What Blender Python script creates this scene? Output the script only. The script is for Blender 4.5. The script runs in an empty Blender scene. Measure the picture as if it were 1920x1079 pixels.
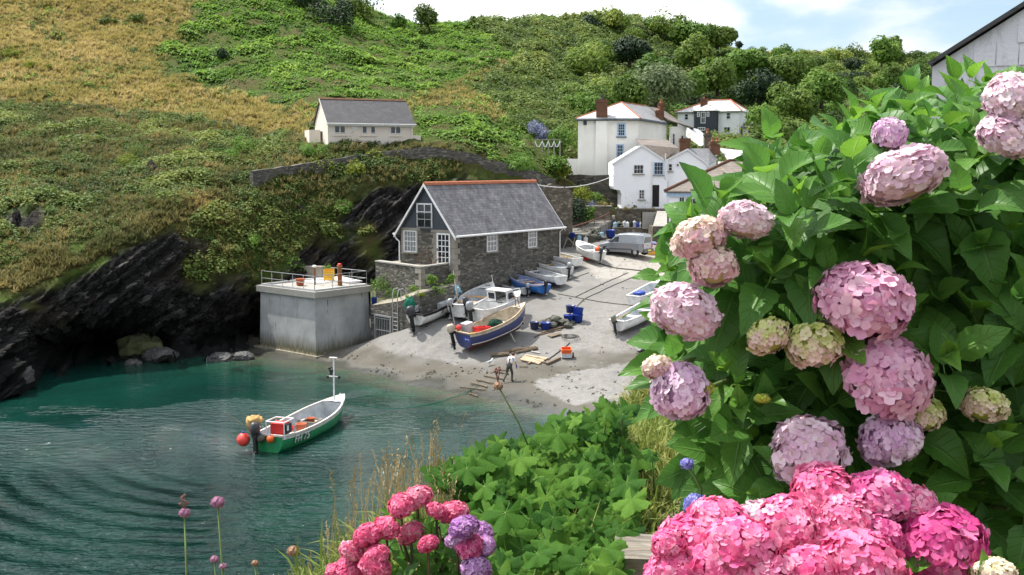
import bpy, bmesh, math, random
import numpy as np
from mathutils import Vector, Matrix, Euler, noise
from mathutils.bvhtree import BVHTree
random.seed(7); rng = np.random.default_rng(7)
R = math.radians
sc = bpy.context.scene
COL = sc.collection
# ---------------------------------------------------------------- camera
FP = 2000.0; CZ = 13.0; PITCH = math.atan(229.5/FP)
CP, SP = math.cos(PITCH), math.sin(PITCH)
cam = bpy.data.objects.new('camera', bpy.data.cameras.new('camera')); COL.objects.link(cam)
cam.location = (0, 0, CZ); cam.rotation_euler = (math.pi/2-PITCH, 0, 0)
cam.data.sensor_width = 36; cam.data.lens = FP/1920*36
cam.data.clip_start = .05; cam.data.clip_end = 3000
sc.camera = cam

def at(px, py, y):
    "world point seen at photo pixel (px, py), y metres ahead of the viewer"
    dx = (px-960)/FP; dy = (539.5-py)/FP
    k = y/(CP+dy*SP)
    return Vector((dx*k, y, CZ+(dy*CP-SP)*k))
def atz(px, py, z):
    dx = (px-960)/FP; dy = (539.5-py)/FP
    k = (z-CZ)/(dy*CP-SP)
    return Vector((dx*k, (CP+dy*SP)*k, z))
def ray(px, py):
    dx = (px-960)/FP; dy = (539.5-py)/FP
    return Vector((dx, CP+dy*SP, dy*CP-SP)).normalized()
def projn(P):
    "photo pixels of world points (n,3)"
    q = P-np.array([0, 0, CZ]); f = q[:, 1]*CP-q[:, 2]*SP; u = q[:, 1]*SP+q[:, 2]*CP
    f = np.maximum(f, .01)
    return 960+FP*q[:, 0]/f, 539.5-FP*u/f
# ---------------------------------------------------------------- objects
def tag(o, label=None, cat=None, group=None, kind=None):
    if label: o['label'] = label
    if cat: o['category'] = cat
    if group: o['group'] = group
    if kind: o['kind'] = kind
    return o
def empty(name, loc=(0, 0, 0), rz=0, label=None, cat=None, group=None, rot=None):
    o = bpy.data.objects.new(name, None); COL.objects.link(o)
    o.location = loc; o.rotation_euler = rot if rot is not None else (0, 0, rz); o.empty_display_size = .2
    return tag(o, label, cat, group)
def copy_tree(o, parent=None):
    c = o.copy(); COL.objects.link(c)
    if parent: c.parent = parent
    for ch in list(o.children): copy_tree(ch, c)
    return c
def mesh_obj(name, V, Fs, mats=None, parent=None, smooth=False, mi=None):
    me = bpy.data.meshes.new(name); me.from_pydata([tuple(v) for v in V], [], Fs)
    if mats is not None:
        for m in (mats if isinstance(mats, (list, tuple)) else [mats]): me.materials.append(m)
    if mi is not None: me.polygons.foreach_set('material_index', mi)
    if smooth: me.polygons.foreach_set('use_smooth', [True]*len(me.polygons))
    me.update()
    o = bpy.data.objects.new(name, me); COL.objects.link(o)
    if parent: o.parent = parent
    return o
class MB:
    "collects shapes and links them as one mesh object"
    def __init__(s): s.v = []; s.f = []; s.m = []; s.k = 0
    def mat(s, k): s.k = k; return s
    def add(s, V, Fs):
        b = len(s.v); s.v += [Vector(v) for v in V]; s.f += [tuple(i+b for i in f) for f in Fs]; s.m += [s.k]*len(Fs); return s
    def box(s, x0, x1, y0, y1, z0, z1, M=None):
        V = [Vector((x, y, z)) for z in (z0, z1) for y in (y0, y1) for x in (x0, x1)]
        if M is not None: V = [M @ v for v in V]
        return s.add(V, [(0, 2, 3, 1), (4, 5, 7, 6), (0, 1, 5, 4), (2, 6, 7, 3), (0, 4, 6, 2), (1, 3, 7, 5)])
    def bar(s, a, b, w, h=None, up=(0, 0, 1)):
        "square bar from a to b"
        a = Vector(a); b = Vector(b); h = h or w; d = (b-a).normalized(); u = Vector(up)
        if abs(d.dot(u)) > .98: u = Vector((1, 0, 0))
        sx = d.cross(u).normalized(); sy = sx.cross(d)
        c = [sx*w/2+sy*h/2, -sx*w/2+sy*h/2, -sx*w/2-sy*h/2, sx*w/2-sy*h/2]
        return s.add([a+q for q in c]+[b+q for q in c], [(3, 2, 1, 0), (4, 5, 6, 7), (0, 1, 5, 4), (1, 2, 6, 5), (2, 3, 7, 6), (3, 0, 4, 7)])
    def tube(s, pts, r, n=6, cap=True):
        pts = [Vector(p) for p in pts]; rs = r if isinstance(r, (list, tuple)) else [r]*len(pts)
        V = []; Fs = []; up = Vector((0, 0, 1))
        for i, p in enumerate(pts):
            d = (pts[min(i+1, len(pts)-1)]-pts[max(i-1, 0)]).normalized()
            u = up if abs(d.dot(up)) < .95 else Vector((1, 0, 0))
            a = d.cross(u).normalized(); b = d.cross(a)
            for j in range(n):
                t = 2*math.pi*j/n; V.append(p+(a*math.cos(t)+b*math.sin(t))*rs[i])
        for i in range(len(pts)-1):
            for j in range(n):
                j2 = (j+1) % n; Fs.append((i*n+j, i*n+j2, (i+1)*n+j2, (i+1)*n+j))
        if cap: Fs += [tuple(range(n))[::-1], tuple((len(pts)-1)*n+j for j in range(n))]
        return s.add(V, Fs)
    def lathe(s, prof, c=(0, 0, 0), n=14, M=None):
        "prof: (r, z) pairs"
        V = []; Fs = []; c = Vector(c)
        for r, z in prof:
            for j in range(n):
                t = 2*math.pi*j/n; v = Vector((r*math.cos(t), r*math.sin(t), z))
                V.append((M @ v if M is not None else v)+c)
        for i in range(len(prof)-1):
            for j in range(n):
                j2 = (j+1) % n; Fs.append((i*n+j, i*n+j2, (i+1)*n+j2, (i+1)*n+j))
        return s.add(V, Fs)
    def ball(s, c, r, n=10, sq=1.0):
        k = max(5, n//2+1)
        return s.lathe([(max(r*math.sin(math.pi*i/k), .001), -r*sq*math.cos(math.pi*i/k)) for i in range(k+1)], c, n)
    def poly(s, pts): return s.add(pts, [tuple(range(len(pts)))])
    def prism(s, pts, off):
        "closed polygon pts swept by the vector off"
        n = len(pts); off = Vector(off); P = [Vector(p) for p in pts]
        return s.add(P+[p+off for p in P], [tuple(range(n))[::-1], tuple(range(n, 2*n))]+[(i, (i+1) % n, n+(i+1) % n, n+i) for i in range(n)])
    def slab(s, quad, t):
        "polygon given thickness t against its normal"
        P = [Vector(p) for p in quad]; nrm = (P[1]-P[0]).cross(P[-1]-P[0]).normalized()
        return s.prism(P, -nrm*t)
    def build(s, name, mats, parent=None, smooth=False):
        return mesh_obj(name, s.v, s.f, mats, parent, smooth, s.m)
def fix_normals(o):
    bm = bmesh.new(); bm.from_mesh(o.data); bmesh.ops.recalc_face_normals(bm, faces=bm.faces); bm.to_mesh(o.data); bm.free(); return o
# ---------------------------------------------------------------- materials
class NT:
    def __init__(s, name, world=False):
        s.m = None if world else bpy.data.materials.new(name)
        if not world: s.m.use_nodes = True; s.t = s.m.node_tree; s.t.nodes.clear()
    def n(s, typ, ins=None, **kw):
        nd = s.t.nodes.new('ShaderNode'+typ)
        for k, v in kw.items(): setattr(nd, k, v)
        for k, v in (ins or {}).items():
            if isinstance(v, tuple) and len(v) == 2 and hasattr(v[0], 'outputs'): s.t.links.new(v[0].outputs[v[1]], nd.inputs[k])
            elif hasattr(v, 'outputs'): s.t.links.new(v.outputs[0], nd.inputs[k])
            else:
                if isinstance(v, tuple) and len(v) == 3 and nd.inputs[k].type == 'RGBA': v = (*v, 1)
                nd.inputs[k].default_value = v
        return nd
    def coord(s, scale=(1, 1, 1), rot=(0, 0, 0), src='Object'):
        c = s.n('TexCoord')
        return s.n('Mapping', {'Vector': (c, src), 'Scale': scale, 'Rotation': rot})
    def noise(s, v, scale=5, detail=4, rough=.6, dist=0):
        return s.n('TexNoise', {'Vector': v, 'Scale': scale, 'Detail': detail, 'Roughness': rough, 'Distortion': dist})
    def ramp(s, fac, a=0.3, b=0.7):
        return s.n('MapRange', {'Value': fac, 'From Min': a, 'From Max': b})
    def mix(s, fac, a, b, typ='MIX'):
        nd = s.t.nodes.new('ShaderNodeMix'); nd.data_type = 'RGBA'; nd.blend_type = typ
        for i, v in ((0, fac), (6, a), (7, b)):
            if isinstance(v, tuple) and hasattr(v[0], 'outputs'): s.t.links.new(v[0].outputs[v[1]], nd.inputs[i])
            elif hasattr(v, 'outputs'):
                out = v.outputs[2] if v.bl_idname == 'ShaderNodeMix' else v.outputs[0]
                s.t.links.new(out, nd.inputs[i])
            else: nd.inputs[i].default_value = (*v, 1) if isinstance(v, tuple) else v
        return (nd, 2)
    def math(s, op, a, b=0.0, c=None):
        d = {0: a, 1: b}
        if c is not None: d[2] = c
        return s.n('Math', d, operation=op)
    def attr(s, name): return s.n('Attribute', attribute_name=name)
    def bump(s, h, strength=.5, dist=.05):
        return s.n('Bump', {'Height': h, 'Strength': strength, 'Distance': dist})
    def out(s, col, rough=.8, bump=None, spec=.3, metal=0, trans=0, coat=0, **kw):
        ins = {'Base Color': col, 'Roughness': rough, 'Specular IOR Level': spec, 'Metallic': metal, 'Coat Weight': coat}
        if bump is not None: ins['Normal'] = bump
        ins.update(kw)
        b = s.n('BsdfPrincipled', ins); sh = b
        if trans:
            tr = s.n('BsdfTranslucent', {'Color': col})
            if bump is not None: s.t.links.new(bump.outputs[0], tr.inputs['Normal'])
            sh = s.n('MixShader', {0: trans, 1: b, 2: tr})
        s.n('OutputMaterial', {'Surface': sh}); return s.m
def flat(name, col, rough=.6, metal=0, spec=.4, var=.12, sc_=6.0, bump=.15, dirt=None, coat=0):
    "a plain colour with a little wear so nothing is uniform"
    t = NT(name); v = t.coord(); a = t.noise(v, sc_, 5); f = t.ramp((a, 0), .3, .7)
    c2 = dirt or tuple(x*(1-var*2) for x in col); c = t.mix((f, 0), c2, tuple(min(1, x*(1+var*.4)) for x in col))
    r = t.n('MapRange', {'Value': (a, 0), 'From Min': .3, 'From Max': .7, 'To Min': min(1, rough*1.25), 'To Max': rough*.85})
    return t.out(c, (r, 0), t.bump((a, 0), bump, .01), spec, metal, coat=coat)
def mottled(name, cols, scales=(1.5, 9), rough=.9, bump=.4, bdist=.05, spec=.2, vs=(1, 1, 1), th=(.35, .65)):
    t = NT(name); v = t.coord(vs); a = t.noise(v, scales[0], 5); b = t.noise(v, scales[1], 6, .65)
    c = t.mix((t.ramp((a, 0), *th), 0), cols[0], cols[1])
    if len(cols) > 2: c = t.mix((t.ramp((b, 0), .45, .7), 0), c, cols[2])
    c = t.mix((t.ramp((b, 0), .2, .8), 0), t.mix(.5, c, (0, 0, 0), 'MIX'), c)
    return t.out(c, rough, t.bump((b, 0), bump, bdist), spec)
M = {}
# ---------------------------------------------------------------- world and sun
SUN_EL, SUN_AZ = R(62), R(-60)     # azimuth from +Y towards +X
w = bpy.data.worlds.new('World'); sc.world = w; w.use_nodes = True
T = NT('', True); T.t = w.node_tree; T.t.nodes.clear()
sky = T.n('TexSky', sky_type='NISHITA', sun_disc=False, sun_elevation=SUN_EL, sun_rotation=SUN_AZ, air_density=1.0, dust_density=1.2, ozone_density=1.2)
tc = T.n('TexCoord')
mp = T.n('Mapping', {'Vector': (tc, 'Generated'), 'Scale': (1.5, 1.5, 4.2), 'Location': (.55, .3, .42)})
cl = T.n('TexNoise', {'Vector': mp, 'Scale': 2.1, 'Detail': 9, 'Roughness': .52, 'Distortion': .25})
cm = T.n('MapRange', {'Value': (cl, 0), 'From Min': .42, 'From Max': .56}, interpolation_type='SMOOTHSTEP')
cl2 = T.n('TexNoise', {'Vector': mp, 'Scale': 5.0, 'Detail': 8, 'Roughness': .6})
cs = T.mix((T.n('MapRange', {'Value': (cl2, 0), 'From Min': .3, 'From Max': .65}), 0), (6.0, 6.15, 6.4), (7.6, 7.6, 7.6))
sdv = (math.sin(SUN_AZ)*math.cos(SUN_EL), math.cos(SUN_AZ)*math.cos(SUN_EL), math.sin(SUN_EL))
dt = T.n('VectorMath', {0: (tc, 'Generated'), 1: sdv}, operation='DOT_PRODUCT'); gl = T.n('MapRange', {'Value': (dt, 'Value'), 'From Min': .15, 'From Max': .95, 'To Min': .88, 'To Max': 2.6})
csv = T.n('VectorMath', {0: cs, 'Scale': (gl, 0)}, operation='SCALE'); mx = T.mix((cm, 0), (sky, 0), csv)
bg = T.n('Background', {'Color': mx, 'Strength': .115}); T.n('OutputWorld', {'Surface': bg})
sl = bpy.data.lights.new('sun', 'SUN'); sl.energy = 4.4; sl.angle = R(.55); sl.color = (1, .955, .88)
so = bpy.data.objects.new('sun', sl); COL.objects.link(so)
sd = Vector((math.sin(SUN_AZ)*math.cos(SUN_EL), math.cos(SUN_AZ)*math.cos(SUN_EL), math.sin(SUN_EL)))
so.rotation_euler = sd.to_track_quat('Z', 'Y').to_euler(); so.location = (0, 0, 60)
vs = sc.view_settings; vs.view_transform = 'Standard'; vs.look = 'None'; vs.gamma = 1; vs.exposure = .68
sc.cycles.use_denoising = True; sc.cycles.max_bounces = 6; sc.cycles.diffuse_bounces = 3; sc.cycles.transparent_max_bounces = 8
sc.cycles.caustics_reflective = False; sc.cycles.caustics_refractive = False
# ---------------------------------------------------------------- terrain
def inpoly(px, py, poly):
    x = np.asarray(px); y = np.asarray(py); r = np.zeros(x.shape, bool); n = len(poly)
    for i in range(n):
        x0, y0 = poly[i]; x1, y1 = poly[(i+1) % n]
        c = ((y0 > y) != (y1 > y)); xi = (x1-x0)*(y-y0)/((y1-y0) or 1e-9)+x0
        r ^= c & (x < xi)
    return r
def catmull(P, n):
    "P (k,d) control rows -> n samples, uniform Catmull-Rom softened towards linear"
    k = len(P); t = np.linspace(0, k-1, n); i = np.minimum(t.astype(int), k-2); f = (t-i)[:, None]
    p0 = P[np.maximum(i-1, 0)]; p1 = P[i]; p2 = P[i+1]; p3 = P[np.minimum(i+2, k-1)]
    m1 = (p2-p0)*.36; m2 = (p3-p1)*.36
    return (2*f**3-3*f**2+1)*p1+(f**3-2*f**2+f)*m1+(-2*f**3+3*f**2)*p2+(f**3-f**2)*m2
def fbm(P, scale, octs=4, seed=0):
    out = np.empty(len(P))
    for i, p in enumerate(P):
        out[i] = noise.fractal(Vector((p[0]/scale+seed, p[1]/scale, p[2]/scale)), .9, 2.1, octs)
    return out
HILL = [  # px, then (py, distance) from the foot of the slope to the skyline and over it
 (-420, (800, 55), (720, 56), (650, 57), (600, 59), (480, 68), (350, 84), (200, 110), (60, 140), (-110, 172), (-170, 215)),
 (-60, (770, 57.5), (680, 58), (610, 60), (560, 62), (450, 70), (325, 84), (190, 112), (60, 142), (-90, 175), (-150, 215)),
 (20, (752, 58.8), (670, 60), (605, 62), (545, 64), (440, 71), (320, 85), (190, 112), (60, 142), (-85, 175), (-150, 215)),
 (62, (730, 61), (655, 66), (606, 64), (530, 65.5), (435, 72), (320, 85), (192, 112), (60, 142), (-80, 176), (-150, 215)),
 (150, (695, 69), (640, 74), (585, 67.5), (500, 68), (430, 73), (320, 86), (200, 112), (60, 145), (-75, 178), (-150, 215)),
 (240, (690, 69), (640, 74), (570, 68.5), (455, 70), (395, 75), (305, 87), (203, 112), (65, 144), (-65, 178), (-140, 215)),
 (330, (684, 69.5), (642, 72), (545, 71), (425, 73.5), (365, 78), (300, 88), (205, 112), (75, 144), (-55, 178), (-130, 215)),
 (400, (678, 70.5), (640, 75), (555, 72.5), (440, 76), (370, 80), (300, 89), (203, 113), (80, 145), (-48, 180), (-110, 218)),
 (480, (668, 73), (620, 79), (530, 75.5), (450, 78.5), (370, 82), (300, 90), (210, 112), (90, 143), (-32, 180), (-90, 220)),
 (600, (640, 80), (560, 81), (480, 82.5), (400, 84), (330, 87), (275, 91), (203, 109), (112, 140), (5, 180), (-50, 220)),
 (700, (600, 81), (540, 82), (460, 83), (380, 85), (320, 87), (277, 91.5), (206, 110), (135, 138), (44, 182), (25, 215)),
 (790, (560, 84.5), (500, 85.5), (420, 86.5), (350, 88), (306, 90), (268, 93.5), (208, 112), (140, 140), (62, 190), (52, 215)),
 (880, (520, 86.5), (450, 87.5), (395, 88.4), (348, 89.8), (284, 92.6), (252, 97), (200, 116), (135, 147), (50, 202), (45, 235)),
 (980, (470, 90.5), (430, 91.3), (395, 92), (362, 92.8), (314, 95), (272, 102), (210, 122), (135, 158), (45, 212), (42, 245)),
 (1060, (455, 96.2), (415, 97.2), (385, 98.2), (337, 101), (316, 103.5), (272, 110), (218, 128), (145, 165), (48, 222), (45, 255)),
 (1180, (450, 97), (412, 98), (380, 99), (336, 102.5), (312, 108), (275, 122), (222, 150), (155, 185), (48, 236), (45, 270)),
 (1280, (445, 97.5), (410, 98.5), (375, 100), (338, 105), (305, 114), (270, 142), (250, 178), (160, 208), (75, 250), (70, 285)),
 (1400, (430, 93), (400, 97), (370, 101), (338, 109), (300, 122), (268, 152), (252, 184), (172, 222), (102, 285), (98, 340)),
 (1550, (430, 93), (400, 97), (370, 101), (338, 110), (302, 124), (270, 158), (238, 186), (178, 224), (104, 300), (99, 390)),
 (1720, (430, 93), (400, 97), (370, 101), (338, 110), (302, 124), (270, 158), (240, 186), (180, 228), (110, 320), (104, 410)),
 (1950, (430, 93), (400, 97), (370, 101), (338, 110), (302, 124), (270, 158), (240, 186), (180, 228), (112, 330), (106, 420)),
 (2400, (430, 93), (400, 97), (370, 101), (338, 110), (302, 124), (270, 158), (235, 186), (170, 228), (95, 330), (90, 420)),
]
NU, NV = 560, 260
ctl = np.array([[list(at(c[0], py, d)) for py, d in c[1:]] for c in HILL])      # cols, rows, 3
uu = np.array([c[0] for c in HILL], float)
cu = np.linspace(uu[0], uu[-1], 64)
# resample columns evenly in px, then smooth curves both ways
rows = []
for r in range(ctl.shape[1]):
    rows.append(np.stack([np.interp(np.linspace(uu[0], uu[-1], 57), uu, ctl[:, r, k]) for k in range(3)], 1))
rows = np.array(rows)                                         # rows, 57, 3
rows = np.array([catmull(r_, NU) for r_ in rows])             # rows, NU, 3
G = np.array([catmull(rows[:, j], NV) for j in range(NU)])    # NU, NV, 3
P = G.reshape(-1, 3)
tv = np.tile(np.linspace(0, 9, NV), NU)                       # row parameter per vertex
tu = np.repeat(np.linspace(uu[0], uu[-1], NU), NV)
gu = np.gradient(G, axis=0); gv = np.gradient(G, axis=1); nr = np.cross(gu, gv).reshape(-1, 3)
nr /= np.linalg.norm(nr, axis=1)[:, None]+1e-9
px, py = projn(P)
n1 = fbm(P, 7.0, 4); n2 = fbm(P, 1.6, 4, 9.1)
# rock: the sea cliff and the quarried face behind the boathouse
lip = np.interp(tu, [-420, 0, 60, 130, 200, 270, 330, 370, 420, 470, 520, 560, 600, 660, 720, 780, 860, 960, 1060],
                [610, 560, 545, 520, 480, 445, 425, 500, 520, 545, 520, 465, 425, 385, 342, 335, 325, 340, 355])
rock = np.clip((py-lip-10*n1-16*n2)/16, 0, 1)*np.clip((1100-tu)/40, 0, 1)
for (x, y, a, b) in ((40, 420, 50, 26), (680, 400, 40, 22), (330, 470, 90, 22), (700, 370, 40, 16), (95, 355, 14, 9), (285, 325, 22, 7), (560, 395, 16, 9), (430, 520, 90, 22)):
    rock = np.maximum(rock, np.clip(1.35-np.hypot((px-x)/a, (py-y)/b)+n2*.5, 0, 1))
for (x, y, a, b) in ((420, 470, 45, 40), (380, 510, 28, 30), (470, 440, 60, 50), (500, 500, 30, 35), (620, 440, 30, 20), (690, 460, 25, 30), (60, 575, 18, 7)):
    rock = np.minimum(rock, np.clip(np.hypot((px-x)/a, (py-y)/b)-.5+n2*.6, 0, 1))
strat = P[:, 0]*.62-P[:, 2]*.9+P[:, 1]*.25          # beds dip to the left
lay = np.array([noise.noise(Vector((s*1.5, 3.1, q*.12))) for s, q in zip(strat, P[:, 0]+P[:, 2])])
lay2 = np.array([noise.noise(Vector((s*4.5, 7.7, q*.3))) for s, q in zip(strat, P[:, 0]+P[:, 2])])
far = np.clip((P[:, 1]-60)/120, 0, 1)
disp = (1-rock)*(n1*.35+n2*.22)*(1+far*1.2)+rock*(lay*.55+lay2*.40+n2*.55+n1*.3+.55*((strat*.85+n1*.5) % 1.0)+.28*((strat*2.3+n2*.6) % 1.0)-.4)
P = P+nr*disp[:, None]*np.where(nr[:, 1:2] > 0, -1, 1)
# ground cover masks
def soft(poly, w=14):
    "soft membership of a photo-pixel polygon, ragged by noise"
    q = np.zeros(len(px)); 
    for s in (-.9, -.3, .3, .9): q += inpoly(px+n1*w*(s+1.2)*2.6+n2*w*1.2, py+n2*w*1.1+n1*w*(s+.8)*1.2, poly)
    return q/4
DRY = [(-500, -200), (380, -200), (350, 10), (330, 60), (285, 110), (300, 150), (430, 175), (520, 205), (560, 255), (420, 240), (300, 215), (180, 205), (0, 190), (-500, 200)]
PATH = [(560, 200), (610, 215), (590, 265), (500, 245), (440, 205), (500, 215)]
PATH2 = [(745, 190), (800, 170), (860, 150), (905, 140), (960, 122), (930, 145), (870, 165), (930, 200), (960, 235), (900, 225), (850, 195), (770, 205)]
dry = np.clip(np.maximum(np.maximum(soft(DRY, 18)*(.80+.35*n1), soft(PATH)*.7), soft(PATH2, 7)*.55), 0, 1)
RIM = [(-500, 560), (0, 500), (120, 470), (200, 440), (280, 400), (360, 375), (440, 350), (450, 385), (330, 425), (230, 465), (120, 520), (0, 560), (-500, 620)]
rim = soft(RIM)
wood = np.clip((tu-1080)/160+n1*.4, 0, 1)*np.clip((tv-4.6)/.6, 0, 1)
field = np.clip((tv-7.9)/.12, 0, 1)*np.clip((tu-1310)/30, 0, 1)
Fq = [(i*NV+j, (i+1)*NV+j, (i+1)*NV+j+1, i*NV+j+1) for i in range(NU-1) for j in range(NV-1)]
def set_attr(me, name, vals):
    a = me.attributes.new(name, 'FLOAT', 'POINT'); a.data.foreach_set('value', np.asarray(vals, np.float32))
t = NT('hill_ground'); v = t.coord()
na = t.noise(v, .25, 6); nb = t.noise(v, 1.6, 8, .7); nc = t.noise(v, 9, 6, .7)
g = t.mix((t.ramp((nb, 0), .35, .65), 0), (.05, .10, .018), (.13, .19, .035))
g = t.mix((t.ramp((na, 0), .4, .65), 0), g, (.12, .10, .04))
dr = t.mix((t.ramp((nb, 0), .3, .7), 0), (.33, .265, .095), (.22, .22, .06))
dr = t.mix((t.ramp((na, 0), .42, .62), 0), dr, (.37, .26, .12))
rm = t.mix((t.ramp((nb, 0), .35, .65), 0), (.20, .155, .055), (.09, .11, .03))
wd = t.mix((t.ramp((nb, 0), .35, .65), 0), (.03, .05, .012), (.07, .11, .022))
fl = t.mix((t.ramp((na, 0), .3, .7), 0), (.36, .27, .12), (.28, .24, .10))
c = t.mix((t.attr('dry'), 2), g, dr); c = t.mix((t.attr('rim'), 2), c, rm); c = t.mix((t.attr('wood'), 2), c, wd); c = t.mix((t.attr('field'), 2), c, fl)
vr = t.coord((1, 1, 1), (0, R(35), R(10))); vst = t.n('Mapping', {'Vector': vr, 'Scale': (1.15, 1.5, 3.4)})
ns = t.noise(vst, 2.6, 13, .78, .6); nq = t.n('TexVoronoi', {'Vector': vst, 'Scale': 2.2}, feature='DISTANCE_TO_EDGE')
rk = t.mix((t.ramp((ns, 0), .35, .68), 0), (.020, .019, .019), (.105, .098, .090))
rk = t.mix((t.ramp((ns, 0), .64, .72), 0), rk, (.27, .255, .24)); vf = t.n('Mapping', {'Vector': vr, 'Scale': (1.5, 1.9, 5.2)}); vf2 = t.n('VectorMath', {0: vf, 1: t.n('VectorMath', {0: (t.noise(vr, 1.2, 4), 'Color'), 'Scale': 1.6}, operation='SCALE')}, operation='ADD'); vc = t.n('TexVoronoi', {'Vector': vf2, 'Scale': .8}); ve_ = t.n('TexVoronoi', {'Vector': vf2, 'Scale': .8}, feature='DISTANCE_TO_EDGE'); fs = t.n('SeparateColor', {'Color': (vc, 'Color')}); rk = t.mix(t.math('MULTIPLY', (fs, 0), .75), rk, t.mix(.7, rk, (.012, .011, .011))); rk = t.mix((t.ramp((fs, 1), .78, .95), 0), rk, (.16, .15, .135)); rk = t.mix((t.ramp((ve_, 'Distance'), .10, .0), 0), rk, (.006, .006, .006)); rk = t.mix((t.ramp((nq, 'Distance'), .06, .0), 0), rk, (.004, .004, .004))
rk = t.mix((t.ramp((na, 0), .55, .75), 0), rk, (.05, .038, .022))
wet = t.mix((t.attr('wet'), 2), rk, t.mix((t.ramp((ns, 0), .4, .7), 0), (.009, .009, .009), (.035, .036, .032)))
c = t.mix((t.attr('rock'), 2), c, wet)
hb = t.mix((t.attr('rock'), 2), (nc, 0), t.math('ADD', t.math('MULTIPLY', (ns, 0), .6), t.math('MULTIPLY', (fs, 0), .55)))
M['hill'] = t.out(c, .95, t.bump(hb, 1.0, .45), .12)
ob = mesh_obj('hillside', P, Fq, M['hill'], smooth=True); tag(ob, kind='structure', label='steep coastal hillside of dry grass, bracken and dark slate cliff above the cove')
me = ob.data
# algae-dark rock only in the splash zone
wetm = np.clip((2.6-P[:, 2]+n1*1.2)/1.6, 0, 1)
for nm, a in (('rock', rock), ('dry', dry), ('rim', rim), ('wood', wood), ('field', field), ('wet', wetm)): set_attr(me, nm, a)
hill_v = P; hill_bvh = BVHTree.FromPolygons([Vector(p) for p in P], Fq)
hill_px, hill_py = projn(P)
# the land beyond the frame, so the horizon is closed from other positions too
bk = MB(); bk.add([(-900, 430, 10), (-900, 900, 60), (900, 900, 40), (900, 400, 25), (200, 400, 36), (-250, 230, 40)], [(0, 5, 4, 3, 2, 1)])

# ---------------------------------------------------------------- beach and slipway (one height field)
SL = []
for q in ((640, 692, 0), (700, 702, 0), (760, 722, 0), (880, 743, 0), (960, 757, 0), (1010, 772, 0), (1050, 782, 0), (1150, 800, 0), (1300, 810, 0)): SL.append(tuple(atz(*q)))
for q in ((500, 720, -.8), (600, 730, -.7), (700, 780, -1.1), (900, 830, -1.2), (1050, 880, -1.3), (1300, 880, -1.3), (450, 690, -.4), (530, 668, .15), (560, 690, -.25), (300, 800, -1.6), (800, 950, -1.6), (1200, 1000, -1.6)): SL.append(tuple(atz(*q)))
for q in ((692, 640, 74.8), (705, 634, 73), (750, 622, 71), (760, 645, 68.5), (800, 606, 70), (840, 590, 71.6), (870, 578, 74), (960, 716, 61.6), (1060, 505, 82.5), (1190, 478, 86), (1250, 480, 86.4), (1080, 470, 88), (1150, 458, 89.5), (1200, 600, 71), (1200, 720, 61.5), (1300, 700, 62.5), (1350, 560, 74), (1350, 480, 86.5), (1050, 600, 71.5), (960, 560, 76), (850, 660, 67), (1100, 700, 62.6), (1000, 480, 87), (1250, 430, 95), (1350, 430, 95), (1050, 440, 94)): SL.append(tuple(at(*q)))
SL = np.array(SL)
def tps_fit(S):
    n = len(S); d = np.hypot(S[:, None, 0]-S[None, :, 0], S[:, None, 1]-S[None, :, 1]); K = np.where(d > 0, d*d*np.log(d+1e-9), 0)+np.eye(n)*.6
    A = np.zeros((n+3, n+3)); A[:n, :n] = K; A[:n, n] = 1; A[:n, n+1:] = S[:, :2]; A[n, :n] = 1; A[n+1:, :n] = S[:, :2].T
    return np.linalg.solve(A, np.r_[S[:, 2], 0, 0, 0])
WT = tps_fit(SL)
def slip_z(x, y):
    x = np.asarray(x, float); y = np.asarray(y, float)
    d = np.hypot(x[..., None]-SL[:, 0], y[..., None]-SL[:, 1]); K = np.where(d > 0, d*d*np.log(d+1e-9), 0)
    return K @ WT[:-3]+WT[-3]+WT[-2]*x+WT[-1]*y
gx = np.linspace(-24, 44, 460); gy = np.linspace(36, 97, 430)
XX, YY = np.meshgrid(gx, gy, indexing='ij'); ZZ = slip_z(XX, YY)
S = np.stack([XX.ravel(), YY.ravel(), ZZ.ravel()], 1)
px, py = projn(S); n1 = fbm(S, 3.0, 4); n2 = fbm(S, .6, 4, 5)
def soft2(poly, w=10):
    q = np.zeros(len(px))
    for s in (-.9, -.3, .3, .9): q += inpoly(px+n1*w*s*2+n2*w, py+n2*w*.5+n1*w*s, poly)
    return q/4
WHITE1 = [(708, 652), (735, 636), (800, 626), (860, 640), (895, 670), (850, 684), (800, 670), (740, 664)]
WHITE2 = [(1000, 722), (1060, 702), (1130, 685), (1190, 680), (1260, 690), (1260, 750), (1150, 748), (1080, 760), (1040, 745)]
COB = [(1040, 620), (1130, 570), (1260, 560), (1260, 640), (1100, 690), (1060, 660)]
PALE = [(1090, 480), (1180, 470), (1260, 480), (1260, 520), (1120, 525)]
white = np.maximum(soft2(WHITE1), soft2(WHITE2)); cob = soft2(COB); pale = soft2(PALE)*.7
sand = np.clip((1.15-S[:, 2]+n1*.35+np.clip((px-900)/700, 0, .4))/.5, 0, 1)*(1-white)
S[:, 2] += n2*.02*sand+(white*(n2*.09+.02))+cob*n2*.03+n1*.03*(S[:, 2] > .1)
Fs = [(i*430+j, (i+1)*430+j, (i+1)*430+j+1, i*430+j+1) for i in range(459) for j in range(429)]
t = NT('slip_ground'); v = t.coord(); na = t.noise(v, .5, 6); nb = t.noise(v, 3.5, 8, .7); nc = t.noise(v, 18, 6, .7)
con = t.mix((t.ramp((na, 0), .3, .7), 0), (.150, .147, .139), (.215, .209, .198)); con = t.mix((t.ramp((nb, 0), .5, .75), 0), con, (.135, .129, .118))
con = t.mix((t.attr('pale'), 2), con, (.34, .318, .283))
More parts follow.
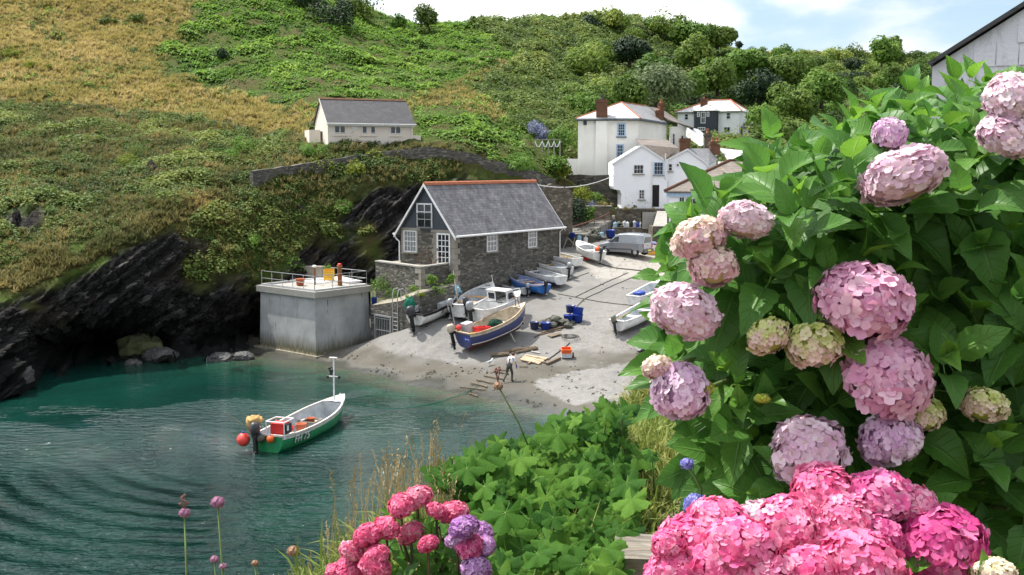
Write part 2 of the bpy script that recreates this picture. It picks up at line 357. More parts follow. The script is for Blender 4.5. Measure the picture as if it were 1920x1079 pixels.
vd = t.n('VectorMath', {0: t.coord((1, 1.7, 1), (0, 0, R(25))), 1: t.n('VectorMath', {0: (t.noise(v, 1.5, 4), 'Color'), 'Scale': .8}, operation='SCALE')}, operation='ADD'); vx = t.n('TexVoronoi', {'Vector': vd, 'Scale': 4.6}, feature='DISTANCE_TO_EDGE'); ve = t.ramp((vx, 'Distance'), .0, .12)
cb = t.mix((ve, 0), t.mix((t.ramp((na, 0), .4, .6), 0), (.11, .105, .095), (.22, .21, .195)), t.mix((t.ramp((nb, 0), .35, .65), 0), (.16, .154, .146), (.26, .247, .232)))
con = t.mix((t.attr('cob'), 2), con, cb)
drg = t.noise(t.coord((1.1, .18, 1), (0, 0, R(-22))), 2.2, 7, .7); con = t.mix((t.ramp((drg, 0), .52, .66), 0), con, (.19, .175, .15)); stn = t.noise(v, 1.1, 8, .75); con = t.mix((t.ramp((stn, 0), .60, .70), 0), con, (.24, .19, .13)); con = t.mix((t.ramp((stn, 0), .36, .26), 0), con, (.30, .292, .275))
lyr = t.noise(t.coord((.35, 1.6, 1)), 1.4, 8, .7)
con = t.mix((t.ramp((lyr, 0), .56, .68), 0), con, (.15, .14, .125))
sd_ = t.mix((t.ramp((na, 0), .35, .65), 0), (.080, .073, .058), (.115, .106, .089)); sd_ = t.mix((t.ramp((nb, 0), .5, .7), 0), sd_, (.085, .075, .055))
c = t.mix((t.attr('sand'), 2), con, sd_)
wh = t.mix((t.ramp((nc, 0), .45, .62), 0), (.15, .144, .132), (.33, .318, .305))
wm = t.math('MULTIPLY', (t.attr('white'), 2), (t.ramp((nb, 0), .42, .62), 0)); c = t.mix(wm, c, wh)
c = t.mix((t.attr('wetsand'), 2), c, (.055, .055, .045))
rr = t.n('MapRange', {'Value': (t.attr('wetsand'), 2), 'To Min': .92, 'To Max': .22})
M['slip'] = t.out(c, (rr, 0), t.bump((nc, 0), .3, .03), .3)
so_ = mesh_obj('slipway', S, Fs, M['slip'], smooth=True); tag(so_, kind='structure', label='sloping concrete slipway running down to wet grey sand')
wets = np.clip((.36-S[:, 2]+n1*.22)/.22, 0, 1)*(1-white)
for nm, a in (('white', white), ('cob', cob), ('pale', pale), ('sand', sand), ('wetsand', wets)): set_attr(so_.data, nm, a)
slip_bvh = BVHTree.FromPolygons([Vector(p) for p in S], Fs)
def hit(px_, py_, bv=None):
    "ground under a photo pixel"
    o = Vector((0, 0, CZ)); d = ray(px_, py_)
    best = None
    for b in ([bv] if bv else [slip_bvh, hill_bvh]):
        h = b.ray_cast(o, d)
        if h[0] is not None and (best is None or h[3] < best[1]): best = (h[0], h[3])
    return best[0] if best else None
def ground(x, y):
    h = slip_bvh.ray_cast(Vector((x, y, 60)), Vector((0, 0, -1)))
    return h[0].z if h[0] is not None else 0
def hill_z(x, y):
    h = hill_bvh.ray_cast(Vector((x, y, 120)), Vector((0, 0, -1)))
    return h[0].z if h[0] is not None else 12

# ---------------------------------------------------------------- water
wx = np.r_[np.linspace(-400, -46, 20), np.linspace(-44, 20, 220), np.linspace(24, 60, 10)]; wy = np.r_[np.linspace(-60, 14, 16), np.linspace(15, 84, 300)]
WX, WY = np.meshgrid(wx, wy, indexing='ij'); Wv = np.stack([WX.ravel(), WY.ravel(), np.zeros(WX.size)], 1)
ny_ = len(wy); Wf = [(i*ny_+j, (i+1)*ny_+j, (i+1)*ny_+j+1, i*ny_+j+1) for i in range(len(wx)-1) for j in range(ny_-1)]
dep = np.clip(-slip_z(np.clip(Wv[:, 0], -24, 44), np.clip(Wv[:, 1], 36, 97)), -.5, 4)
shore = np.clip(1-dep/1.35, 0, 1); shore *= np.clip((Wv[:, 1]-44)/12, 0, 1)*np.clip((Wv[:, 0]+30)/12, 0, 1)
t = NT('sea_water'); v = t.coord(); sh = t.attr('shore')
n0 = t.noise(v, .10, 4); nb = t.noise(v, .45, 5, .6, .4); 
deep = t.mix((t.ramp((n0, 0), .35, .65), 0), (.003, .020, .017), (.005, .040, .029))
weed = t.mix((t.ramp((nb, 0), .46, .60), 0), (.011, .052, .033), (.008, .024, .016))
mid = t.n('MapRange', {'Value': (sh, 2), 'From Min': .02, 'From Max': .45}); c = t.mix((mid, 0), deep, weed)
c = t.mix((t.n('MapRange', {'Value': (sh, 2), 'From Min': .5, 'From Max': .98}), 0), c, t.mix((t.ramp((nb, 0), .4, .6), 0), (.050, .075, .045), (.085, .085, .06)))
# swell rings coming in from the cove mouth, plus wind ripples
rp = t.coord((1, 1, 1)); off = t.n('Mapping', {'Vector': rp, 'Location': (10.5, -49, 0)})
wv = t.n('TexWave', {'Vector': off, 'Scale': .24, 'Distortion': 2.2, 'Detail': 3, 'Detail Scale': .7, 'Detail Roughness': .6}, wave_type='RINGS', rings_direction='Z')
wa = t.noise(t.coord((1, 2.4, 1), (0, 0, R(10))), 1.15, 3, .5, .4); wb = t.noise(t.coord((1, 2.0, 1), (0, 0, R(-8))), 3.6, 3, .5)
h = t.math('ADD', t.math('MULTIPLY', t.math('MULTIPLY', (wv, 'Fac'), (t.attr('ring'), 2)), 1.05), t.math('ADD', t.math('MULTIPLY', (wa, 0), .75), t.math('MULTIPLY', (wb, 0), .26)))
pat = t.noise(t.coord((1, 1.6, 1)), .16, 3, .55, .6); calm = t.n('MapRange', {'Value': t.math('ADD', (t.attr('calm'), 2), t.math('MULTIPLY', t.math('SUBTRACT', (pat, 0), .5), 1.3)), 'To Min': 1.0, 'To Max': .12})
b = t.n('Bump', {'Height': h, 'Strength': (calm, 0), 'Distance': 1.0})
M['water'] = t.out(c, .025, b, .75, IOR=1.333)
wo = mesh_obj('water', Wv, Wf, M['water'], smooth=True); tag(wo, kind='structure', label='sheltered dark green sea water rippling into the cove')
set_attr(wo.data, 'shore', shore)
set_attr(wo.data, 'ring', np.exp(-((np.hypot(Wv[:, 0]+10.5, Wv[:, 1]-49)-11)/6)**2)*np.clip((-6-Wv[:, 0])/5, 0, 1)*np.clip((46-Wv[:, 1])/4, 0, 1)*(.65+.35*np.sin(Wv[:, 0]*.9+Wv[:, 1]*.5)))
set_attr(wo.data, 'calm', np.clip((Wv[:, 1]-40-3*np.sin(Wv[:, 0]*.3))/16, 0, 1))
# ---------------------------------------------------------------- building materials
def rubble(name, c1, c2, c3, sx=2.6, sz=7.5, mortar=(.09, .085, .075), bump=.8):
    t = NT(name); v = t.coord((sx, sx, sz)); d0 = t.noise(t.coord(), 1.3, 4); 
    v2 = t.n('VectorMath', {0: v, 1: t.n('VectorMath', {0: (t.noise(t.coord(), 2.5, 3), 'Color'), 'Scale': .9}, operation='SCALE')}, operation='ADD')
    vo = t.n('TexVoronoi', {'Vector': v2, 'Scale': 1.0}); ve = t.n('TexVoronoi', {'Vector': v2, 'Scale': 1.0}, feature='DISTANCE_TO_EDGE')
    sp = t.n('SeparateColor', {'Color': (vo, 'Color')})
    c = t.mix((sp, 0), c1, c2); c = t.mix((t.ramp((sp, 1), .62, .9), 0), c, c3)
    c = t.mix((t.ramp((ve, 'Distance'), .02, .11), 0), mortar, c); c = t.mix((t.ramp((d0, 0), .5, .75), 0), c, t.mix(.45, c, (.10, .10, .06)))
    h = t.math('MINIMUM', (ve, 'Distance'), .22)
    return t.out(c, .92, t.bump(h, bump, .10), .2)
M['stone'] = rubble('grey_rubble_stone', (.055, .052, .046), (.125, .118, .105), (.22, .20, .17))
M['stone_dark'] = rubble('dark_rubble_stone', (.030, .028, .025), (.085, .078, .066), (.14, .12, .095))
M['stone_brown'] = rubble('brown_rubble_stone', (.08, .065, .045), (.16, .135, .10), (.26, .22, .17), 2.2, 5)
def slates(name, c1, c2, c3, row=.26, wid=.42, ax='xz', blot=(.32, .31, .28), blotv=.62, rough=.55):
    t = NT(name); c0 = t.n('TexCoord'); s = t.n('SeparateXYZ', {0: (c0, 'Object')})
    xx = (s, 0) if ax == 'xz' else t.math('ADD', (s, 0), (s, 1))
    cv = t.n('CombineXYZ', {0: xx, 1: t.math('MULTIPLY', (s, 2), 1.45)})
    br = t.n('TexBrick', {'Vector': cv, 'Scale': 1.0, 'Color1': c1, 'Color2': c2, 'Mortar': tuple(x*.35 for x in c1), 'Mortar Size': .012, 'Brick Width': wid, 'Row Height': row, 'Bias': 0.0}, offset=.5)
    st = t.n('Mapping', {'Vector': (c0, 'Object'), 'Scale': (1.6, 1.6, .35)}); a = t.noise(st, 1.4, 6, .7); b = t.noise(t.coord(), 3.5, 7, .7)
    c = t.mix((t.ramp((a, 0), .42, .66), 0), (br, 0), c3); c = t.mix((t.ramp((b, 0), blotv, blotv+.1), 0), c, blot)
    return t.out(c, rough, t.bump((br, 'Fac'), .5, .02), .45)
M['slate'] = slates('blue_grey_slates', (.12, .12, .13), (.21, .205, .21), (.065, .056, .058), blot=(.29, .28, .25))
M['slate_dark'] = slates('dark_lichened_slates', (.050, .050, .055), (.075, .073, .078), (.04, .038, .038), blot=(.30, .27, .20), blotv=.70)
M['slate_pale'] = slates('pale_slates_sky_sheen', (.50, .50, .49), (.60, .60, .58), (.36, .36, .35), ax='xyz', blot=(.68, .67, .63), blotv=.55)  # pale slates; on the hipped houses the colour carries reflected sky brightness
M['slate_brown'] = slates('brown_slates', (.17, .135, .105), (.22, .185, .155), (.12, .10, .085), ax='xyz', blot=(.34, .20, .08), blotv=.60)
M['slate_grey'] = slates('grey_slates', (.22, .22, .225), (.30, .30, .30), (.17, .165, .165), ax='xyz', blot=(.36, .35, .32))
M['slate_hung'] = slates('slate_hung_wall', (.042, .052, .066), (.056, .068, .085), (.034, .042, .054), row=.22, wid=.3, ax='xyz', blot=(.09, .10, .11), rough=.6)
def render(name, c1, c2, stain, sc_=.9, bump=.3, hi=.60):
    t = NT(name); v = t.coord(); a = t.noise(v, sc_, 6); b = t.noise(t.coord((1, 1, .35)), 2.2, 8, .75); d = t.noise(v, 14, 5, .7)
    c = t.mix((t.ramp((a, 0), .35, .65), 0), c1, c2); c = t.mix((t.ramp((b, 0), hi, hi+.13), 0), c, stain)
    return t.out(c, .85, t.bump((d, 0), bump, .02), .25)
M['white'] = render('white_painted_render', (.82, .82, .83), (.87, .87, .87), (.66, .65, .63), hi=.66)
M['cream'] = render('cream_limewash', (.80, .77, .70), (.86, .84, .78), (.50, .44, .35), hi=.62)
M['hutwall'] = render('pale_peach_render', (.72, .64, .55), (.76, .68, .60), (.64, .55, .46), hi=.66)
M['slatewhite'] = render('white_painted_slate', (.50, .49, .55), (.62, .61, .66), (.34, .34, .36), hi=.52, bump=.5)
M['concrete'] = None
M['trim'] = flat('white_gloss_timber', (.80, .80, .79), .35)
M['trimblue'] = flat('pale_blue_timber', (.42, .56, .72), .45)
M['dkgutter'] = flat('dark_gutter', (.05, .07, .08), .5)
M['ridge'] = flat('orange_ridge_tile', (.46, .155, .075), .8, var=.2)
M['brick'] = mottled('weathered_brick', ((.17, .075, .045), (.25, .12, .07), (.12, .09, .07)), (3, 11))
M['pot'] = flat('clay_pot', (.35, .15, .08), .8)
M['quoin'] = mottled('dressed_granite', ((.34, .31, .26), (.45, .42, .36), (.25, .22, .18)), (2, 10))
M['wood'] = mottled('weathered_timber', ((.20, .15, .10), (.30, .24, .17), (.14, .10, .07)), (1.2, 9), vs=(1, 1, 3))
M['iron'] = flat('rusty_iron', (.10, .065, .05), .7, var=.25, dirt=(.16, .07, .035))
M['galv'] = flat('galvanised_steel', (.50, .51, .51), .4, metal=.6)
M['black'] = flat('black_plastic', (.02, .02, .022), .45)
M['rope'] = flat('faded_rope', (.34, .30, .23), .9)
t = NT('window_glass'); v = t.coord(); a = t.noise(v, 1.5, 3)
M['glass'] = t.out(t.mix((t.ramp((a, 0), .35, .65), 0), (.012, .015, .02), (.04, .05, .06)), .06, None, .6)
M['curtain'] = t_ = flat('curtained_pane', (.30, .30, .30), .15, var=.3, sc_=9, spec=.6, dirt=(.09, .10, .11))
M['dark'] = flat('dark_interior', (.018, .016, .015), .9)
M['coping'] = mottled('pale_coping', ((.42, .40, .36), (.52, .50, .46), (.3, .29, .25)), (2, 9))
# ---------------------------------------------------------------- building helpers
def frame_of(p, u):
    u = Vector(u).normalized(); z = Vector((0, 0, 1)); n = u.cross(z).normalized()
    return Matrix(((u.x, n.x, z.x, p[0]), (u.y, n.y, z.y, p[1]), (u.z, n.z, z.z, p[2]), (0, 0, 0, 1)))
def window(root, p, u, w, h, nx, ny, name='window', fr='trim', glass='glass', fw=.07, mw=.028, sill=None, sash=False, depth=.06):
    "frame with glazing bars (part) and its panes (sub-part); p is the bottom left corner on the wall face, u runs to the right seen from outside"
    Mx = frame_of(p, u); m = MB()
    for a in ((0, fw, 0, h), (w-fw, w, 0, h), (fw, w-fw, 0, fw), (fw, w-fw, h-fw, h)): m.box(a[0], a[1], 0, depth, a[2], a[3], Mx)
    for i in range(1, nx): x = fw+(w-2*fw)*i/nx; m.box(x-mw/2, x+mw/2, .01, depth*.7, fw, h-fw, Mx)
    for j in range(1, ny):
        z = fw+(h-2*fw)*j/ny; q = mw*(1.9 if sash and j == ny//2 else 1); m.box(fw, w-fw, .012, depth*.72, z-q/2, z+q/2, Mx)
    o = m.build(name, M[fr], root)
    MB().box(fw*.5, w-fw*.5, .003, .008, fw*.5, h-fw*.5, Mx).build('pane', M[glass], o)
    if sill: MB().box(-.08, w+.08, 0, .14, -.09, -.004, Mx).build('sill', M[sill], o)
    return o
def chimney(roof, p, w, d, z0, z1, mat='brick', pots=1, rz=0, potm='pot'):
    m = MB(); x, y = p
    m.box(x-w/2, x+w/2, y-d/2, y+d/2, z0, z1-.28); m.box(x-w/2-.06, x+w/2+.06, y-d/2-.06, y+d/2+.06, z1-.28, z1-.14); m.box(x-w/2-.02, x+w/2+.02, y-d/2-.02, y+d/2+.02, z1-.14, z1)
    o = m.build('chimney', M[mat], roof)
    for i in range(pots):
        xo = x+(i-(pots-1)/2)*w*.5
        MB().lathe([(.15, 0), (.16, .06), (.13, .1), (.12, .34), (.15, .36), (.15, .42), (.10, .42), (.10, .1)], (xo, y, z1), 10).build('chimney_pot', M[potm], o, True)
    return o
def stone_wall(name, label, tops, zb, th=.45, mat='stone', cat='stone wall', cap=None, group=None, step=.7, rag=.06, parts=True):
    "wall under a polyline of top points; zb is its foot (number or list)"
    T_ = []; B_ = []
    zb = zb if isinstance(zb, (list, tuple)) else [zb]*len(tops)
    for i in range(len(tops)-1):
        a, b = tops[i], tops[i+1]; k = max(1, int((b-a).length/step))
        for j in range(k): T_.append(a.lerp(b, j/k)); B_.append(zb[i]+(zb[i+1]-zb[i])*j/k)
    T_.append(tops[-1]); B_.append(zb[-1]); n = len(T_); o0 = T_[0].copy(); o0.z = min(zb)
    V = []
    for i in range(n):
        d = (T_[min(i+1, n-1)]-T_[max(i-1, 0)]); d.z = 0; d.normalize(); nr_ = Vector((-d.y, d.x, 0))
        if nr_.y < 0: nr_ = -nr_
        z = T_[i].z+random.uniform(-rag, rag)*(0 < i < n-1)
        f = T_[i]-o0; V += [(f.x, f.y, B_[i]-o0.z), (f.x, f.y, z-o0.z), (f.x+nr_.x*th, f.y+nr_.y*th, z-o0.z), (f.x+nr_.x*th, f.y+nr_.y*th, B_[i]-o0.z)]
    Fs = []
    for i in range(n-1):
        a = i*4; b = a+4
        Fs += [(a, b, b+1, a+1), (a+1, b+1, b+2, a+2), (a+2, b+2, b+3, a+3)]
    Fs += [(0, 1, 2, 3), (n*4-1, n*4-2, n*4-3, n*4-4)]
    o = mesh_obj(name, V, Fs, M[mat]); fix_normals(o); o.location = o0; tag(o, label, cat, group)
    if cap:
        m = MB()
        for i in range(n-1):
            a = Vector(V[i*4+1]); b = Vector(V[(i+1)*4+1]); a2 = Vector(V[i*4+2]); b2 = Vector(V[(i+1)*4+2]); e = (a-a2).normalized()*.06
            m.prism([a+e, b+e*.999, b2-e, a2-e*.999], (0, 0, .09))
        c = m.build('coping', M[cap], o); c.location.z = .003
    return o
# ================================================================ stone boathouse
def dirs(ang): return Vector((math.cos(ang), math.sin(ang), 0)), Vector((-math.sin(ang), math.cos(ang), 0))
c0 = at(853, 540, 73); BA = math.atan2(.81, .585)
bx_, by_ = dirs(BA)
BL, BW, ZE, ZR = 13.1, 4.95, 8.55, 11.75
bh = empty('boathouse', (c0.x, c0.y, 0), BA, 'grey stone boathouse with slate roof and orange ridge beside the slipway', 'boathouse')
def gable(m, x0, x1, w, z0, ze, zr): m.prism([(x0, 0, z0), (x0, w, z0), (x0, w, ze), (x0, w/2, zr), (x0, 0, ze)], (x1-x0, 0, 0))
m = MB(); gable(m, 0, BL, BW, 1.5, ZE, ZR-.15); m.build('wall', M['stone'], bh)
# gable seen from the slip: local x = 0 plane, outward normal -x; to the right seen from outside is -y
m = MB(); m.prism([(-.05, -.02, ZE-.08), (-.05, BW+.02, ZE-.08), (-.05, BW+.02, ZE+.02), (-.05, BW/2, ZR-.12), (-.05, -.02, ZE+.02)], (.047, 0, 0)); m.build('gable_cladding', M['slate_hung'], bh)
m = MB(); sl_ = (ZR-ZE)/(BW/2)
for sgn in (0, 1):
    ye = -.34 if sgn == 0 else BW+.34; zo = ZE-.34*sl_
    a = [(-.28, ye, zo), (BL+.25, ye, zo), (BL+.25, BW/2, ZR), (-.28, BW/2, ZR)]
    m.slab(a if sgn == 0 else a[::-1], .1)
roof = m.build('roof', M['slate'], bh)
m = MB()
for i in range(26):
    x = -.28+i*(BL+.53)/26; m.prism([(x, BW/2-.17, ZR-.13), (x, BW/2-.1, ZR+.05), (x, BW/2, ZR+.11), (x, BW/2+.1, ZR+.05), (x, BW/2+.17, ZR-.13)], ((BL+.53)/26-.012, 0, 0))
m.build('ridge_tile', M['ridge'], roof)
m = MB()
for sgn in (0, 1):
    ye = -.36 if sgn == 0 else BW+.36; zo = ZE-.36*sl_
    for xx in (-.33, BL+.252): m = MB(); m.slab([(xx, ye, zo-.2), (xx, BW/2, ZR-.2), (xx, BW/2, ZR+.015), (xx, ye, zo+.015)], .045); m.build('bargeboard', M['trim'], roof)
MB().tube([(-.3, -.42, ZE-.40), (BL+.25, -.42, ZE-.40)], .075, 8).build('gutter', M['trim'], roof)
MB().tube([(-.3, BW+.42, ZE-.40), (BL+.25, BW+.42, ZE-.40)], .075, 8).build('gutter', M['trim'], roof)
MB().tube([(-.22, BW+.4, ZE-.45), (-.12, BW+.3, ZE-.75), (-.1, BW+.02, ZE-.95), (-.1, BW+.02, 5.9)], .05, 8).build('downpipe', M['trim'], bh)
MB().tube([(BL-.1, -.42, ZE-.45), (BL-.1, -.09, ZE-.75), (BL-.1, -.09, 4.5)], .05, 8).build('downpipe', M['trim'], bh)
gu_ = (0, -1, 0)
def gw(px_, py_): # gable-plane point seen at a pixel, local coordinates
    o = Vector((0, 0, CZ)); d = ray(px_, py_); mi_ = bh.matrix_basis.inverted(); o = mi_ @ o; d = mi_.to_3x3() @ d
    k = -o.x/d.x; return o+d*k
def sw(px_, py_):
    o = Vector((0, 0, CZ)); d = ray(px_, py_); mi_ = bh.matrix_basis.inverted(); o = mi_ @ o; d = mi_.to_3x3() @ d
    k = -o.y/d.y; return o+d*k
def wrect(f, x0, y0, x1, y1):
    a = f(x0, y1); b = f(x1, y0); c = f(x1, y1); return a, math.hypot(c.x-a.x, c.y-a.y), f(x0, y0).z-a.z
a, ww, hh = wrect(gw, 783, 381, 812, 427); a.x = -.052
dd = window(bh, a, gu_, ww, hh, 2, 3, 'loft_door', fw=.10, mw=.055)
Mx = frame_of(a+Vector((-.06, 0, 0)), gu_); m = MB()
for i in range(12): x = .06+(ww-.12)*i/11; m.box(x-.012, x+.012, .06, .085, .02, .95, Mx)
m.box(.03, ww-.03, .05, .095, .95, 1.0, Mx); m.box(.03, ww-.03, .05, .095, .06, .10, Mx); m.build('balcony_railing', M['black'], bh)
a, ww, hh = wrect(gw, 758, 432, 782, 472); a.x = -.004
window(bh, a, gu_, ww, hh, 4, 4, sash=True, glass='curtain', sill='quoin')
Mx = frame_of(a, gu_); m = MB(); m.box(-.22, -.01, -.002, .04, -.05, hh+.02, Mx); m.box(ww+.01, ww+.12, -.002, .04, -.05, hh+.02, Mx); m.box(-.4, ww+.35, -.002, .05, hh+.03, hh+.2, Mx); m.build('window_surround', M['quoin'], bh)
a, ww, hh = wrect(gw, 820, 437, 845, 496); a.x = -.004
dr_ = window(bh, a, gu_, ww, hh, 3, 5, 'door', fw=.12, mw=.05)
Mx = frame_of(a, gu_); MB().box(.06, .09, .06, .12, .95, 1.12, Mx).build('handle', M['black'], dr_)
m = MB()
for k in range(6): m.box(-.42+.12*(k % 2), -.01, -.002, .05, k*.36, k*.36+.35, Mx)
m.box(-.5, ww+.4, -.002, .055, hh+.02, hh+.22, Mx); m.build('door_surround', M['quoin'], bh)
for x0, y0, x1, y1 in ((912, 434, 931, 473), (989.5, 429, 1005, 465)):
    a, ww, hh = wrect(sw, x0, y0, x1, y1); a.y = -.004
    window(bh, a, (1, 0, 0), ww, hh, 3, 4, sash=True, glass='curtain', sill='quoin')
    Mx = frame_of(a, (1, 0, 0)); m = MB(); m.box(-.02, ww+.02, -.002, .03, hh+.02, hh+.22, Mx); m.box(ww+.01, ww+.2, -.002, .03, -.05, hh+.01, Mx); m.build('window_surround', M['quoin'], bh)
m = MB()
for k in range(17):
    z = 2.0+k*.38; l1, l2 = (.55, .3) if k % 2 else (.3, .5)
    m.box(-.03, l1, -.03, .0, z, z+.36); m.box(-.03, 0, .0, l2, z, z+.36)
m.build('quoin', M['quoin'], bh)
m = MB(); hr = [gw(794, 492), gw(794, 480), gw(813, 468), gw(813, 492)]
for q in hr: q.x = -.6
m.bar(hr[0], hr[1], .07); m.bar(hr[1], hr[2], .06); m.bar(hr[2], hr[3], .07); m.build('handrail', M['iron'], bh); m = MB()
q0, q1 = gw(826, 495), gw(848, 474); q0.x = q1.x = -.9; m.bar(q0, q1, .05); m.build('handrail', M['iron'], bh)
# terrace and harbour walls
tw = stone_wall('terrace_wall', 'stone terrace wall with pale coping and corner quoins below boathouse gable', [at(704, 491, 76.3), at(790, 502.5, 71.5), at(852, 494, 73.6)], [2.2, 2.2, 2.6], .4, 'stone', cap='coping', step=2.0, rag=0)
mi_ = tw.location; m = MB(); cpt = at(790, 502.5, 71.5)-mi_
dl = (at(704, 491, 76.3)-at(790, 502.5, 71.5)); dl.z = 0; dl.normalize(); dr2 = (at(852, 494, 73.6)-at(790, 502.5, 71.5)); dr2.z = 0; dr2.normalize()
for k in range(7):
    z = cpt.z-.42*(k+1); l1, l2 = (.75, .3) if k % 2 == 0 else (.3, .75); n_ = Vector((dl.y, -dl.x, 0)); n_ = n_ if n_.y < 0 else -n_; n2_ = Vector((dr2.y, -dr2.x, 0)); n2_ = n2_ if n2_.y < 0 else -n2_
    c_ = Vector((cpt.x, cpt.y, z)); m.prism([c_+n_*.03, c_+dl*l1+n_*.03, c_+dl*l1+n_*-.01, c_], (0, 0, .4)); m.prism([c_+n2_*.03, c_+dr2*l2+n2_*.03, c_+dr2*l2-n2_*.01, c_], (0, 0, .4))
m.build('quoin', M['quoin'], tw); 
HW = [at(694, 574, 73.6), at(750, 565.5, 71.2), at(787, 550, 69.8), at(851, 536, 71.9)]
hw_ = stone_wall('harbour_wall', 'rubble harbour wall with barred gate beside the concrete pump house', HW, [-.5, .2, .8, 1.6], .5, 'stone', step=1.5, rag=.02)
WK = [p+Vector((0, .35, -.02)) for p in HW]; m = MB()
bkp = [Vector((p.x-.2, p.y+.9+.7*(i < 2), p.z+.05)) for i, p in enumerate(WK)]
m.v = WK+bkp; m.f = [(0, 1, 5, 4), (1, 2, 6, 5), (2, 3, 7, 6)]; m.m = [0]*3
bk2 = [at(694, 540, 81), at(735, 535, 80), at(775, 530, 77.5), at(853, 520, 76)]
b0 = len(m.v); m.v += bk2; m.f += [(4, 5, b0+1, b0), (5, 6, b0+2, b0+1), (6, 7, b0+3, b0+2)]; m.m += [1]*3
M['path'] = mottled('worn_path', ((.36, .32, .25), (.45, .41, .34), (.22, .21, .13)), (1.2, 8)); M['weeds'] = mottled('weedy_ground', ((.05, .09, .02), (.10, .12, .04), (.14, .12, .08)), (1.5, 6))
tag(m.build('quay_path', [M['path'], M['weeds']]), kind='structure', label='pale earth path on top of the harbour wall')
tf = MB(); tf.poly([at(704, 491, 76.5)+Vector((0, .2, -.1)), at(790, 502.5, 71.6)+Vector((0, .2, -.1)), at(852, 494, 73.8)+Vector((0, .2, -.1)), at(760, 488, 79)]); tag(tf.build('terrace_paving', M['path']), kind='structure')
# barred gate and ladder set on the harbour wall
def wall_frame(pxa, pxb, off=.03):
    A, B = HW[0], HW[1]; k = lambda q: (q-694)/56.
    a = A.lerp(B, k(pxa)); b = A.lerp(B, k(pxb)); u = (b-a); u.z = 0; return a, u.length, u.normalized()
a, ln, u = wall_frame(704, 735); a.z = .75
gt = empty('barred_gate', a, math.atan2(u.y, u.x), 'galvanised barred gate set in the harbour wall next to the concrete block', 'gate')
m = MB(); m.box(0, .1, -.12, -.01, 0, 2.02); m.box(ln-.1, ln, -.12, -.01, 0, 2.02); m.box(.1, ln-.1, -.12, -.01, 1.9, 2.02); m.build('gate_frame', M['galv'], gt)
m = MB(); m.box(.14, ln-.14, -.1, -.05, .1, .15); m.box(.14, ln-.14, -.1, -.05, .95, 1.0); m.box(.14, ln-.14, -.1, -.05, 1.76, 1.82)
for i in range(9): x = .17+(ln-.34)*i/8; m.tube([(x, -.075, .1), (x, -.075, 1.8)], .018, 6)
m.build('bars', M['galv'], gt); MB().box(.1, ln-.1, -.008, -.003, 0, 1.9).build('recess', M['dark'], gt)
a, ln, u = wall_frame(739, 748); lz = a.z
ld = empty('quay_ladder', (a.x, a.y, 0), math.atan2(u.y, u.x), 'grey steel ladder with hooped handrails down the harbour wall', 'ladder')
m = MB()
for x in (0, ln):
    m.tube([(x, -.12, .9), (x, -.12, lz+.55), (x, 0, lz+.9), (x, .35, lz+.95), (x, .6, lz+.75), (x, .6, lz-.1)], .035, 6)
m.build('stile', M['galv'], ld); m = MB()
for k in range(8): m.tube([(0, -.12, 1.1+k*.28), (ln, -.12, 1.1+k*.28)], .022, 6)
m.build('ladder_rungs', M['galv'], ld)
# ================================================================ concrete pump house
t = NT('stained_concrete'); v = t.coord(); a = t.noise(v, .7, 5); b = t.noise(t.coord((3, 3, .3)), 1.6, 7, .7); d = t.noise(v, 7, 6, .7); s = t.n('SeparateXYZ', {0: (t.n('TexCoord'), 'Object')})
c = t.mix((t.ramp((a, 0), .35, .65), 0), (.33, .335, .335), (.46, .465, .46)); c = t.mix((t.ramp((b, 0), .56, .75), 0), c, (.22, .215, .20))
zz = t.math('ADD', (s, 2), t.math('MULTIPLY', (b, 0), 1.6)); lo = t.n('MapRange', {'Value': zz, 'From Min': 2.2, 'From Max': 1.2}); c = t.mix((lo, 0), c, (.10, .095, .05))
lo2 = t.n('MapRange', {'Value': zz, 'From Min': 1.25, 'From Max': .95}); c = t.mix((lo2, 0), c, (.30, .27, .21))
st = t.math('GREATER_THAN', t.noise(t.coord((5, 5, .8)), 1.1, 3), .70); c = t.mix(st, c, (.07, .055, .045))
M['concrete'] = t.out(c, .9, t.bump((d, 0), .25, .03), .2)
C0, Rr, Ll = at(590, 545, 70.6), at(698.5, 532, 74.7), at(480, 532, 74.9); ZT = C0.z
bl = empty('pump_house', (C0.x, C0.y, 0), 0, 'stained grey concrete block building with railed flat roof at the water', 'building')
r_ = Vector((Rr.x-C0.x, Rr.y-C0.y, 0)); l_ = Vector((Ll.x-C0.x, Ll.y-C0.y, 0)); bkc = r_+l_
def inset(k): 
    c = bkc*.5; return [c+(q-c)*(1-k) for q in (Vector((0, 0, 0)), r_, bkc, l_)]
m = MB(); lo_ = [p+Vector((0, 0, -1)) for p in inset(.03)]; hi_ = [p+Vector((0, 0, ZT-.55)) for p in inset(.075)]
m.add(lo_+hi_, [(0, 1, 5, 4), (1, 2, 6, 5), (2, 3, 7, 6), (3, 0, 4, 7), (4, 5, 6, 7)]); fix_normals(m.build('wall', M['concrete'], bl))
m = MB(); m.prism([p+Vector((0, 0, -.6)) for p in inset(-.06)], (0, 0, .85)); fix_normals(m.build('footing', M['concrete'], bl))
m = MB(); m.prism([p+Vector((0, 0, ZT-.55)) for p in inset(0)], (0, 0, .42)); rf = m.build('roof_slab', M['coping'], bl); fix_normals(rf)
I = inset(.09); m = MB()
I2 = inset(.15)
for i in range(4): m.prism([I[i]+Vector((0, 0, ZT-.127)), I[(i+1) % 4]+Vector((0, 0, ZT-.127)), I2[(i+1) % 4]+Vector((0, 0, ZT-.127)), I2[i]+Vector((0, 0, ZT-.127))], (0, 0, .12))
fix_normals(m.build('roof_kerb', M['concrete'], bl))
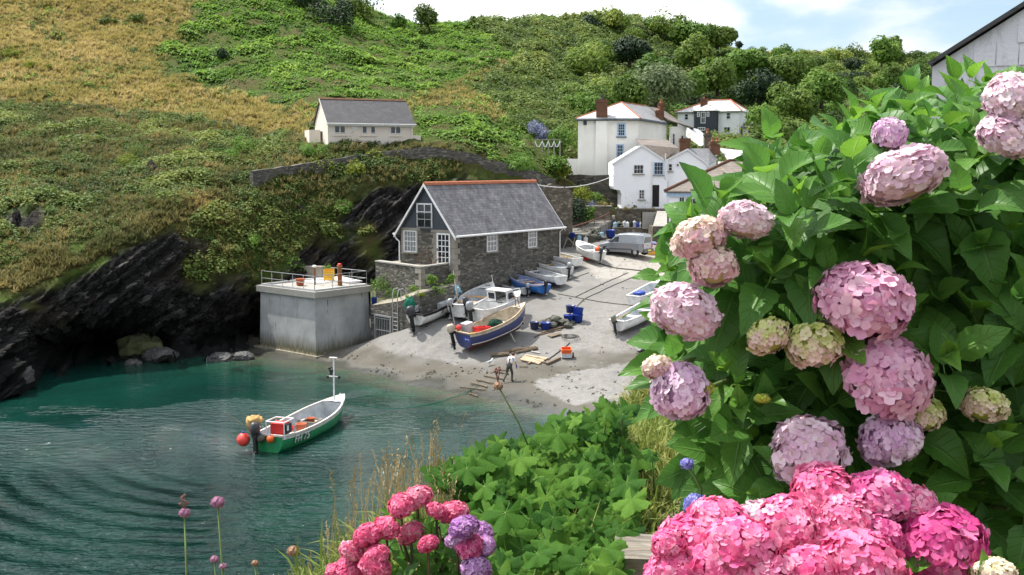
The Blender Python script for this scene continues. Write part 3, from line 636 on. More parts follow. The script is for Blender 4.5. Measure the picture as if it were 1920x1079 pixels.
rail = inset(.10); zr = ZT-.1; m = MB(); runs = [(rail[3], rail[0], 5), (rail[0], rail[1], 3), (rail[1], rail[1].lerp(rail[2], .8), 3)]
posts = MB()
for a, b, n in runs:
    for z in (.5, 1.0): m.tube([a+Vector((0, 0, zr+z)), b+Vector((0, 0, zr+z))], .02, 6)
    for i in range(n+1): q = a.lerp(b, i/n); posts.tube([q+Vector((0, 0, zr)), q+Vector((0, 0, zr+1.0))], .024, 6)
m.build('rail', M['galv'], bl); posts.build('rail_post', M['galv'], bl)
MB().tube([r_*.985+Vector((.1, -.12, ZT-.6)), r_*.985+Vector((.1, -.12, .9)), r_*.985+Vector((.25, -.5, .75))], .06, 8).build('outfall_pipe', M['galv'], bl)
# ================================================================ hut on the hill
ha = R(23); h0 = at(615, 260, 91); hb_ = empty('hillside_hut', (h0.x, h0.y, 0), ha, 'long low cream hut with dark slate roof on the green hillside', 'hut')
HL, HWd, HE, HR = 7.5, 4.9, 16.75, 18.72
m = MB(); gable(m, 0, HL, HWd, 13.0, HE, HR-.12); m.build('wall', M['hutwall'], hb_)
m = MB(); k_ = (HR-HE)/(HWd/2)
for sgn in (0, 1):
    ye = -.28 if sgn == 0 else HWd+.28; zo = HE-.28*k_; a = [(-.12, ye, zo), (HL+.15, ye, zo), (HL+.15, HWd/2, HR), (-.12, HWd/2, HR)]; m.slab(a if sgn == 0 else a[::-1], .09)
hr_ = m.build('roof', M['slate_dark'], hb_)
m = MB(); m.prism([(-.12, HWd/2-.15, HR-.06), (-.12, HWd/2, HR+.06), (-.12, HWd/2+.15, HR-.06)], (HL+.27, 0, 0)); m.build('ridge_tile', M['brick'], hr_)
m = MB(); m.box(-.12, HL+.15, -.34, -.29, HE-.42, HE-.22); m.slab([(-.13, -.3, HE-.36), (-.13, HWd/2, HR-.12), (-.13, HWd/2, HR+.005), (-.13, -.3, HE-.22)], .03); m.build('fascia', M['trim'], hr_)
MB().tube([(-.12, -.4, HE-.27), (HL+.2, -.4, HE-.27)], .06, 6).build('gutter', M['trim'], hr_)
MB().tube([(HL-.12, -.36, HE-.3), (HL-.12, -.08, HE-.5), (HL-.12, -.08, 14.5)], .045, 6).build('downpipe', M['trim'], hb_)
def fx(px_): # position along the hut front under a pixel column
    o = Vector((0, 0, CZ)); mi2 = hb_.matrix_basis.inverted(); d = mi2.to_3x3() @ ray(px_, 240); o = mi2 @ o; return (o+d*(-o.y/d.y)).x
for p0, p1 in ((626.8, 647.3), (678.8, 703.7), (731.7, 751.3)):
    x0, x1 = fx(p0), fx(p1)
    if p0 == 678.8:
        w1 = (x1-x0)*.37; ws_ = [(x0, w1, 1), (x1-w1, w1, 1)]
    else: ws_ = [(x0, x1-x0, 2)]
    for xa, ww, n_ in ws_: window(hb_, (xa, -.004, HE-1.05), (1, 0, 0), ww, .62, n_, 1, fw=.05, mw=.08)
    MB().box(x0-.12, x1+.12, -.08, 0, HE-1.3, HE-1.2).build('sill', M['hutwall'], hb_)
MB().box(-.06, .0, 2.0, 2.9, 13.4, 15.9).build('doorway', M['dark'], hb_)
m = MB(); m.box(-1.2, -.25, 1.75, 1.95, 13.3, 16.0); m.box(-1.2, -1.0, 1.95, 3.6, 13.3, 16.0); m.build('screen_wall', M['hutwall'], hb_)
m = MB(); m.box(HL+.05, HL+.75, .1, .3, 13.3, 15.6); m.build('screen_wall', M['hutwall'], hb_)
MB().box(fx(660), fx(670), -.03, 0, HE-.75, HE-.45).build('notice_plate', M['trim'], hb_)
# ================================================================ houses up the valley
def house(name, label, p, rz=0, cat='house'):
    o = empty(name, (p.x, p.y, 0), rz, label, cat); iv = o.matrix_basis.inverted(); return o, (lambda q: iv @ Vector(q))
def walls(root, foot, zb, zt, mat, name='wall', L=None):
    m = MB(); P2 = [Vector((q.x, q.y, zb)) for q in foot]; P2 = [L(q) for q in P2] if L else P2; m.prism(P2, (0, 0, zt-zb)); o = m.build(name, M[mat], root); return fix_normals(o)
def roofpolys(root, polys, mat, th=.12, name='roof', L=None):
    m = MB()
    for q in polys:
        q = [L(v) if L else Vector(v) for v in q]; nrm = (q[1]-q[0]).cross(q[2]-q[0]).normalized()
        if nrm.z < 0: q = q[::-1]
        m.slab(q, th)
    o = m.build(name, M[mat] if isinstance(mat, str) else [M[k] for k in mat], root); return fix_normals(o)
Z = lambda q, z: Vector((q.x, q.y, z))
# --- tall cream house
A0, Cc, Bb = at(1084, 223, 102.5), at(1197, 223, 102), at(1250, 232, 113); A1 = A0+(Bb-Cc)
ZT_ = 17.45
th_, L = house('tall_house', 'tall cream limewashed house with hipped slate roof and brick chimney', A0, math.atan2(Cc.y-A0.y, Cc.x-A0.x))
walls(th_, [A0, Cc, Bb, A1], 10.5, ZT_, 'cream', L=L)
ap1 = at(1165, 192, 106); ap2 = at(1214, 199.5, 114.5); ov = .3
e = [Z(A0, ZT_)+Vector((-ov, -ov, -.05)), Z(Cc, ZT_)+Vector((ov*.5, -ov, -.05)), Z(Bb, ZT_)+Vector((ov, .1, -.05)), Z(A1, ZT_)+Vector((-ov, .2, -.05))]
rf1 = roofpolys(th_, [[e[0], e[1], ap1]], 'slate_pale', L=L); roofpolys(rf1, [[e[3], e[0], ap1, ap2]], 'slate_pale', name='side_slope', L=L)  # front and left slopes coloured paler to paint the sky's sheen on slate
roofpolys(rf1, [[e[1], e[2], ap2, ap1]], 'slate_grey', name='side_slope', L=L)
m = MB()
for a, b in ((e[1], ap1), (ap1, ap2), (e[0], ap1)): m.tube([L(a)+Vector((0, 0, .0)), L(b)+Vector((0, 0, .0))], .075, 6)
m.build('ridge_tile', M['ridge'], rf1)
m = MB(); 
for a, b in ((e[0], e[1]), (e[1], e[2])): m.tube([L(a)+Vector((0, -.05, -.16)), L(b)+Vector((0, -.05, -.16))], .09, 6)
m.build('gutter', M['dkgutter'], rf1)
u0 = Vector((1, 0, 0)); fl_ = (Cc-A0).length; sc1 = fl_/113.
def ff(px_): return (px_-1084)*sc1
def fz(py_): return CZ+(310-py_)/2000*102.2
m = MB(); m.prism([(ff(1116), -.32, 10.5), (ff(1140), -.32, 10.5), (ff(1138), -.32, ZT_-.2), (ff(1118), -.32, ZT_-.2)], (0, .32, 0)); fix_normals(m.build('chimney_breast', M['cream'], th_))
chimney(rf1, (ff(1128.5), .2), 1.08, .75, ZT_-.3, fz(189), 'brick', 1, potm='dkgutter')
bq = L(at(1236, 210, 111.5)); chimney(rf1, (bq.x, bq.y), .75, .8, ZT_-.2, 18.6); bq = L(at(1239.5, 200, 112.8)); chimney(rf1, (bq.x, bq.y), .62, .7, ZT_, 19.4)
for x0, y0, x1, y1 in ((1157.5, 232.5, 1173.5, 257.5), (1156, 271, 1170.5, 300)):
    window(th_, (ff(x0), -.004, fz(y1)), u0, ff(x1)-ff(x0), (y1-y0)/2000*102.2, 3, 4, fr='trimblue', sash=True, fw=.13, sill='dkgutter')
window(th_, (ff(1094), -.004, fz(236)), u0, .32, .4, 1, 1, fr='dkgutter')
vB = (Bb-Cc); iv3 = th_.matrix_basis.inverted().to_3x3(); uB = iv3 @ Vector((vB.x, vB.y, 0)).normalized()
pB = L(Z(Cc, 0)); q = pB+uB*5.6; q.z = 14.6; window(th_, q, uB, .8, .9, 1, 2, fr='trimblue')
# rear wing
W0 = [Vector((16.55, 112.6, 0)), Vector((18.7, 112.9, 0)), Vector((19.6, 119, 0)), Vector((17.4, 119, 0))]
walls(th_, W0, 11, 17.0, 'cream', 'rear_wing', L)
roofpolys(rf1, [[Vector((16.2, 112.2, 17.7)), Vector((19.0, 112.5, 16.9)), Vector((20.0, 119.5, 16.9)), ap2+Vector((2.2, 5, 0)), ap2+Vector((.1, 0, -.05))]], 'slate_brown', .12, 'wing_roof', L)
uw = iv3 @ Vector((2.15, .3, 0)).normalized(); q = L(Vector((16.75, 112.6, 15.0))); window(th_, q, uw, .32, 1.3, 1, 3); q = L(Vector((17.65, 112.72, 15.0))); window(th_, q, uw, .34, 1.1, 1, 2)
m = MB(); 
for q in ((at(1062, 297, 101), at(1084, 297, 102)),): m.prism([L(Z(q[0], 10.5)), L(Z(q[1], 10.5)), L(Z(q[1], 13.6)), L(Z(q[0], 13.6))], (0, .3, 0))
fix_normals(m.build('yard_wall', M['cream'], th_)); q = L(at(1066, 316, 100.9)); MB().box(q.x, q.x+.25, q.y-.05, q.y, q.z, q.z+.2).build('vent', M['dark'], th_)
# --- white cottage with two gables
g0, g1, g2, g3 = at(1151, 306, 95.5), at(1246, 299, 95), at(1253, 298, 95), at(1328, 307, 95.6)
wc, L = house('white_cottage', 'white twin gabled cottage with narrow dark doorway above the slip yard', g0, math.atan2(g3.y-g0.y, g3.x-g0.x))
lx = lambda px_: (L(at(px_, 310, 95.2))).x
gz = lambda py_: CZ+(310-py_)/2000*95.2
xa0, xap, xv, xv2, xbp, xb1 = lx(1151), lx(1204), lx(1246), lx(1253), lx(1291), lx(1328)
zA, zAp, zV, zBp, zB = gz(306), gz(274), gz(299), gz(281), gz(307)
m = MB(); m.prism([(lx(1167), 0, gz(392)), (xv2, 0, gz(392)), (xv2, 0, zV), (xv, 0, zV), (xap, 0, zAp), (xa0, 0, zA), (xa0, 0, gz(350)), (lx(1153), 0, gz(355)), (lx(1164), 0, gz(357)), (lx(1167), 0, gz(364))], (0, 4.5, 0)); fix_normals(m.build('wall', M['white'], wc))
m = MB(); m.prism([(xv2, .35, gz(400)), (xb1, .35, gz(400)), (xb1, .35, zB), (xbp, .35, zBp), (xv2, .35, zV)], (.9, 5, 0)); fix_normals(m.build('wall', M['white'], wc))
t0 = .08
ra = roofpolys(wc, [[Vector((xa0-.15, -.12, zA-.05)), Vector((xap, -.12, zAp+t0)), Vector((xap+.55, 5, zAp+t0+.09)), Vector((xa0+.33, 5, zA-.05))]], 'slate_grey')
roofpolys(ra, [[Vector((xap, -.12, zAp+t0)), Vector((xv+.1, -.12, zV)), L(at(1273, 278, 97.5)), L(at(1251, 262.5, 101.5)), L(at(1193, 261, 101.5))]], 'slate_brown', name='side_slope')
rb = roofpolys(wc, [[Vector((xbp, .22, zBp+t0)), Vector((xb1+.2, .22, zB-.05)), Vector((xb1+2.1, 5.4, gz(299))), Vector((xbp+2.9, 5.4, gz(277)))]], 'slate_grey')
roofpolys(rb, [[Vector((xv+.02, .22, zV)), Vector((xbp, .22, zBp+t0)), Vector((xbp+2.9, 5.4, gz(277))), Vector((xv+1.5, 5.2, gz(288)))]], 'slate_brown', name='side_slope')
m = MB(); m.slab([(xa0-.15, -.13, zA-.2), (xap, -.13, zAp-.06), (xap, -.13, zAp+.1), (xa0-.15, -.13, zA-.03)], .03); m.slab([(xap, -.13, zAp-.06), (xv, -.13, zV-.14), (xv, -.13, zV+.02), (xap, -.13, zAp+.1)], .03)
m.slab([(xv2, .2, zV-.12), (xbp, .2, zBp-.06), (xbp, .2, zBp+.09), (xv2, .2, zV+.02)], .03); m.slab([(xbp, .2, zBp-.06), (xb1+.15, .2, zB-.2), (xb1+.15, .2, zB-.03), (xbp, .2, zBp+.09)], .03)
m.build('bargeboard', M['trim'], ra)
cq = lx(1287.5); chimney(rb, (cq, .9), .92, .7, zV, gz(260), 'brick', 0)
q = L(at(1340, 275, 101)); chimney(rb, (q.x, q.y), .9, .7, gz(290), gz(264), 'brick', 2); q = L(at(1326, 270, 103)); chimney(rb, (q.x, q.y), .62, .62, gz(300), gz(246), 'stone_brown', 1)
for x0, y0, x1, y1, nx, ny, fr, yo in ((1188.5, 309, 1208, 326.5, 3, 2, 'trim', 0), (1227, 304.5, 1245, 328, 3, 3, 'trimblue', 0), (1199, 355.5, 1210.5, 374, 2, 3, 'trim', 0), (1255, 307, 1263.5, 321.5, 1, 2, 'trim', .35), (1296, 314.5, 1307, 335, 1, 2, 'trim', .35)):
    window(wc, (lx(x0), yo-.004, gz(y1)), u0, lx(x1)-lx(x0), (y1-y0)/2000*95.2, nx, ny, fr=fr, fw=.07, sill='quoin')
MB().box(lx(1225), lx(1238), -.006, 0, gz(388), gz(347)).build('doorway', M['dark'], wc)
MB().tube([(lx(1223), -.07, zV-.2), (lx(1223), -.07, gz(388))], .05, 6).build('downpipe', M['trim'], wc); MB().tube([(lx(1248.5), -.08, gz(288)), (lx(1248.5), -.08, gz(335)), (lx(1255), .28, gz(340)), (lx(1255), .28, gz(352))], .05, 6).build('downpipe', M['trim'], wc)
MB().box(lx(1272), lx(1274), .1, .35, gz(312), gz(308)).build('wall_lamp', M['black'], wc)
# --- low cottage with pale roof behind
p0 = at(1352, 300, 99); pc, L = house('low_cottage', 'low white cottage with pale patched slate roof behind the twin gables', p0)
F4 = [at(1356, 305, 99), at(1418, 305, 99.5), at(1418, 305, 105), at(1346, 305, 105)]; walls(pc, F4, 9, 13.35, 'white', L=L)
roofpolys(pc, [[at(1366, 301, 98.5), at(1415, 300, 99), at(1396, 283, 103.5), at(1349, 278, 103)], [at(1349, 278, 103), at(1396, 283, 103.5), at(1410, 295, 107), at(1355, 290, 107)]], 'slate_pale', L=L)
p0 = at(1290, 260, 113); sr, L = house('narrow_cottage', 'narrow whitewashed cottage with steep sloping pale slate roof between chimneys', p0)
roofpolys(sr, [[at(1286, 236.5, 113), at(1322, 271, 106.5), at(1311, 274, 106), at(1286, 256, 111.5)], [at(1286, 236.5, 113), at(1322, 271, 106.5), at(1345, 272, 112), at(1310, 243, 118)]], 'slate_pale', L=L)
walls(sr, [at(1288, 260, 112), at(1320, 272, 107), at(1344, 272, 112), at(1309, 250, 117)], 10, 14.6, 'white', L=L)
# --- near house on the right with hipped brown roof
p0 = at(1251, 358, 80); nh, L = house('near_house', 'white house with brown hipped slate roof and blue fascia beside the slip', p0, R(-9))
iv4 = nh.matrix_basis.inverted(); nz = lambda py_: CZ+(310-py_)/2000*80.
fzE = nz(358)
m = MB(); m.box(.15, 11, .15, 8, 4.5, fzE); m.build('wall', M['white'], nh)
e4 = [Vector((-.2, -.2, fzE-.02)), Vector((11.3, -.2, fzE-.02)), Vector((11.3, 8.3, fzE-.02)), Vector((-.2, 8.3, fzE-.02))]
r1_ = L(at(1368, 302, 84)); r2_ = Vector((8, r1_.y, r1_.z))
nr_ = roofpolys(nh, [[e4[0], e4[1], r2_, r1_], [e4[1], e4[2], r2_], [e4[2], e4[3], r1_, r2_], [e4[3], e4[0], r1_]], 'slate_brown')
m = MB(); m.tube([e4[0]+Vector((0, 0, .05)), r1_+Vector((0, 0, .06)), r2_+Vector((0, 0, .06))], .11, 6); m.build('ridge_tile', M['brick'], nr_)
MB().box(-.05, 11, -.02, .148, fzE-.42, fzE-.14).build('fascia', M['trimblue'], nh)
wx_ = lambda px_: L(at(px_, 385, 80.15)).x
window(nh, (wx_(1272), .146, nz(403)), u0, wx_(1284.5)-wx_(1272), 35/2000*80, 2, 4, fw=.09, sill='quoin'); window(nh, (wx_(1288), .146, nz(404)), u0, 1.1, 1.35, 3, 3, fw=.09)
# --- far house with slate-hung bay
p0 = at(1270, 255, 168); fh, L = house('valley_house', 'distant white hip roofed house with dark slate hung bay', p0, R(-25))
ivf = fh.matrix_basis.inverted()
def fl2(px_): # along its front
    o = ivf @ Vector((0, 0, CZ)); d = ivf.to_3x3() @ ray(px_, 230); return (o+d*(-o.y/d.y)).x
fz2 = lambda py_: CZ+(310-py_)/2000*167.
xe = fl2(1386); m = MB(); m.box(0, xe, 0, 6.5, 14, fz2(213)); m.build('wall', M['white'], fh)
zq = fz2(212); zr_ = fz2(190); ev = [Vector((-.4, -.4, zq)), Vector((xe+.4, -.4, zq)), Vector((xe+.4, 6.9, zq)), Vector((-.4, 6.9, zq))]; ra_, rb_ = Vector((4.4, 3.2, zr_)), Vector((xe-2.2, 3.2, zr_))
fr_ = roofpolys(fh, [[ev[0], ev[1], rb_, ra_], [ev[1], ev[2], rb_], [ev[2], ev[3], ra_, rb_], [ev[3], ev[0], ra_]], 'slate_pale', .15)  # pale colour stands in for bright sky reflected off these slopes
m = MB()
for a, b in ((ev[0], ra_), (ra_, rb_), (rb_, ev[1]), (rb_, ev[2])): m.tube([a+Vector((0, 0, .08)), b+Vector((0, 0, .08))], .09, 5)
m.build('ridge_tile', M['ridge'], fr_); chimney(fr_, (fl2(1315), 1.4), .95, .8, zq, fz2(187), 'brick', 1)
b0, b1 = fl2(1301), fl2(1347); m = MB(); m.prism([(b0, -.002, 14), (b0+.5, -1.0, 14), (b1-.2, -1.0, 14), (b1, -.002, 14)], (0, 0, fz2(209)-14)); fix_normals(m.build('slate_bay', M['slate_hung'], fh))
bm_ = Vector(((b0+b1)/2, .4, fz2(199))); roofpolys(fr_, [[Vector((b0-.2, -.2, zq+.1)), Vector((b0+.4, -1.2, zq+.1)), bm_], [Vector((b0+.4, -1.2, zq+.1)), Vector((b1-.1, -1.2, zq+.1)), bm_], [Vector((b1-.1, -1.2, zq+.1)), Vector((b1+.3, -.2, zq+.1)), bm_]], 'slate_pale', .1, 'bay_roof')
for x0, y0, x1, y1, nx, ny, yo in ((1317, 213, 1326, 234, 2, 2, -1), (1310, 213, 1315, 222, 1, 2, -1), (1328, 213, 1333, 222, 1, 2, -1), (1312, 241, 1326, 247, 3, 1, -1), (1361, 214, 1370, 227, 1, 2, 0), (1357, 240, 1370, 252, 2, 1, 0), (1283, 215, 1291, 227, 1, 2, 0)):
    window(fh, (fl2(x0), yo-.01, fz2(y1)), u0, fl2(x1)-fl2(x0), (y1-y0)/2000*167, nx, ny, fw=.12, mw=.06)
m = MB(); xl = fl2(1388); m.box(xl+.1, xl+4.2, 1.2, 5, 14, fz2(242)); m.build('lean_to', M['white'], fh); roofpolys(fr_, [[Vector((xl-.1, .9, fz2(241))), Vector((xl+4.5, .9, fz2(243))), Vector((xl+3.5, 3.5, fz2(231))), Vector((xl+.1, 3.5, fz2(229)))], [Vector((xl+4.5, .9, fz2(243))), Vector((xl+4.5, 5.2, fz2(243))), Vector((xl+3.5, 3.5, fz2(231)))]], 'slate_grey', .12, 'lean_to_roof')
window(fh, (xl+.9, 1.19, fz2(253)), u0, .9, .8, 1, 1, fw=.12)
# --- white-painted slate gable close on the right
g_ = empty('slate_gable', (2.6, 9.0, 0), R(-25), 'white painted slate gable end with dark roof edge behind hydrangea', 'house end')
def gq(px_, py_): v = at(px_, py_, 9.0); return Vector((v.x-2.6, 0, v.z))
e0, e1 = gq(1735, 133), gq(1925, 12); sl2 = (e1.z-e0.z)/(e1.x-e0.x); apx = e0.x+3.2; apz = e0.z+3.2*sl2
m = MB(); m.prism([(e0.x, 0, 10), (e0.x+6.4, 0, 10), (e0.x+6.4, 0, e0.z), (apx, 0, apz), (e0.x, 0, e0.z)], (0, 5, 0))
gw_ = fix_normals(m.build('wall', M['slatewhite'], g_))
m = MB(); m.slab([(e0.x-.02, -.06, e0.z-.02*sl2), (apx, -.06, apz), (apx, 5.1, apz), (e0.x-.02, 5.1, e0.z-.02*sl2)][::-1], .03); m.slab([(apx, -.06, apz), (e0.x+6.6, -.06, e0.z-.2*sl2), (e0.x+6.6, 5.1, e0.z-.2*sl2), (apx, 5.1, apz)][::-1], .03)
rr_ = fix_normals(m.build('roof', M['slate_dark'], g_)); rr_.location.z = .02
m = MB()
for row in range(17):
    z = e0.z-1.2+row*.17; xs = max(0, (z+.15-e0.z)/sl2)+e0.x+.03; x = xs+random.random()*.1
    while x < e0.x+2.6:
        w_ = random.uniform(.16, .3); x2 = min(x+w_, e0.x+2.65); m.slab([(x, -.012-random.random()*.006, z), (x2-.008, -.012, z+random.uniform(-.008, .008)), (x2-.008, -.003, z+.185), (x, -.003, z+.185)], .008); x = x2
m.build('hung_slate', M['slatewhite'], g_)
# ================================================================ walls, steps and yard
stone_wall('hillside_wall', 'long overgrown dry stone wall curving along the hillside above the boathouse', [at(474, 321, 82.6), at(533, 312, 84.5), at(586, 303, 86.5), at(664, 291, 88.5), at(745, 282, 90), at(800, 276, 90.5), at(868, 284, 91), at(915, 298, 92), at(960, 311, 93), at(1000, 321, 94), at(1042, 338, 95)], [9.2, 9.6, 10.2, 10.6, 10.6, 10.2, 9.5, 9, 8.5, 8, 7.5], .5, 'stone', step=.9, rag=.1)
stone_wall('retaining_wall', 'dark stone retaining wall below the tall cream house', [at(1063, 329, 100.5), at(1110, 328.5, 99.8), at(1172, 328, 98.5)], [8, 8, 8], .5, 'stone_dark', step=1.2)
stone_wall('ruined_wall', 'rough broken stone wall end behind the boathouse roof', [at(1020, 352, 88.5), at(1035, 347, 88.5), at(1060, 352, 89), at(1074, 362, 90)], [4, 4, 4, 4], .9, 'stone_brown', step=.6, rag=.16)
stone_wall('garden_wall', 'low stone garden wall with pale top beside the steps', [at(1090, 388, 95.5), at(1120, 387, 95.3), at(1146, 388, 95)], [6.2, 6.2, 6.2], .5, 'stone_brown', cap='coping', step=1.0)
stone_wall('garden_wall', 'upper stone garden wall slanting down from the retaining wall', [at(1074, 372, 96.5), at(1095, 377, 96.2), at(1118, 383, 96)], [7, 7, 7], .4, 'stone_dark', step=1.0)
stone_wall('yard_wall', 'grey block yard wall under the white cottage with canisters on its ledge', [at(1153, 392.5, 94.6), at(1200, 392.5, 94.3), at(1252, 393, 94)], [6, 6, 6], .5, 'concrete' if False else 'stone_brown', cap='coping', step=2.0, rag=0)
lw = MB(); a, b = at(1150, 427, 93.2), at(1240, 429, 92.8); lw.prism([Vector((a.x, a.y, 5.8)), Vector((b.x, b.y, 5.8)), Vector((b.x, b.y+1.4, 5.8)), Vector((a.x, a.y+1.4, 5.8))], (0, 0, a.z-5.8))
o = lw.build('ledge_wall', M['stone_brown']); fix_normals(o); tag(o, 'low rubble ledge wall behind the silver van', 'stone wall')
stone_wall('slip_wall', 'dark retaining wall under the stone steps at the slip head', [at(1052, 441, 88.8), at(1085, 441, 89.5), at(1140, 446, 91.3), at(1152, 430, 92.6)], [5, 5, 5.6, 5.8], .5, 'stone_dark', step=1.2)
stp = empty('stone_steps', at(1083, 441, 90.2), 0, 'pale stone steps with rusty handrail climbing to the garden', 'steps')
iv5 = Vector(stp.location); a, b = at(1084, 441, 90.2)-iv5, at(1152, 404, 97)-iv5; m = MB(); nS = 13
for k in range(nS):
    p = a.lerp(b, k/nS); z0 = p.z; hh = (b.z-a.z)/nS; d = (b-a)/nS; d.z = 0; sd2 = Vector((-d.y, d.x, 0)).normalized()*1.0
    m.prism([p+sd2*.9+Vector((0, 0, -1.2)), p-sd2*.7+Vector((0, 0, -1.2)), p-sd2*.7+d*1.3+Vector((0, 0, -1.2)), p+sd2*.9+d*1.3+Vector((0, 0, -1.2))], (0, 0, 1.2+hh*.95))
fix_normals(m.build('tread', M['coping'], stp)); m = MB()
hA, hB = at(1050, 433, 89)-iv5, at(1154, 396, 95.5)-iv5; m.tube([hA, hA.lerp(hB, .5)+Vector((0, 0, -.12)), hB], .06, 6)
for k in (0, .17, .38, .6, .8, 1): p = hA.lerp(hB, k); m.tube([p, p+Vector((0, 0, -1.25))], .04, 6)
m.build('handrail', M['iron'], stp)
# lean-to store at the end of the yard wall
ls0 = at(1224, 459, 89.6); ls = empty('yard_store', (ls0.x, ls0.y, 0), 0, 'small rubble lean-to store with sheet roof against the white house', 'store')
iv6 = Vector((ls0.x, ls0.y, 0)); q = [at(1224, 424, 89.6)-iv6, at(1250.5, 424, 89.6)-iv6, at(1250.5, 396, 93.6)-iv6, at(1232, 396, 93.6)-iv6]
m = MB(); m.prism([Vector((q[0].x, 0, 5.8)), Vector((q[1].x, 0, 5.8)), Vector((q[1].x, 0, q[1].z-.08)), Vector((q[0].x, 0, q[0].z-.08))], (0, 3, 0)); fix_normals(m.build('wall', M['stone_brown'], ls))
roofpolys(ls, [[v+Vector((0, -.1, 0)) for v in q]], 'coping', .07)
cr0 = at(1204, 430, 92.7); hp = empty('timber_hopper', cr0, 0, 'flared timber slatted bin standing on the ledge beside the lean-to store', 'bin')
m = MB(); hgt = 1.5; wv_ = .93; 
for i, (a, b) in enumerate((((0, 0), (wv_, 0)), ((wv_, 0), (wv_+.45, .8)), ((0, 0), (0, .8)))):
    for k in range(8):
        z = k*.185; fl3 = .0+k*.012
        m.prism([(a[0], a[1], z), (b[0]+fl3*2*(i == 1), b[1], z), (b[0]+fl3*2*(i == 1), b[1]+.03, z), (a[0], a[1]+.03, z)], (0, 0, .17))
m.build('slats', M['coping'], hp)
# rope-railed garden fence on the hill
fh_ = hit(1026, 288, hill_bvh); FD = fh_.y-.6; fp = [at(x, 284, FD) for x in (1003, 1017, 1028, 1039, 1050)]; gf = empty('rope_fence', fp[0], 0, 'short timber post fence hung with white ropes in the hill garden', 'fence'); iv7 = Vector(gf.location)
m = MB(); rp_ = MB()
for i, p in enumerate(fp): m.box(*(lambda v: (v.x-.06, v.x+.06, v.y-.06, v.y+.06, v.z-1.2, v.z+1.1))(p-iv7))
m.bar(fp[0]-iv7+Vector((0, 0, 1.1)), fp[-1]-iv7+Vector((0, 0, 1.1)), .09); m.build('post', M['quoin'], gf)
for i in range(4):
    a, b = fp[i]-iv7+Vector((0, -.08, .9)), fp[i+1]-iv7+Vector((0, -.08, .95)); rp_.tube([a, a.lerp(b, .3)+Vector((0, 0, -.5)), a.lerp(b, .6)+Vector((0, 0, -.5)), b], .05, 5)
rp_.build('rope', M['trim'], gf)
a, b = at(1008, 347, 86), at(1152, 329, 95.4); pts = [a.lerp(b, k/8)+Vector((0, 0, -1.0*4*(k/8)*(1-k/8)*.55)) for k in range(9)]
o = MB().tube(pts, .035, 5).build('overhead_cable', M['trim']); tag(o, 'pale cable slung from boathouse ridge to white cottage', 'cable')
# ---------------------------------------------------------------- boats
def paint(name, col, rough=.4, dirt=None, var=.15, sc_=3.5): return flat(name, col, rough, var=var, sc_=sc_, spec=.45, dirt=dirt)
M['bwhite'] = paint('white_gelcoat', (.78, .78, .77), .3, (.56, .55, .52)); M['bgrey'] = paint('pale_grey_paint', (.52, .55, .57), .5, (.38, .39, .40)); M['bcream'] = paint('stained_cream_paint', (.58, .53, .43), .5, (.34, .27, .17))
M['bgreen'] = paint('bright_green_paint', (.015, .25, .09), .3, (.012, .20, .07)); M['bnavy'] = paint('navy_blue_paint', (.025, .04, .17), .4, (.05, .055, .10), .3); M['bblue'] = paint('bright_blue_paint', (.02, .16, .50), .35, (.03, .12, .36))
M['bdkblue'] = paint('dark_blue_paint', (.02, .06, .22), .4); M['antifoul'] = paint('red_brown_antifoul', (.13, .05, .045), .8, (.09, .045, .04), .3); M['tan'] = paint('tan_timber', (.52, .33, .16), .55, (.40, .25, .13)); M['gunwood'] = paint('worn_gunwale_timber', (.45, .34, .22), .6, (.30, .22, .14))
M['palegun'] = paint('scuffed_white_timber', (.66, .63, .58), .5, (.46, .42, .36)); M['orange'] = paint('orange_plastic', (.78, .13, .02), .4); M['redp'] = paint('red_plastic', (.68, .03, .03), .4, (.5, .03, .03)); M['redbuoy'] = paint('coral_red_buoy', (.80, .075, .055), .35, (.66, .06, .05)); M['yellow'] = paint('yellow_plastic', (.75, .42, .03), .45); M['tubblue'] = paint('blue_plastic_tub', (.015, .05, .36), .4, (.02, .05, .26)); M['terracotta'] = paint('terracotta', (.46, .12, .045), .75, (.38, .10, .05)); M['greynet'] = mottled('bundled_net', ((.14, .14, .11), (.24, .235, .20), (.08, .085, .06)), (6, 22), bump=1.0, bdist=.08); M['greennet'] = mottled('green_net', ((.02, .22, .13), (.04, .32, .20), (.012, .12, .08)), (8, 28), bump=1.0, bdist=.06); M['dkmotor'] = paint('charcoal_cowl', (.055, .058, .065), .35, (.04, .04, .045)); M['gremotor'] = paint('silver_cowl', (.34, .36, .38), .3); M['olive'] = paint('olive_cowl', (.20, .20, .15), .4); M['lilac'] = paint('lilac_blue_paint', (.27, .34, .56), .5); M['buff'] = paint('buff_cloth', (.52, .33, .13), .85, (.42, .25, .09), .25); M['skyblue'] = paint('pale_blue_plastic', (.30, .50, .62), .5)
def hull_funcs(L, B, H, tw, rise, rake, kr):
    def b(s):
        if s < .45: return B/2*(tw+(1-tw)*math.sin(min(1, s/.45)*math.pi/2))
        return max(.012, B/2*max(0, math.cos(((s-.45)/.55)**1.5*math.pi/2))**.85)
    def sh(s): return H*(1+rise*max(0, (s-.3)/.7)**2+.10*max(0, (.25-s)/.25)**2)
    def kz(s): return kr*H*max(0, (s-.72)/.28)**2.4+.10*H*max(0, (.3-s)/.3)**1.5
    def xx(s, t): return L*(s-.5)+rake*L*t*max(0, (s-.75)/.25)**2
    return b, sh, kz, xx
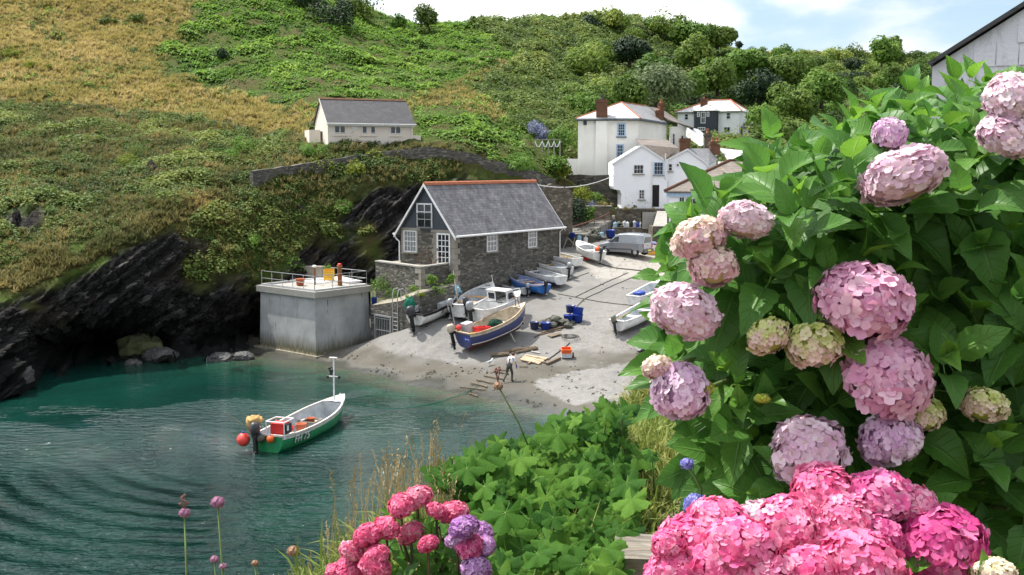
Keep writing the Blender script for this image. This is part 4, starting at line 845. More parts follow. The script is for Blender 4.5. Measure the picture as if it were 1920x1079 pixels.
def boat_mesh(L, B, H, tw=.72, rise=.35, rake=.06, kr=.5, th=.045, fl=.17, bow_round=1.0, N=22, mT=8, p_y=.55, band=.34):
    b, sh, kz, xx = hull_funcs(L, B, H, tw, rise, rake, kr)
    def ring(s, inn):
        out = []
        bb = max(.006, b(s)-inn); z0 = kz(s)+(inn*1.3 if inn else 0); z1 = sh(s)
        for j in range(-mT, mT+1):
            t = abs(j)/mT; y = bb*(math.sin(t*math.pi/2)**p_y if t > 0 else 0); z = z0+(z1-z0)*(t**1.75)
            if inn: z = max(z, min(fl, z1-.02)) if s > .02 else max(z, fl)
            out.append(Vector((xx(s, (z-kz(s))/max(.1, z1-kz(s))), math.copysign(y, j), z)))
        return out
    ss = [i/N for i in range(N+1)]
    O = [ring(s, 0) for s in ss]; n = 2*mT+1; V = [v for r in O for v in r]; Fs = []; mi = []
    for i in range(N):
        for j in range(n-1):
            Fs.append((i*n+j, i*n+j+1, (i+1)*n+j+1, (i+1)*n+j)); t = (abs(j-mT+.5))/mT; mi.append(0 if t < band else (2 if t > .90 else 1))
    Fs.append(tuple(range(n))[::-1]); mi.append(1)
    si = [max(.03, s) if i == 0 else min(s, .965) for i, s in enumerate(ss)]
    I = [ring(s, th) for s in si]; IV = [v for r in I for v in r]; IF = []
    for i in range(N):
        for j in range(n-1): IF.append((i*n+j, (i+1)*n+j, (i+1)*n+j+1, i*n+j+1))
    IF.append(tuple(range(n)))
    # gunwale strips between the skins, proud of both
    GV = []; GF = []
    for side in (0, n-1):
        for i in range(N+1):
            o_, q_ = O[i][side], I[i][side]; e = (o_-q_); e.z = 0; e = e.normalized()*.03 if e.length > 1e-5 else Vector((.03, 0, 0))
            for v in (o_+e+Vector((0, 0, -.05)), o_+e+Vector((0, 0, .018)), q_-e*.4+Vector((0, 0, .018)), q_-e*.4+Vector((0, 0, -.03))): GV.append(v)
        b0 = len(GV)-4*(N+1)
        for i in range(N):
            for k in range(4): a = b0+i*4+k; c = b0+i*4+(k+1) % 4; GF.append((a, c, c+4, a+4))
        GF += [(b0, b0+1, b0+2, b0+3), (b0+4*N+3, b0+4*N+2, b0+4*N+1, b0+4*N)]
    # transom cap
    l_, r_ = O[0][0], O[0][-1]; b0 = len(GV)
    GV += [l_+Vector((-.025, 0, -.06)), r_+Vector((-.025, 0, -.06)), r_+Vector((-.025, 0, .022)), l_+Vector((-.025, 0, .022)), l_+Vector((.09, .03, -.06)), r_+Vector((.09, -.03, -.06)), r_+Vector((.09, -.03, .022)), l_+Vector((.09, .03, .022))]
    GF += [tuple(b0+k for k in f) for f in ((0, 1, 2, 3), (7, 6, 5, 4), (3, 2, 6, 7), (0, 4, 5, 1), (0, 3, 7, 4), (1, 5, 6, 2))]
    return (V, Fs, mi), (IV, IF), (GV, GF), (b, sh, kz, xx)
def outboard(root, x, y, z, s=1.0, cowl='dkmotor', tilt=0.0, name='outboard_motor'):
    Mx = Matrix.Translation((x, y, z)) @ Matrix.Rotation(tilt, 4, 'Y') @ Matrix.Scale(s, 4)
    m = MB(); m.lathe([(.02, .42), (.13, .40), (.17, .33), (.18, .2), (.17, .05), (.12, .0), (.02, -.02)], (0, 0, 0), 12)
    m.v = [Mx @ Vector((v.x*1.25-.2, v.y*.85, v.z)) for v in m.v]; o = m.build(name, M[cowl], root, True)
    m = MB(); m.box(-.28, -.12, -.05, .05, -.75, .0, Mx); m.box(-.3, .02, -.09, .09, -.12, .0, Mx); m.box(-.40, -.06, -.10, .10, -.60, -.585, Mx); m.box(-.26, -.14, -.02, .02, -.95, -.75, Mx); m.build('drive_leg', M['black'], o)
    m = MB()
    for k in range(3): q = Mx @ Matrix.Translation((-.34, 0, -.74)) @ Matrix.Rotation(k*2.094, 4, 'X'); m.box(-.015, .015, -.03, .03, 0, .13, q)
    m.tube([Mx @ Vector((-.42, 0, -.74)), Mx @ Vector((-.12, 0, -.74))], .035*s, 8); m.build('propeller', M['galv'], o)
    MB().tube([Mx @ Vector((0, 0, .08)), Mx @ Vector((.35, .02, .16))], .02*s, 6).build('tiller', M['black'], o)
    return o
def surf(px_, py_):
    h = slip_bvh.ray_cast(Vector((0, 0, CZ)), ray(px_, py_)); return h[0]
def make_boat(name, label, S, Bw, B, H, hullm, inner, gun, cat='boat', group=None, thw=(), over=1.12, deck=0, deckm=None, lift=.12, roll=0, motor=None, motz=0, **kw):
    S = Vector(S); Bw = Vector(Bw); d = Bw-S; L = d.length*over; mid = S+d*(over*.5-.02); x = d.normalized(); y = Vector((0, 0, 1)).cross(x).normalized(); z = x.cross(y)
    rot = Matrix((x, y, z)).transposed().to_4x4() @ Matrix.Rotation(roll, 4, 'X')
    o = empty(name, mid+z*lift, 0, label, cat, group, rot.to_euler())
    (V, Fs, mi), (IV, IF), (GV, GF), fn = boat_mesh(L, B, H, **kw)
    mesh_obj('hull', V, Fs, [M[k] for k in hullm], o, False, mi); mesh_obj('inner_hull', IV, IF, M[inner], o); fix_normals(mesh_obj('gunwale', GV, GF, M[gun], o))
    b, sh, kz, xx = fn
    for s, zf, w_, mt in thw:
        bb = b(s)-.05; z0 = sh(s)*zf; MB().box(xx(s, .5)-w_/2, xx(s, .5)+w_/2, -bb*.97, bb*.97, z0-.035, z0).build('thwart', M[mt], o)
    if deck:
        m = MB(); k = 10; up = []
        for i in range(k+1):
            s = 1-deck+deck*i/k*.97; bb = max(.01, b(s)-.03); zz = sh(s)-.012; up.append((xx(s, 1), bb, zz))
        V2 = [Vector((u[0], u[1], u[2])) for u in up]+[Vector((u[0], 0, u[2]+.05)) for u in up]+[Vector((u[0], -u[1], u[2])) for u in up]; n = k+1
        m.add(V2, [(i, n+i, n+i+1, i+1) for i in range(k)]+[(n+i, 2*n+i, 2*n+i+1, n+i+1) for i in range(k)]); q = fix_normals(m.build('foredeck', M[deckm or gun], o))
        s0 = 1-deck; MB().box(xx(s0, 1)+.0, xx(s0, 1)+.03, -b(s0)+.06, b(s0)-.06, kz(s0)+.1, sh(s0)-.03).build('bulkhead', M[inner], o)
        if deck > .2: MB().box(xx(1-deck*.55, 1)-.06, xx(1-deck*.55, 1)+.06, -.02-b(1-deck*.55)*.35, .02+b(1-deck*.55)*.35, sh(1-deck*.55)+.052, sh(1-deck*.55)+.062).build('deck_hatch', M['black'], o)
    if motor: outboard(o, -L/2-.02, motor[2] if len(motor) > 2 else 0, sh(0)+.02+motz, motor[1], motor[0], motor[3] if len(motor) > 3 else 0)
    m = MB(); m.tube([(-L*.2, -B*.28, kz(.3)+.06), (L*.2, -B*.26, kz(.6)+.06)], .04, 6); m.tube([(-L*.2, B*.28, kz(.3)+.06), (L*.2, B*.26, kz(.6)+.06)], .04, 6)
    return o, L, fn
def text_mesh(name, s, size, mat, parent, Mx, ext=.004, shear=0, bold=.0):
    cu = bpy.data.curves.new(name, 'FONT'); cu.body = s; cu.size = size; cu.extrude = ext; cu.shear = shear; cu.offset = bold; cu.align_x = 'CENTER'; cu.align_y = 'CENTER'; cu.resolution_u = 3
    tmp = bpy.data.objects.new(name, cu); COL.objects.link(tmp); dg = bpy.context.evaluated_depsgraph_get(); me = bpy.data.meshes.new_from_object(tmp.evaluated_get(dg)); bpy.data.objects.remove(tmp)
    me.transform(Mx); me.materials.clear(); me.materials.append(M[mat]); o = bpy.data.objects.new(name, me); COL.objects.link(o); o.parent = parent; return o
def on_hull(fn, s, t, side, mT=8):
    "point and frame on the outer skin: u forward, n outward"
    b, sh, kz, xx = fn
    def p(s_, t_): y = b(s_)*math.sin(t_*math.pi/2)**.55; z = kz(s_)+(sh(s_)-kz(s_))*t_**1.75; return Vector((xx(s_, (z-kz(s_))/max(.1, sh(s_)-kz(s_))), side*y, z))
    P0 = p(s, t); u = (p(s+.02, t)-p(s-.02, t)).normalized(); v = (p(s, t+.04)-p(s, t-.04)).normalized()
    if side < 0: n = u.cross(v)
    else: u = -u; n = u.cross(v)
    n.normalize(); v = n.cross(u); return Matrix(((u.x, v.x, n.x, P0.x+n.x*.012), (u.y, v.y, n.y, P0.y+n.y*.012), (u.z, v.z, n.z, P0.z+n.z*.012), (0, 0, 0, 1)))
def W(o, v): return o.matrix_basis @ Vector(v)
# --- green boat afloat
GS, GB = atz(506, 853, -.16), atz(637, 787, -.16)
gb, gL, gfn = make_boat('fishing_boat', 'green open fishing boat afloat on a mooring with a slim white mast', GS, GB, 2.05, .92, ('bgreen', 'bgreen', 'palegun'), 'bgrey', 'palegun', lift=-.05, over=1.04, rise=.42, tw=.74, thw=((.30, .62, .35, 'palegun'), (.62, .62, .3, 'palegun')), deck=.14, deckm='bgrey')
Mx = on_hull(gfn, .20, .80, -1); text_mesh('registration', 'FH 75', .50, 'trim', gb, Mx @ Matrix.Translation((0, 0, .05)), bold=.004); text_mesh('registration_shadow', 'FH 75', .50, 'black', gb, Mx @ Matrix.Translation((.03, -.025, .035)), bold=.012)
MB().box(-.5, .5, -.19, .19, -.004, -.001, Mx).build('number_board', M['black'], gb) if False else None
m = MB(); bx2 = gL*.40; m.tube([(bx2, 0, .75), (bx2+.03, 0, 3.45)], .045, 8); m.tube([(bx2-.02, -.32, 2.45), (bx2-.02, .32, 2.45)], .03, 6); m.tube([(bx2, -.22, 3.42), (bx2, .22, 3.42)], .035, 6); m.tube([(bx2+.02, 0, 1.0), (gL*.5, 0, 1.42)], .02, 5); ms = m.build('mast', M['trim'], gb)
m = MB()
for y_ in (-.32, .32): MB().ball((bx2-.02, y_, 2.42), .085).build('mast_lamp', M['black'], ms, True)
MB().ball((bx2+.02, .1, 2.75), .1).build('mast_lamp', M['black'], ms, True)
m = MB(); m.add([(bx2+.05, .0, 2.95), (bx2+.05, .34, 2.85), (bx2+.05, .22, 2.6), (bx2+.05, .3, 2.4), (bx2+.05, 0, 2.5), (bx2+.07, .0, 2.95), (bx2+.07, .34, 2.85), (bx2+.07, .22, 2.6), (bx2+.07, .3, 2.4), (bx2+.07, 0, 2.5)], [(0, 1, 2, 3, 4), (9, 8, 7, 6, 5)]+[(i, i+5, (i+1) % 5+5, (i+1) % 5) for i in range(5)]); m.build('pennant', M['black'], ms)
m = MB(); x0, x1 = -gL/2+.05, -gL/2+.95; fr_h = 1.62; y0, y1 = -.82, .1
for x in (x0, x1):
    for y in (y0, y1): m.tube([(x, y, .85), (x, y, fr_h)], .03, 6)
for z in (fr_h,):
    for a, b_ in (((x0, y0), (x1, y0)), ((x1, y0), (x1, y1)), ((x1, y1), (x0, y1)), ((x0, y1), (x0, y0))): m.tube([(a[0], a[1], z), (b_[0], b_[1], z)], .03, 6)
m.build('stern_frame', M['trim'], gb)
MB().box(x0+.2, x1-.12, y0+.15, y1-.1, .95, 1.5).build('hauler_box', M['redp'], gb); MB().box(x0+.3, x1-.1, y0+.06, y0+.145, 1.0, 1.45).build('control_panel', M['black'], gb); MB().box(x0+.35, x0+.52, y0+.05, y0+.058, 1.15, 1.4).build('paper_label', M['trim'], gb)
outboard(gb, -gL/2-.05, .45, 1.1, 1.35, 'dkmotor')
def prop(name, mb, mats, loc, label, cat, group=None, rot=(0, 0, 0), smooth=False):
    o = mb.build(name, mats, None, smooth); o.location = loc; o.rotation_euler = rot; return tag(o, label, cat, group)
def buoy(label, loc, r, mat, cat='buoy', group=None, cap='tubblue'):
    m = MB(); m.lathe([(.001, -r), (r*.5, -r*.87), (r*.87, -r*.5), (r, 0), (r*.87, r*.5), (r*.5, r*.87), (r*.2, r*1.02), (r*.16, r*1.18), (.001, r*1.2)], (0, 0, 0), 16); o = prop('buoy', m, M[mat], loc, label, cat, group, smooth=True)
    MB().lathe([(r*.24, r*.97), (r*.2, r*1.2), (r*.001, r*1.24)], (0, 0, 0), 10).build('buoy_eye', M[cap], o); return o
buoy('large coral red buoy hanging at the stern of the green boat', W(gb, (-gL/2-.35, 1.05, .80)), .31, 'redbuoy')
buoy('grey brown weathered buoy hanging on green boat transom', W(gb, (-gL/2-.2, .25, .88)), .20, 'greynet')
buoy('small orange and grey buoy beside grey one on green boat', W(gb, (-gL/2-.16, -.22, .87)), .18, 'orange')
def cloth(name, c, rx, ry, rz_, mat, label, cat, n=20, seed=0, drop=.5):
    m = MB(); m.ball((0, 0, 0), 1, n); m.v = [Vector((v.x*rx, v.y*ry, v.z*rz_))*(1+.5*noise.noise(v*2.2+Vector((seed, 0, 0)))+.3*noise.noise(v*5+Vector((0, seed, 0)))) for v in m.v]
    for v in m.v:
        if v.z < 0: v.z *= 1+drop*(noise.noise(Vector((v.x*6, v.y*6, seed)))+.4)*2
    return prop(name, m, M[mat], c, label, cat, smooth=True)
cloth('oilskin_bundle', W(gb, (-gL/2-.1, .62, 1.66)), .34, .30, .24, 'buff', 'buff oilskin bundle draped over outboard at green boat stern', 'oilskins', drop=1.2)
def tub(loc, r, h, mat, label, cat='tub', group=None, rot=(0, 0, 0), taper=.86, name='tub', fill=None):
    m = MB(); m.lathe([(.001, 0), (r*taper, 0), (r, h*.94), (r*1.07, h*.95), (r*1.07, h), (r*.94, h), (r*.8, h*.15), (.001, h*.14)], (0, 0, 0), 18)
    o = prop(name, m, M[mat], loc, label, cat, group, rot, True)
    if fill: MB().lathe([(.001, h*.8), (r*.88, h*.72)], (0, 0, 0), 14).build('contents', M[fill], o, True)
    return o
def crate(loc, L, B, H, mat, label, cat='crate', group=None, rot=(0, 0, 0), th=.03, name='crate'):
    m = MB(); m.box(-L/2, L/2, -B/2, B/2, 0, th); m.box(-L/2, L/2, -B/2, -B/2+th, th, H); m.box(-L/2, L/2, B/2-th, B/2, th, H); m.box(-L/2, -L/2+th, -B/2+th, B/2-th, th, H); m.box(L/2-th, L/2, -B/2+th, B/2-th, th, H)
    m.box(-L/2-.02, L/2+.02, -B/2-.02, -B/2, H-.05, H); m.box(-L/2-.02, L/2+.02, B/2, B/2+.02, H-.05, H); m.box(-L/2-.02, -L/2, -B/2, B/2, H-.05, H); m.box(L/2, L/2+.02, -B/2, B/2, H-.05, H)
    return prop(name, m, M[mat], loc, label, cat, group, rot)
M['dknet'] = mottled('dark_green_net', ((.012, .05, .035), (.03, .10, .07), (.01, .03, .02)), (8, 28), bump=1.0, bdist=.06)
rz_g = gb.rotation_euler.z
tub(W(gb, (-.75, -.1, .40)), .25, .46, 'terracotta', 'terracotta pot standing amidships in the green boat', 'pot', name='plant_pot')
crate(W(gb, (.55, .05, .30)), .85, .75, .42, 'quoin', 'grey brown box amidships in green boat near its mast', 'box', rot=(0, 0, rz_g), name='box')
tub(W(gb, (.6, .1, .40)), .2, .42, 'terracotta', 'round brown pot of rope inside grey box in green boat', 'pot', name='rope_pot', fill='rope')
crate(W(gb, (-1.05, .45, .42)), .9, .3, .26, 'redp', 'long red box along the far side of green boat', 'box', rot=(0, 0, rz_g), name='box')
o = MB().box(-.55, .55, -.35, .35, 0, .04).build('deck_board', M['trim']); o.location = W(gb, (-.75, -.15, .365)); o.rotation_euler = (0, 0, rz_g); tag(o, 'white board under the terracotta pot in green boat', 'board')
a, b_ = W(gb, (gL*.5, 0, 1.2)), surf(905, 722); pts = [a.lerp(b_, k/14) for k in range(15)]
for k, p in enumerate(pts): t_ = k/14; p.z = max(.012, a.z*(1-t_)**4+b_.z*t_**6); p.y -= 1.6*math.sin(math.pi*t_)
tag(MB().tube(pts, .022, 5).build('mooring_line', M['greennet']), 'pale green mooring line from green boat bow to the beach', 'rope')
o = MB().tube([W(gb, (-gL/2-.3, 1.1, 1.45)), W(gb, (-gL/2-1.1, 1.5, 2.2))], .02, 5).build('boat_rod', M['rope']); tag(o, 'thin pole sticking out astern of the green boat', 'pole')
# --- blue fishing boat on the sand
bb_, L_, fn = make_boat('fishing_boat', 'navy blue open fishing boat with red crate aground on the sand', surf(876, 664), surf(978, 622), 2.25, 1.05, ('antifoul', 'bnavy', 'bcream'), 'bcream', 'gunwood', lift=.32, over=1.12, rise=.42, tw=.76, thw=((.42, .62, .3, 'bcream'), (.66, .62, .28, 'bcream')), deck=.12, deckm='bcream', motor=('bcream', 1.25, .75, .0), band=.46)
b, sh, kz, xx = fn; MB().tube([(-L_*.45, 0, -.12), (L_*.36, 0, -.02), (L_*.47, 0, .42)], .09, 6).build('keel', M['antifoul'], bb_)
m = MB(); n_ = 14
for side in (-1, 1): m.tube([on_hull(fn, .02+.93*i/n_, .50, side).translation for i in range(n_+1)], .03, 5)
m.build('rubbing_strake', M['palegun'], bb_)
zt = sh(0); Mt = Matrix(((0, 0, -1, -L_/2-.012), (-1, 0, 0, -.45), (0, 1, 0, zt*.66), (0, 0, 0, 1))); MB().box(-.42, .42, -.16, .16, 0, .006, Mt).build('name_board', M['tubblue'], bb_); text_mesh('boat_name', 'Jenny', .2, 'trim', bb_, Mt @ Matrix.Translation((0, 0, .008)), .002, .3)
m = MB(); 
for y in (-.2, .2): m.tube([(L_*.42, y, sh(.9)-.1), (L_*.42+.02, y*.7, sh(.9)+.72)], .025, 6)
m.tube([(L_*.42, -.2, sh(.9)+.35), (L_*.42, .3, sh(.9)+.55)], .025, 6); m.lathe([(.09, 0), (.13, .02), (.09, .04)], (L_*.42, -.1, sh(.9)+.66), 10); m.lathe([(.09, 0), (.13, .02), (.09, .04)], (L_*.42, .22, sh(.9)+.6), 10); m.build('bow_roller', M['iron'], bb_)
m = MB(); m.box(-L_*.40, -L_*.40+.55, .1, .75, .55, 1.5); m.build('engine_box', M['bgrey'], bb_)
m = MB(); m.tube([(-L_*.47, .85, 1.0), (-L_*.47, .85, 3.0)], .035, 6); m.build('mast', M['galv'], bb_)
rz_b = bb_.rotation_euler.z; fl_ = .42
for x, y, f_ in ((1, 0, 0),):
    m = MB()
    for y in (-.75, .75): MB().bar((.6, y, .15), (.6, y*1.45, -.42), .1).build('beaching_leg', M['quoin'], bb_)
crate(W(bb_, (-L_*.24, -.28, .78)), .95, .62, .34, 'redp', 'red fish crate on top at the stern of the blue boat', 'crate', rot=(0, 0, rz_b))
tub(W(bb_, (-L_*.41, -.62, .62)), .27, .4, 'yellow', 'yellow rounded tub by the stern quarter of blue boat', 'tub')
buoy('small orange red buoy beside engine box of blue boat', W(bb_, (-L_*.46, .55, 1.35)), .19, 'redbuoy')
cloth('net_bundle', W(bb_, (.05, -.1, .82)), .5, .42, .36, 'dknet', 'dark green net bundle amidships in the blue boat', 'net', seed=3)
tub(W(bb_, (-L_*.12, -.15, .45)), .25, .42, 'bwhite', 'white bucket between red crate and green bundle in blue boat', 'bucket')
# --- the other boats
wb, L_, fn = make_boat('motor_boat', 'white open boat with orange seat boards between cabin boat and wall', surf(862, 604), surf(917, 569), 1.95, .85, ('bdkblue', 'bwhite', 'bwhite'), 'bgrey', 'bwhite', lift=.26, rise=.3, tw=.8, thw=((.35, .75, .35, 'tan'), (.58, .78, .4, 'tan')), deck=.22, motor=('gremotor', 1.1, .45), group=None)
b, sh, kz, xx = fn; outboard(wb, -L_/2+.05, -.62, sh(0)+.15, 1.15, 'dkmotor')
MB().box(-L_*.5+.1, -L_*.36, -.75, .75, .5, .78).build('stern_locker', M['bwhite'], wb)
cb, L_, fn = make_boat('cabin_boat', 'white cabin boat with wheelhouse and outboard parked behind the blue boat', surf(893, 616), surf(968, 588), 2.1, .95, ('bgrey', 'bwhite', 'bwhite'), 'bwhite', 'bwhite', lift=.3, rise=.22, tw=.86, thw=((.2, .55, .45, 'bwhite'), (.38, .5, .35, 'bgrey')), deck=.5, motor=('gremotor', 1.35))
b, sh, kz, xx = fn; xa, xb = xx(.52, 1), xx(.80, 1); zc = sh(.6)
ca, cb2 = b(.52)*.86, b(.78)*.86; m = MB()
m.prism([(xa, -ca, zc-.3), (xa+.0, -ca, zc+.72), (xa+(xb-xa)*.55, -ca*.93, zc+.70), (xb, -cb2*.9, zc-.02), (xb, -cb2*.9, zc-.3)], (0, .04, 0)); m.prism([(xa, ca-.04, zc-.3), (xa, ca-.04, zc+.72), (xa+(xb-xa)*.55, ca*.93-.04, zc+.70), (xb, cb2*.9-.04, zc-.02), (xb, cb2*.9-.04, zc-.3)], (0, .04, 0))
m.slab([(xa-.08, -ca, zc+.77), (xa+(xb-xa)*.57, -ca*.95, zc+.75), (xa+(xb-xa)*.57, ca*.95, zc+.75), (xa-.08, ca, zc+.77)], .05); m.slab([(xa+(xb-xa)*.55, -ca*.93, zc+.72), (xb+.01, -cb2*.9, zc-.02), (xb+.01, cb2*.9, zc-.02), (xa+(xb-xa)*.55, ca*.93, zc+.72)], .04); m.box(xa, xa+.03, .12, ca-.05, zc-.3, zc+.72)
cab = m.build('cabin', M['bwhite'], cb); fix_normals(cab)
m = MB(); m.prism([(xa+.2, -ca-.006, zc+.15), (xa+.2, -ca-.006, zc+.55), (xa+(xb-xa)*.5, -ca*.95-.006, zc+.55), (xa+(xb-xa)*.66, -ca*.95-.006, zc+.15)], (0, .004, 0)); fix_normals(m.build('cabin_window', M['glass'], cab))
MB().box(xa-.006, xa-.001, .2, ca-.14, zc+.15, zc+.55).build('cabin_window', M['glass'], cab)
MB().tube([(xa+.35, ca*.6, zc+.76), (xa+.3, ca*.6, zc+1.7)], .018, 6).build('aerial', M['trim'], cb)
m = MB(); Mw = Matrix.Translation((xa-.15, -.35, zc+.02)) @ Matrix.Rotation(R(65), 4, 'Y'); c_ = [Mw @ Vector((.2*math.cos(t_*.5236), .2*math.sin(t_*.5236), 0)) for t_ in range(13)]; m.tube(c_, .022, 5); m.tube([c_[0], c_[6]], .015, 5); m.tube([c_[3], c_[9]], .015, 5); m.build('steering_wheel', M['black'], cb)
MB().tube([(L_*.44, -.35, sh(.9)), (L_*.47, -.33, sh(.9)+.2), (L_*.53, 0, sh(.95)+.22), (L_*.47, .33, sh(.9)+.2), (L_*.44, .35, sh(.9))], .02, 5).build('bow_rail', M['galv'], cb)
lb, L_, fn = make_boat('work_boat', 'long white workboat with black gunwale and number by harbour wall', surf(783, 619), surf(856, 584), 1.75, .78, ('bwhite', 'bwhite', 'black'), 'dark', 'black', lift=.28, rise=.25, tw=.88, thw=((.5, .8, .3, 'bgrey'), (.3, .6, .25, 'bcream')), deck=.42, deckm='bgrey', motor=('dkmotor', 1.5), kr=.35)
Mx = on_hull(fn, .40, .80, -1); text_mesh('boat_number', '31', .34, 'black', lb, Mx, bold=.004, shear=.15)
MB().box(-.2, L_*.22, -.6, .62, .35, .95).build('console', M['bgrey'], lb)
m = MB()
for y in (-.7, .7): MB().lathe([(.06, -.06), (.24, -.08), (.29, -.03), (.29, .03), (.24, .08), (.06, .06)], (0, y, -.02), 16, Matrix.Rotation(math.pi/2, 4, 'X')).build('trolley_wheel', M['black'], lb)
cloth('net_bag', W(lb, (-L_*.43, .55, 1.35)), .34, .16, .5, 'greennet', 'bright green net bag hanging above workboat stern by the ladder', 'net', seed=8, drop=.2)
crate(W(lb, (-L_*.36, .35, .82)), .55, .4, .4, 'bgrey', 'pale grey box at the stern of the numbered workboat', 'box', rot=(0, 0, lb.rotation_euler.z), name='box')
cloth('blue_tarpaulin', W(lb, (L_*.47, .1, 1.15)), .38, .34, .32, 'skyblue', 'crumpled blue tarpaulin at the workboat bow under the leaning pole', 'tarpaulin', seed=5)
buoy('small yellow float by the workboat bow', W(lb, (L_*.34, .35, 1.02)), .16, 'yellow')
o = MB().tube([at(858, 566, 71.5), at(850, 508, 73)], [.05, .03], 6).build('leaning_pole', M['rope']); tag(o, 'long grey pole leaning upright by the workboat bow', 'pole')
def ding(label, s, bw, hullm, inner, gun, **kw):
    kw.setdefault('B', 1.72); kw.setdefault('H', .62); return make_boat('dinghy', label, surf(*s), surf(*bw), kw.pop('B'), kw.pop('H'), hullm, inner, gun, group='dinghies drawn up along the boathouse wall', **kw)
ding('small bright blue dinghy with orange seats beside the pallets', (1018, 557), (963, 540), ('bblue', 'bblue', 'lilac'), 'lilac', 'lilac', thw=((.3, .8, .3, 'tan'), (.55, .8, .3, 'tan'), (.7, .8, .18, 'bgrey')), motor=('black', .85), lift=.2, rise=.3)
ding('white dinghy with dark blue bottom and pale blue inside', (1049, 541), (973, 520), ('bdkblue', 'bwhite', 'bwhite'), 'bgrey', 'bwhite', thw=((.3, .78, .3, 'bwhite'), (.62, .8, .25, 'bwhite')), lift=.22, rise=.25, deck=.15, band=.45)
ding('grey white dinghy with outboard motor and tan seat, third from pallets', (1061, 523), (980, 500), ('bgrey', 'bwhite', 'bwhite'), 'bgrey', 'bwhite', thw=((.45, .7, .3, 'tan'), (.2, .8, .3, 'bwhite')), motor=('gremotor', 1.0), lift=.2, rise=.22, deck=.32, deckm='bwhite')
ding('white dinghy with buff floor and tan seat under second side window', (1080, 505), (1008, 489), ('bgrey', 'bwhite', 'bwhite'), 'bcream', 'bwhite', thw=((.4, .7, .3, 'tan'), (.2, .8, .3, 'bwhite')), lift=.18, rise=.22, deck=.32, deckm='bwhite')
od, L_, fn = make_boat('dinghy', 'white dinghy carrying an orange buoy in front of the van', surf(1122, 497), surf(1090, 482), 1.6, .7, ('bgrey', 'bwhite', 'bwhite'), 'bgrey', 'bwhite', group='dinghies drawn up along the boathouse wall', thw=((.25, .78, .3, 'bwhite'), (.5, .74, .3, 'bwhite')), motor=('dkmotor', .95), lift=.28, rise=.3, deck=.32, deckm='bwhite', over=1.25)
buoy('bright orange buoy resting in the stern of white dinghy near van', W(od, (-L_*.36, -.1, .85)), .26, 'orange', cap='orange')
o = MB().box(-.1, .1, -.35, .35, -.25, .02).build('boat_chock', M['redp']); o.location = W(od, (.1, 0, -.05)); o.rotation_euler = od.rotation_euler; tag(o, 'red chock under the dinghy in front of the van', 'chock')
rb_, L_, fn = make_boat('dinghy', 'white dinghy with olive outboard and long oar at right of slip', surf(1161, 628), surf(1238, 588), 1.75, .72, ('bwhite', 'bwhite', 'bwhite'), 'bgrey', 'bwhite', thw=((.35, .72, .3, 'bwhite'), (.6, .72, .25, 'bwhite')), motor=('olive', 1.05), lift=.22, rise=.3, deck=.2)
o = MB(); o.tube([(-L_*.38, .45, .66), (L_*.12, .5, .68)], .03, 6); o.box(-L_*.38-.5, -L_*.38, .37, .53, .645, .67); o = o.build('oar', M['tan']); o.matrix_basis = rb_.matrix_basis.copy(); tag(o, 'varnished oar lying across the seats of the right-side dinghy', 'oar')
sb_, L_, fn = make_boat('dinghy', 'white dinghy with blue cover partly hidden by hydrangea leaves', surf(1190, 578), surf(1250, 548), 1.6, .65, ('bgrey', 'bwhite', 'bwhite'), 'bgrey', 'bwhite', lift=.18, rise=.3, deck=.3, thw=((.3, .7, .3, 'bwhite'),))
cloth('blue_cover', W(sb_, (-L_*.34, -.1, .72)), .42, .5, .16, 'tubblue', 'blue cover bundled in the stern of half hidden dinghy', 'cover', seed=11)
make_boat('dinghy', 'white dinghy with blue stripe, only its stern showing below leaves', surf(1199, 662), surf(1280, 640), 1.4, .62, ('bdkblue', 'bwhite', 'bwhite'), 'bgrey', 'bwhite', lift=.12, rise=.3, band=.4, thw=((.4, .7, .3, 'bwhite'),))
jd, L_, fn = make_boat('dinghy', 'dull grey green tender among the junk behind the cabin boat', surf(985, 557), surf(938, 546), 1.3, .5, ('bgrey', 'bgrey', 'bgrey'), 'bgrey', 'bgrey', lift=.12, rise=.2, motor=('gremotor', .8), thw=((.4, .7, .3, 'bgrey'),))
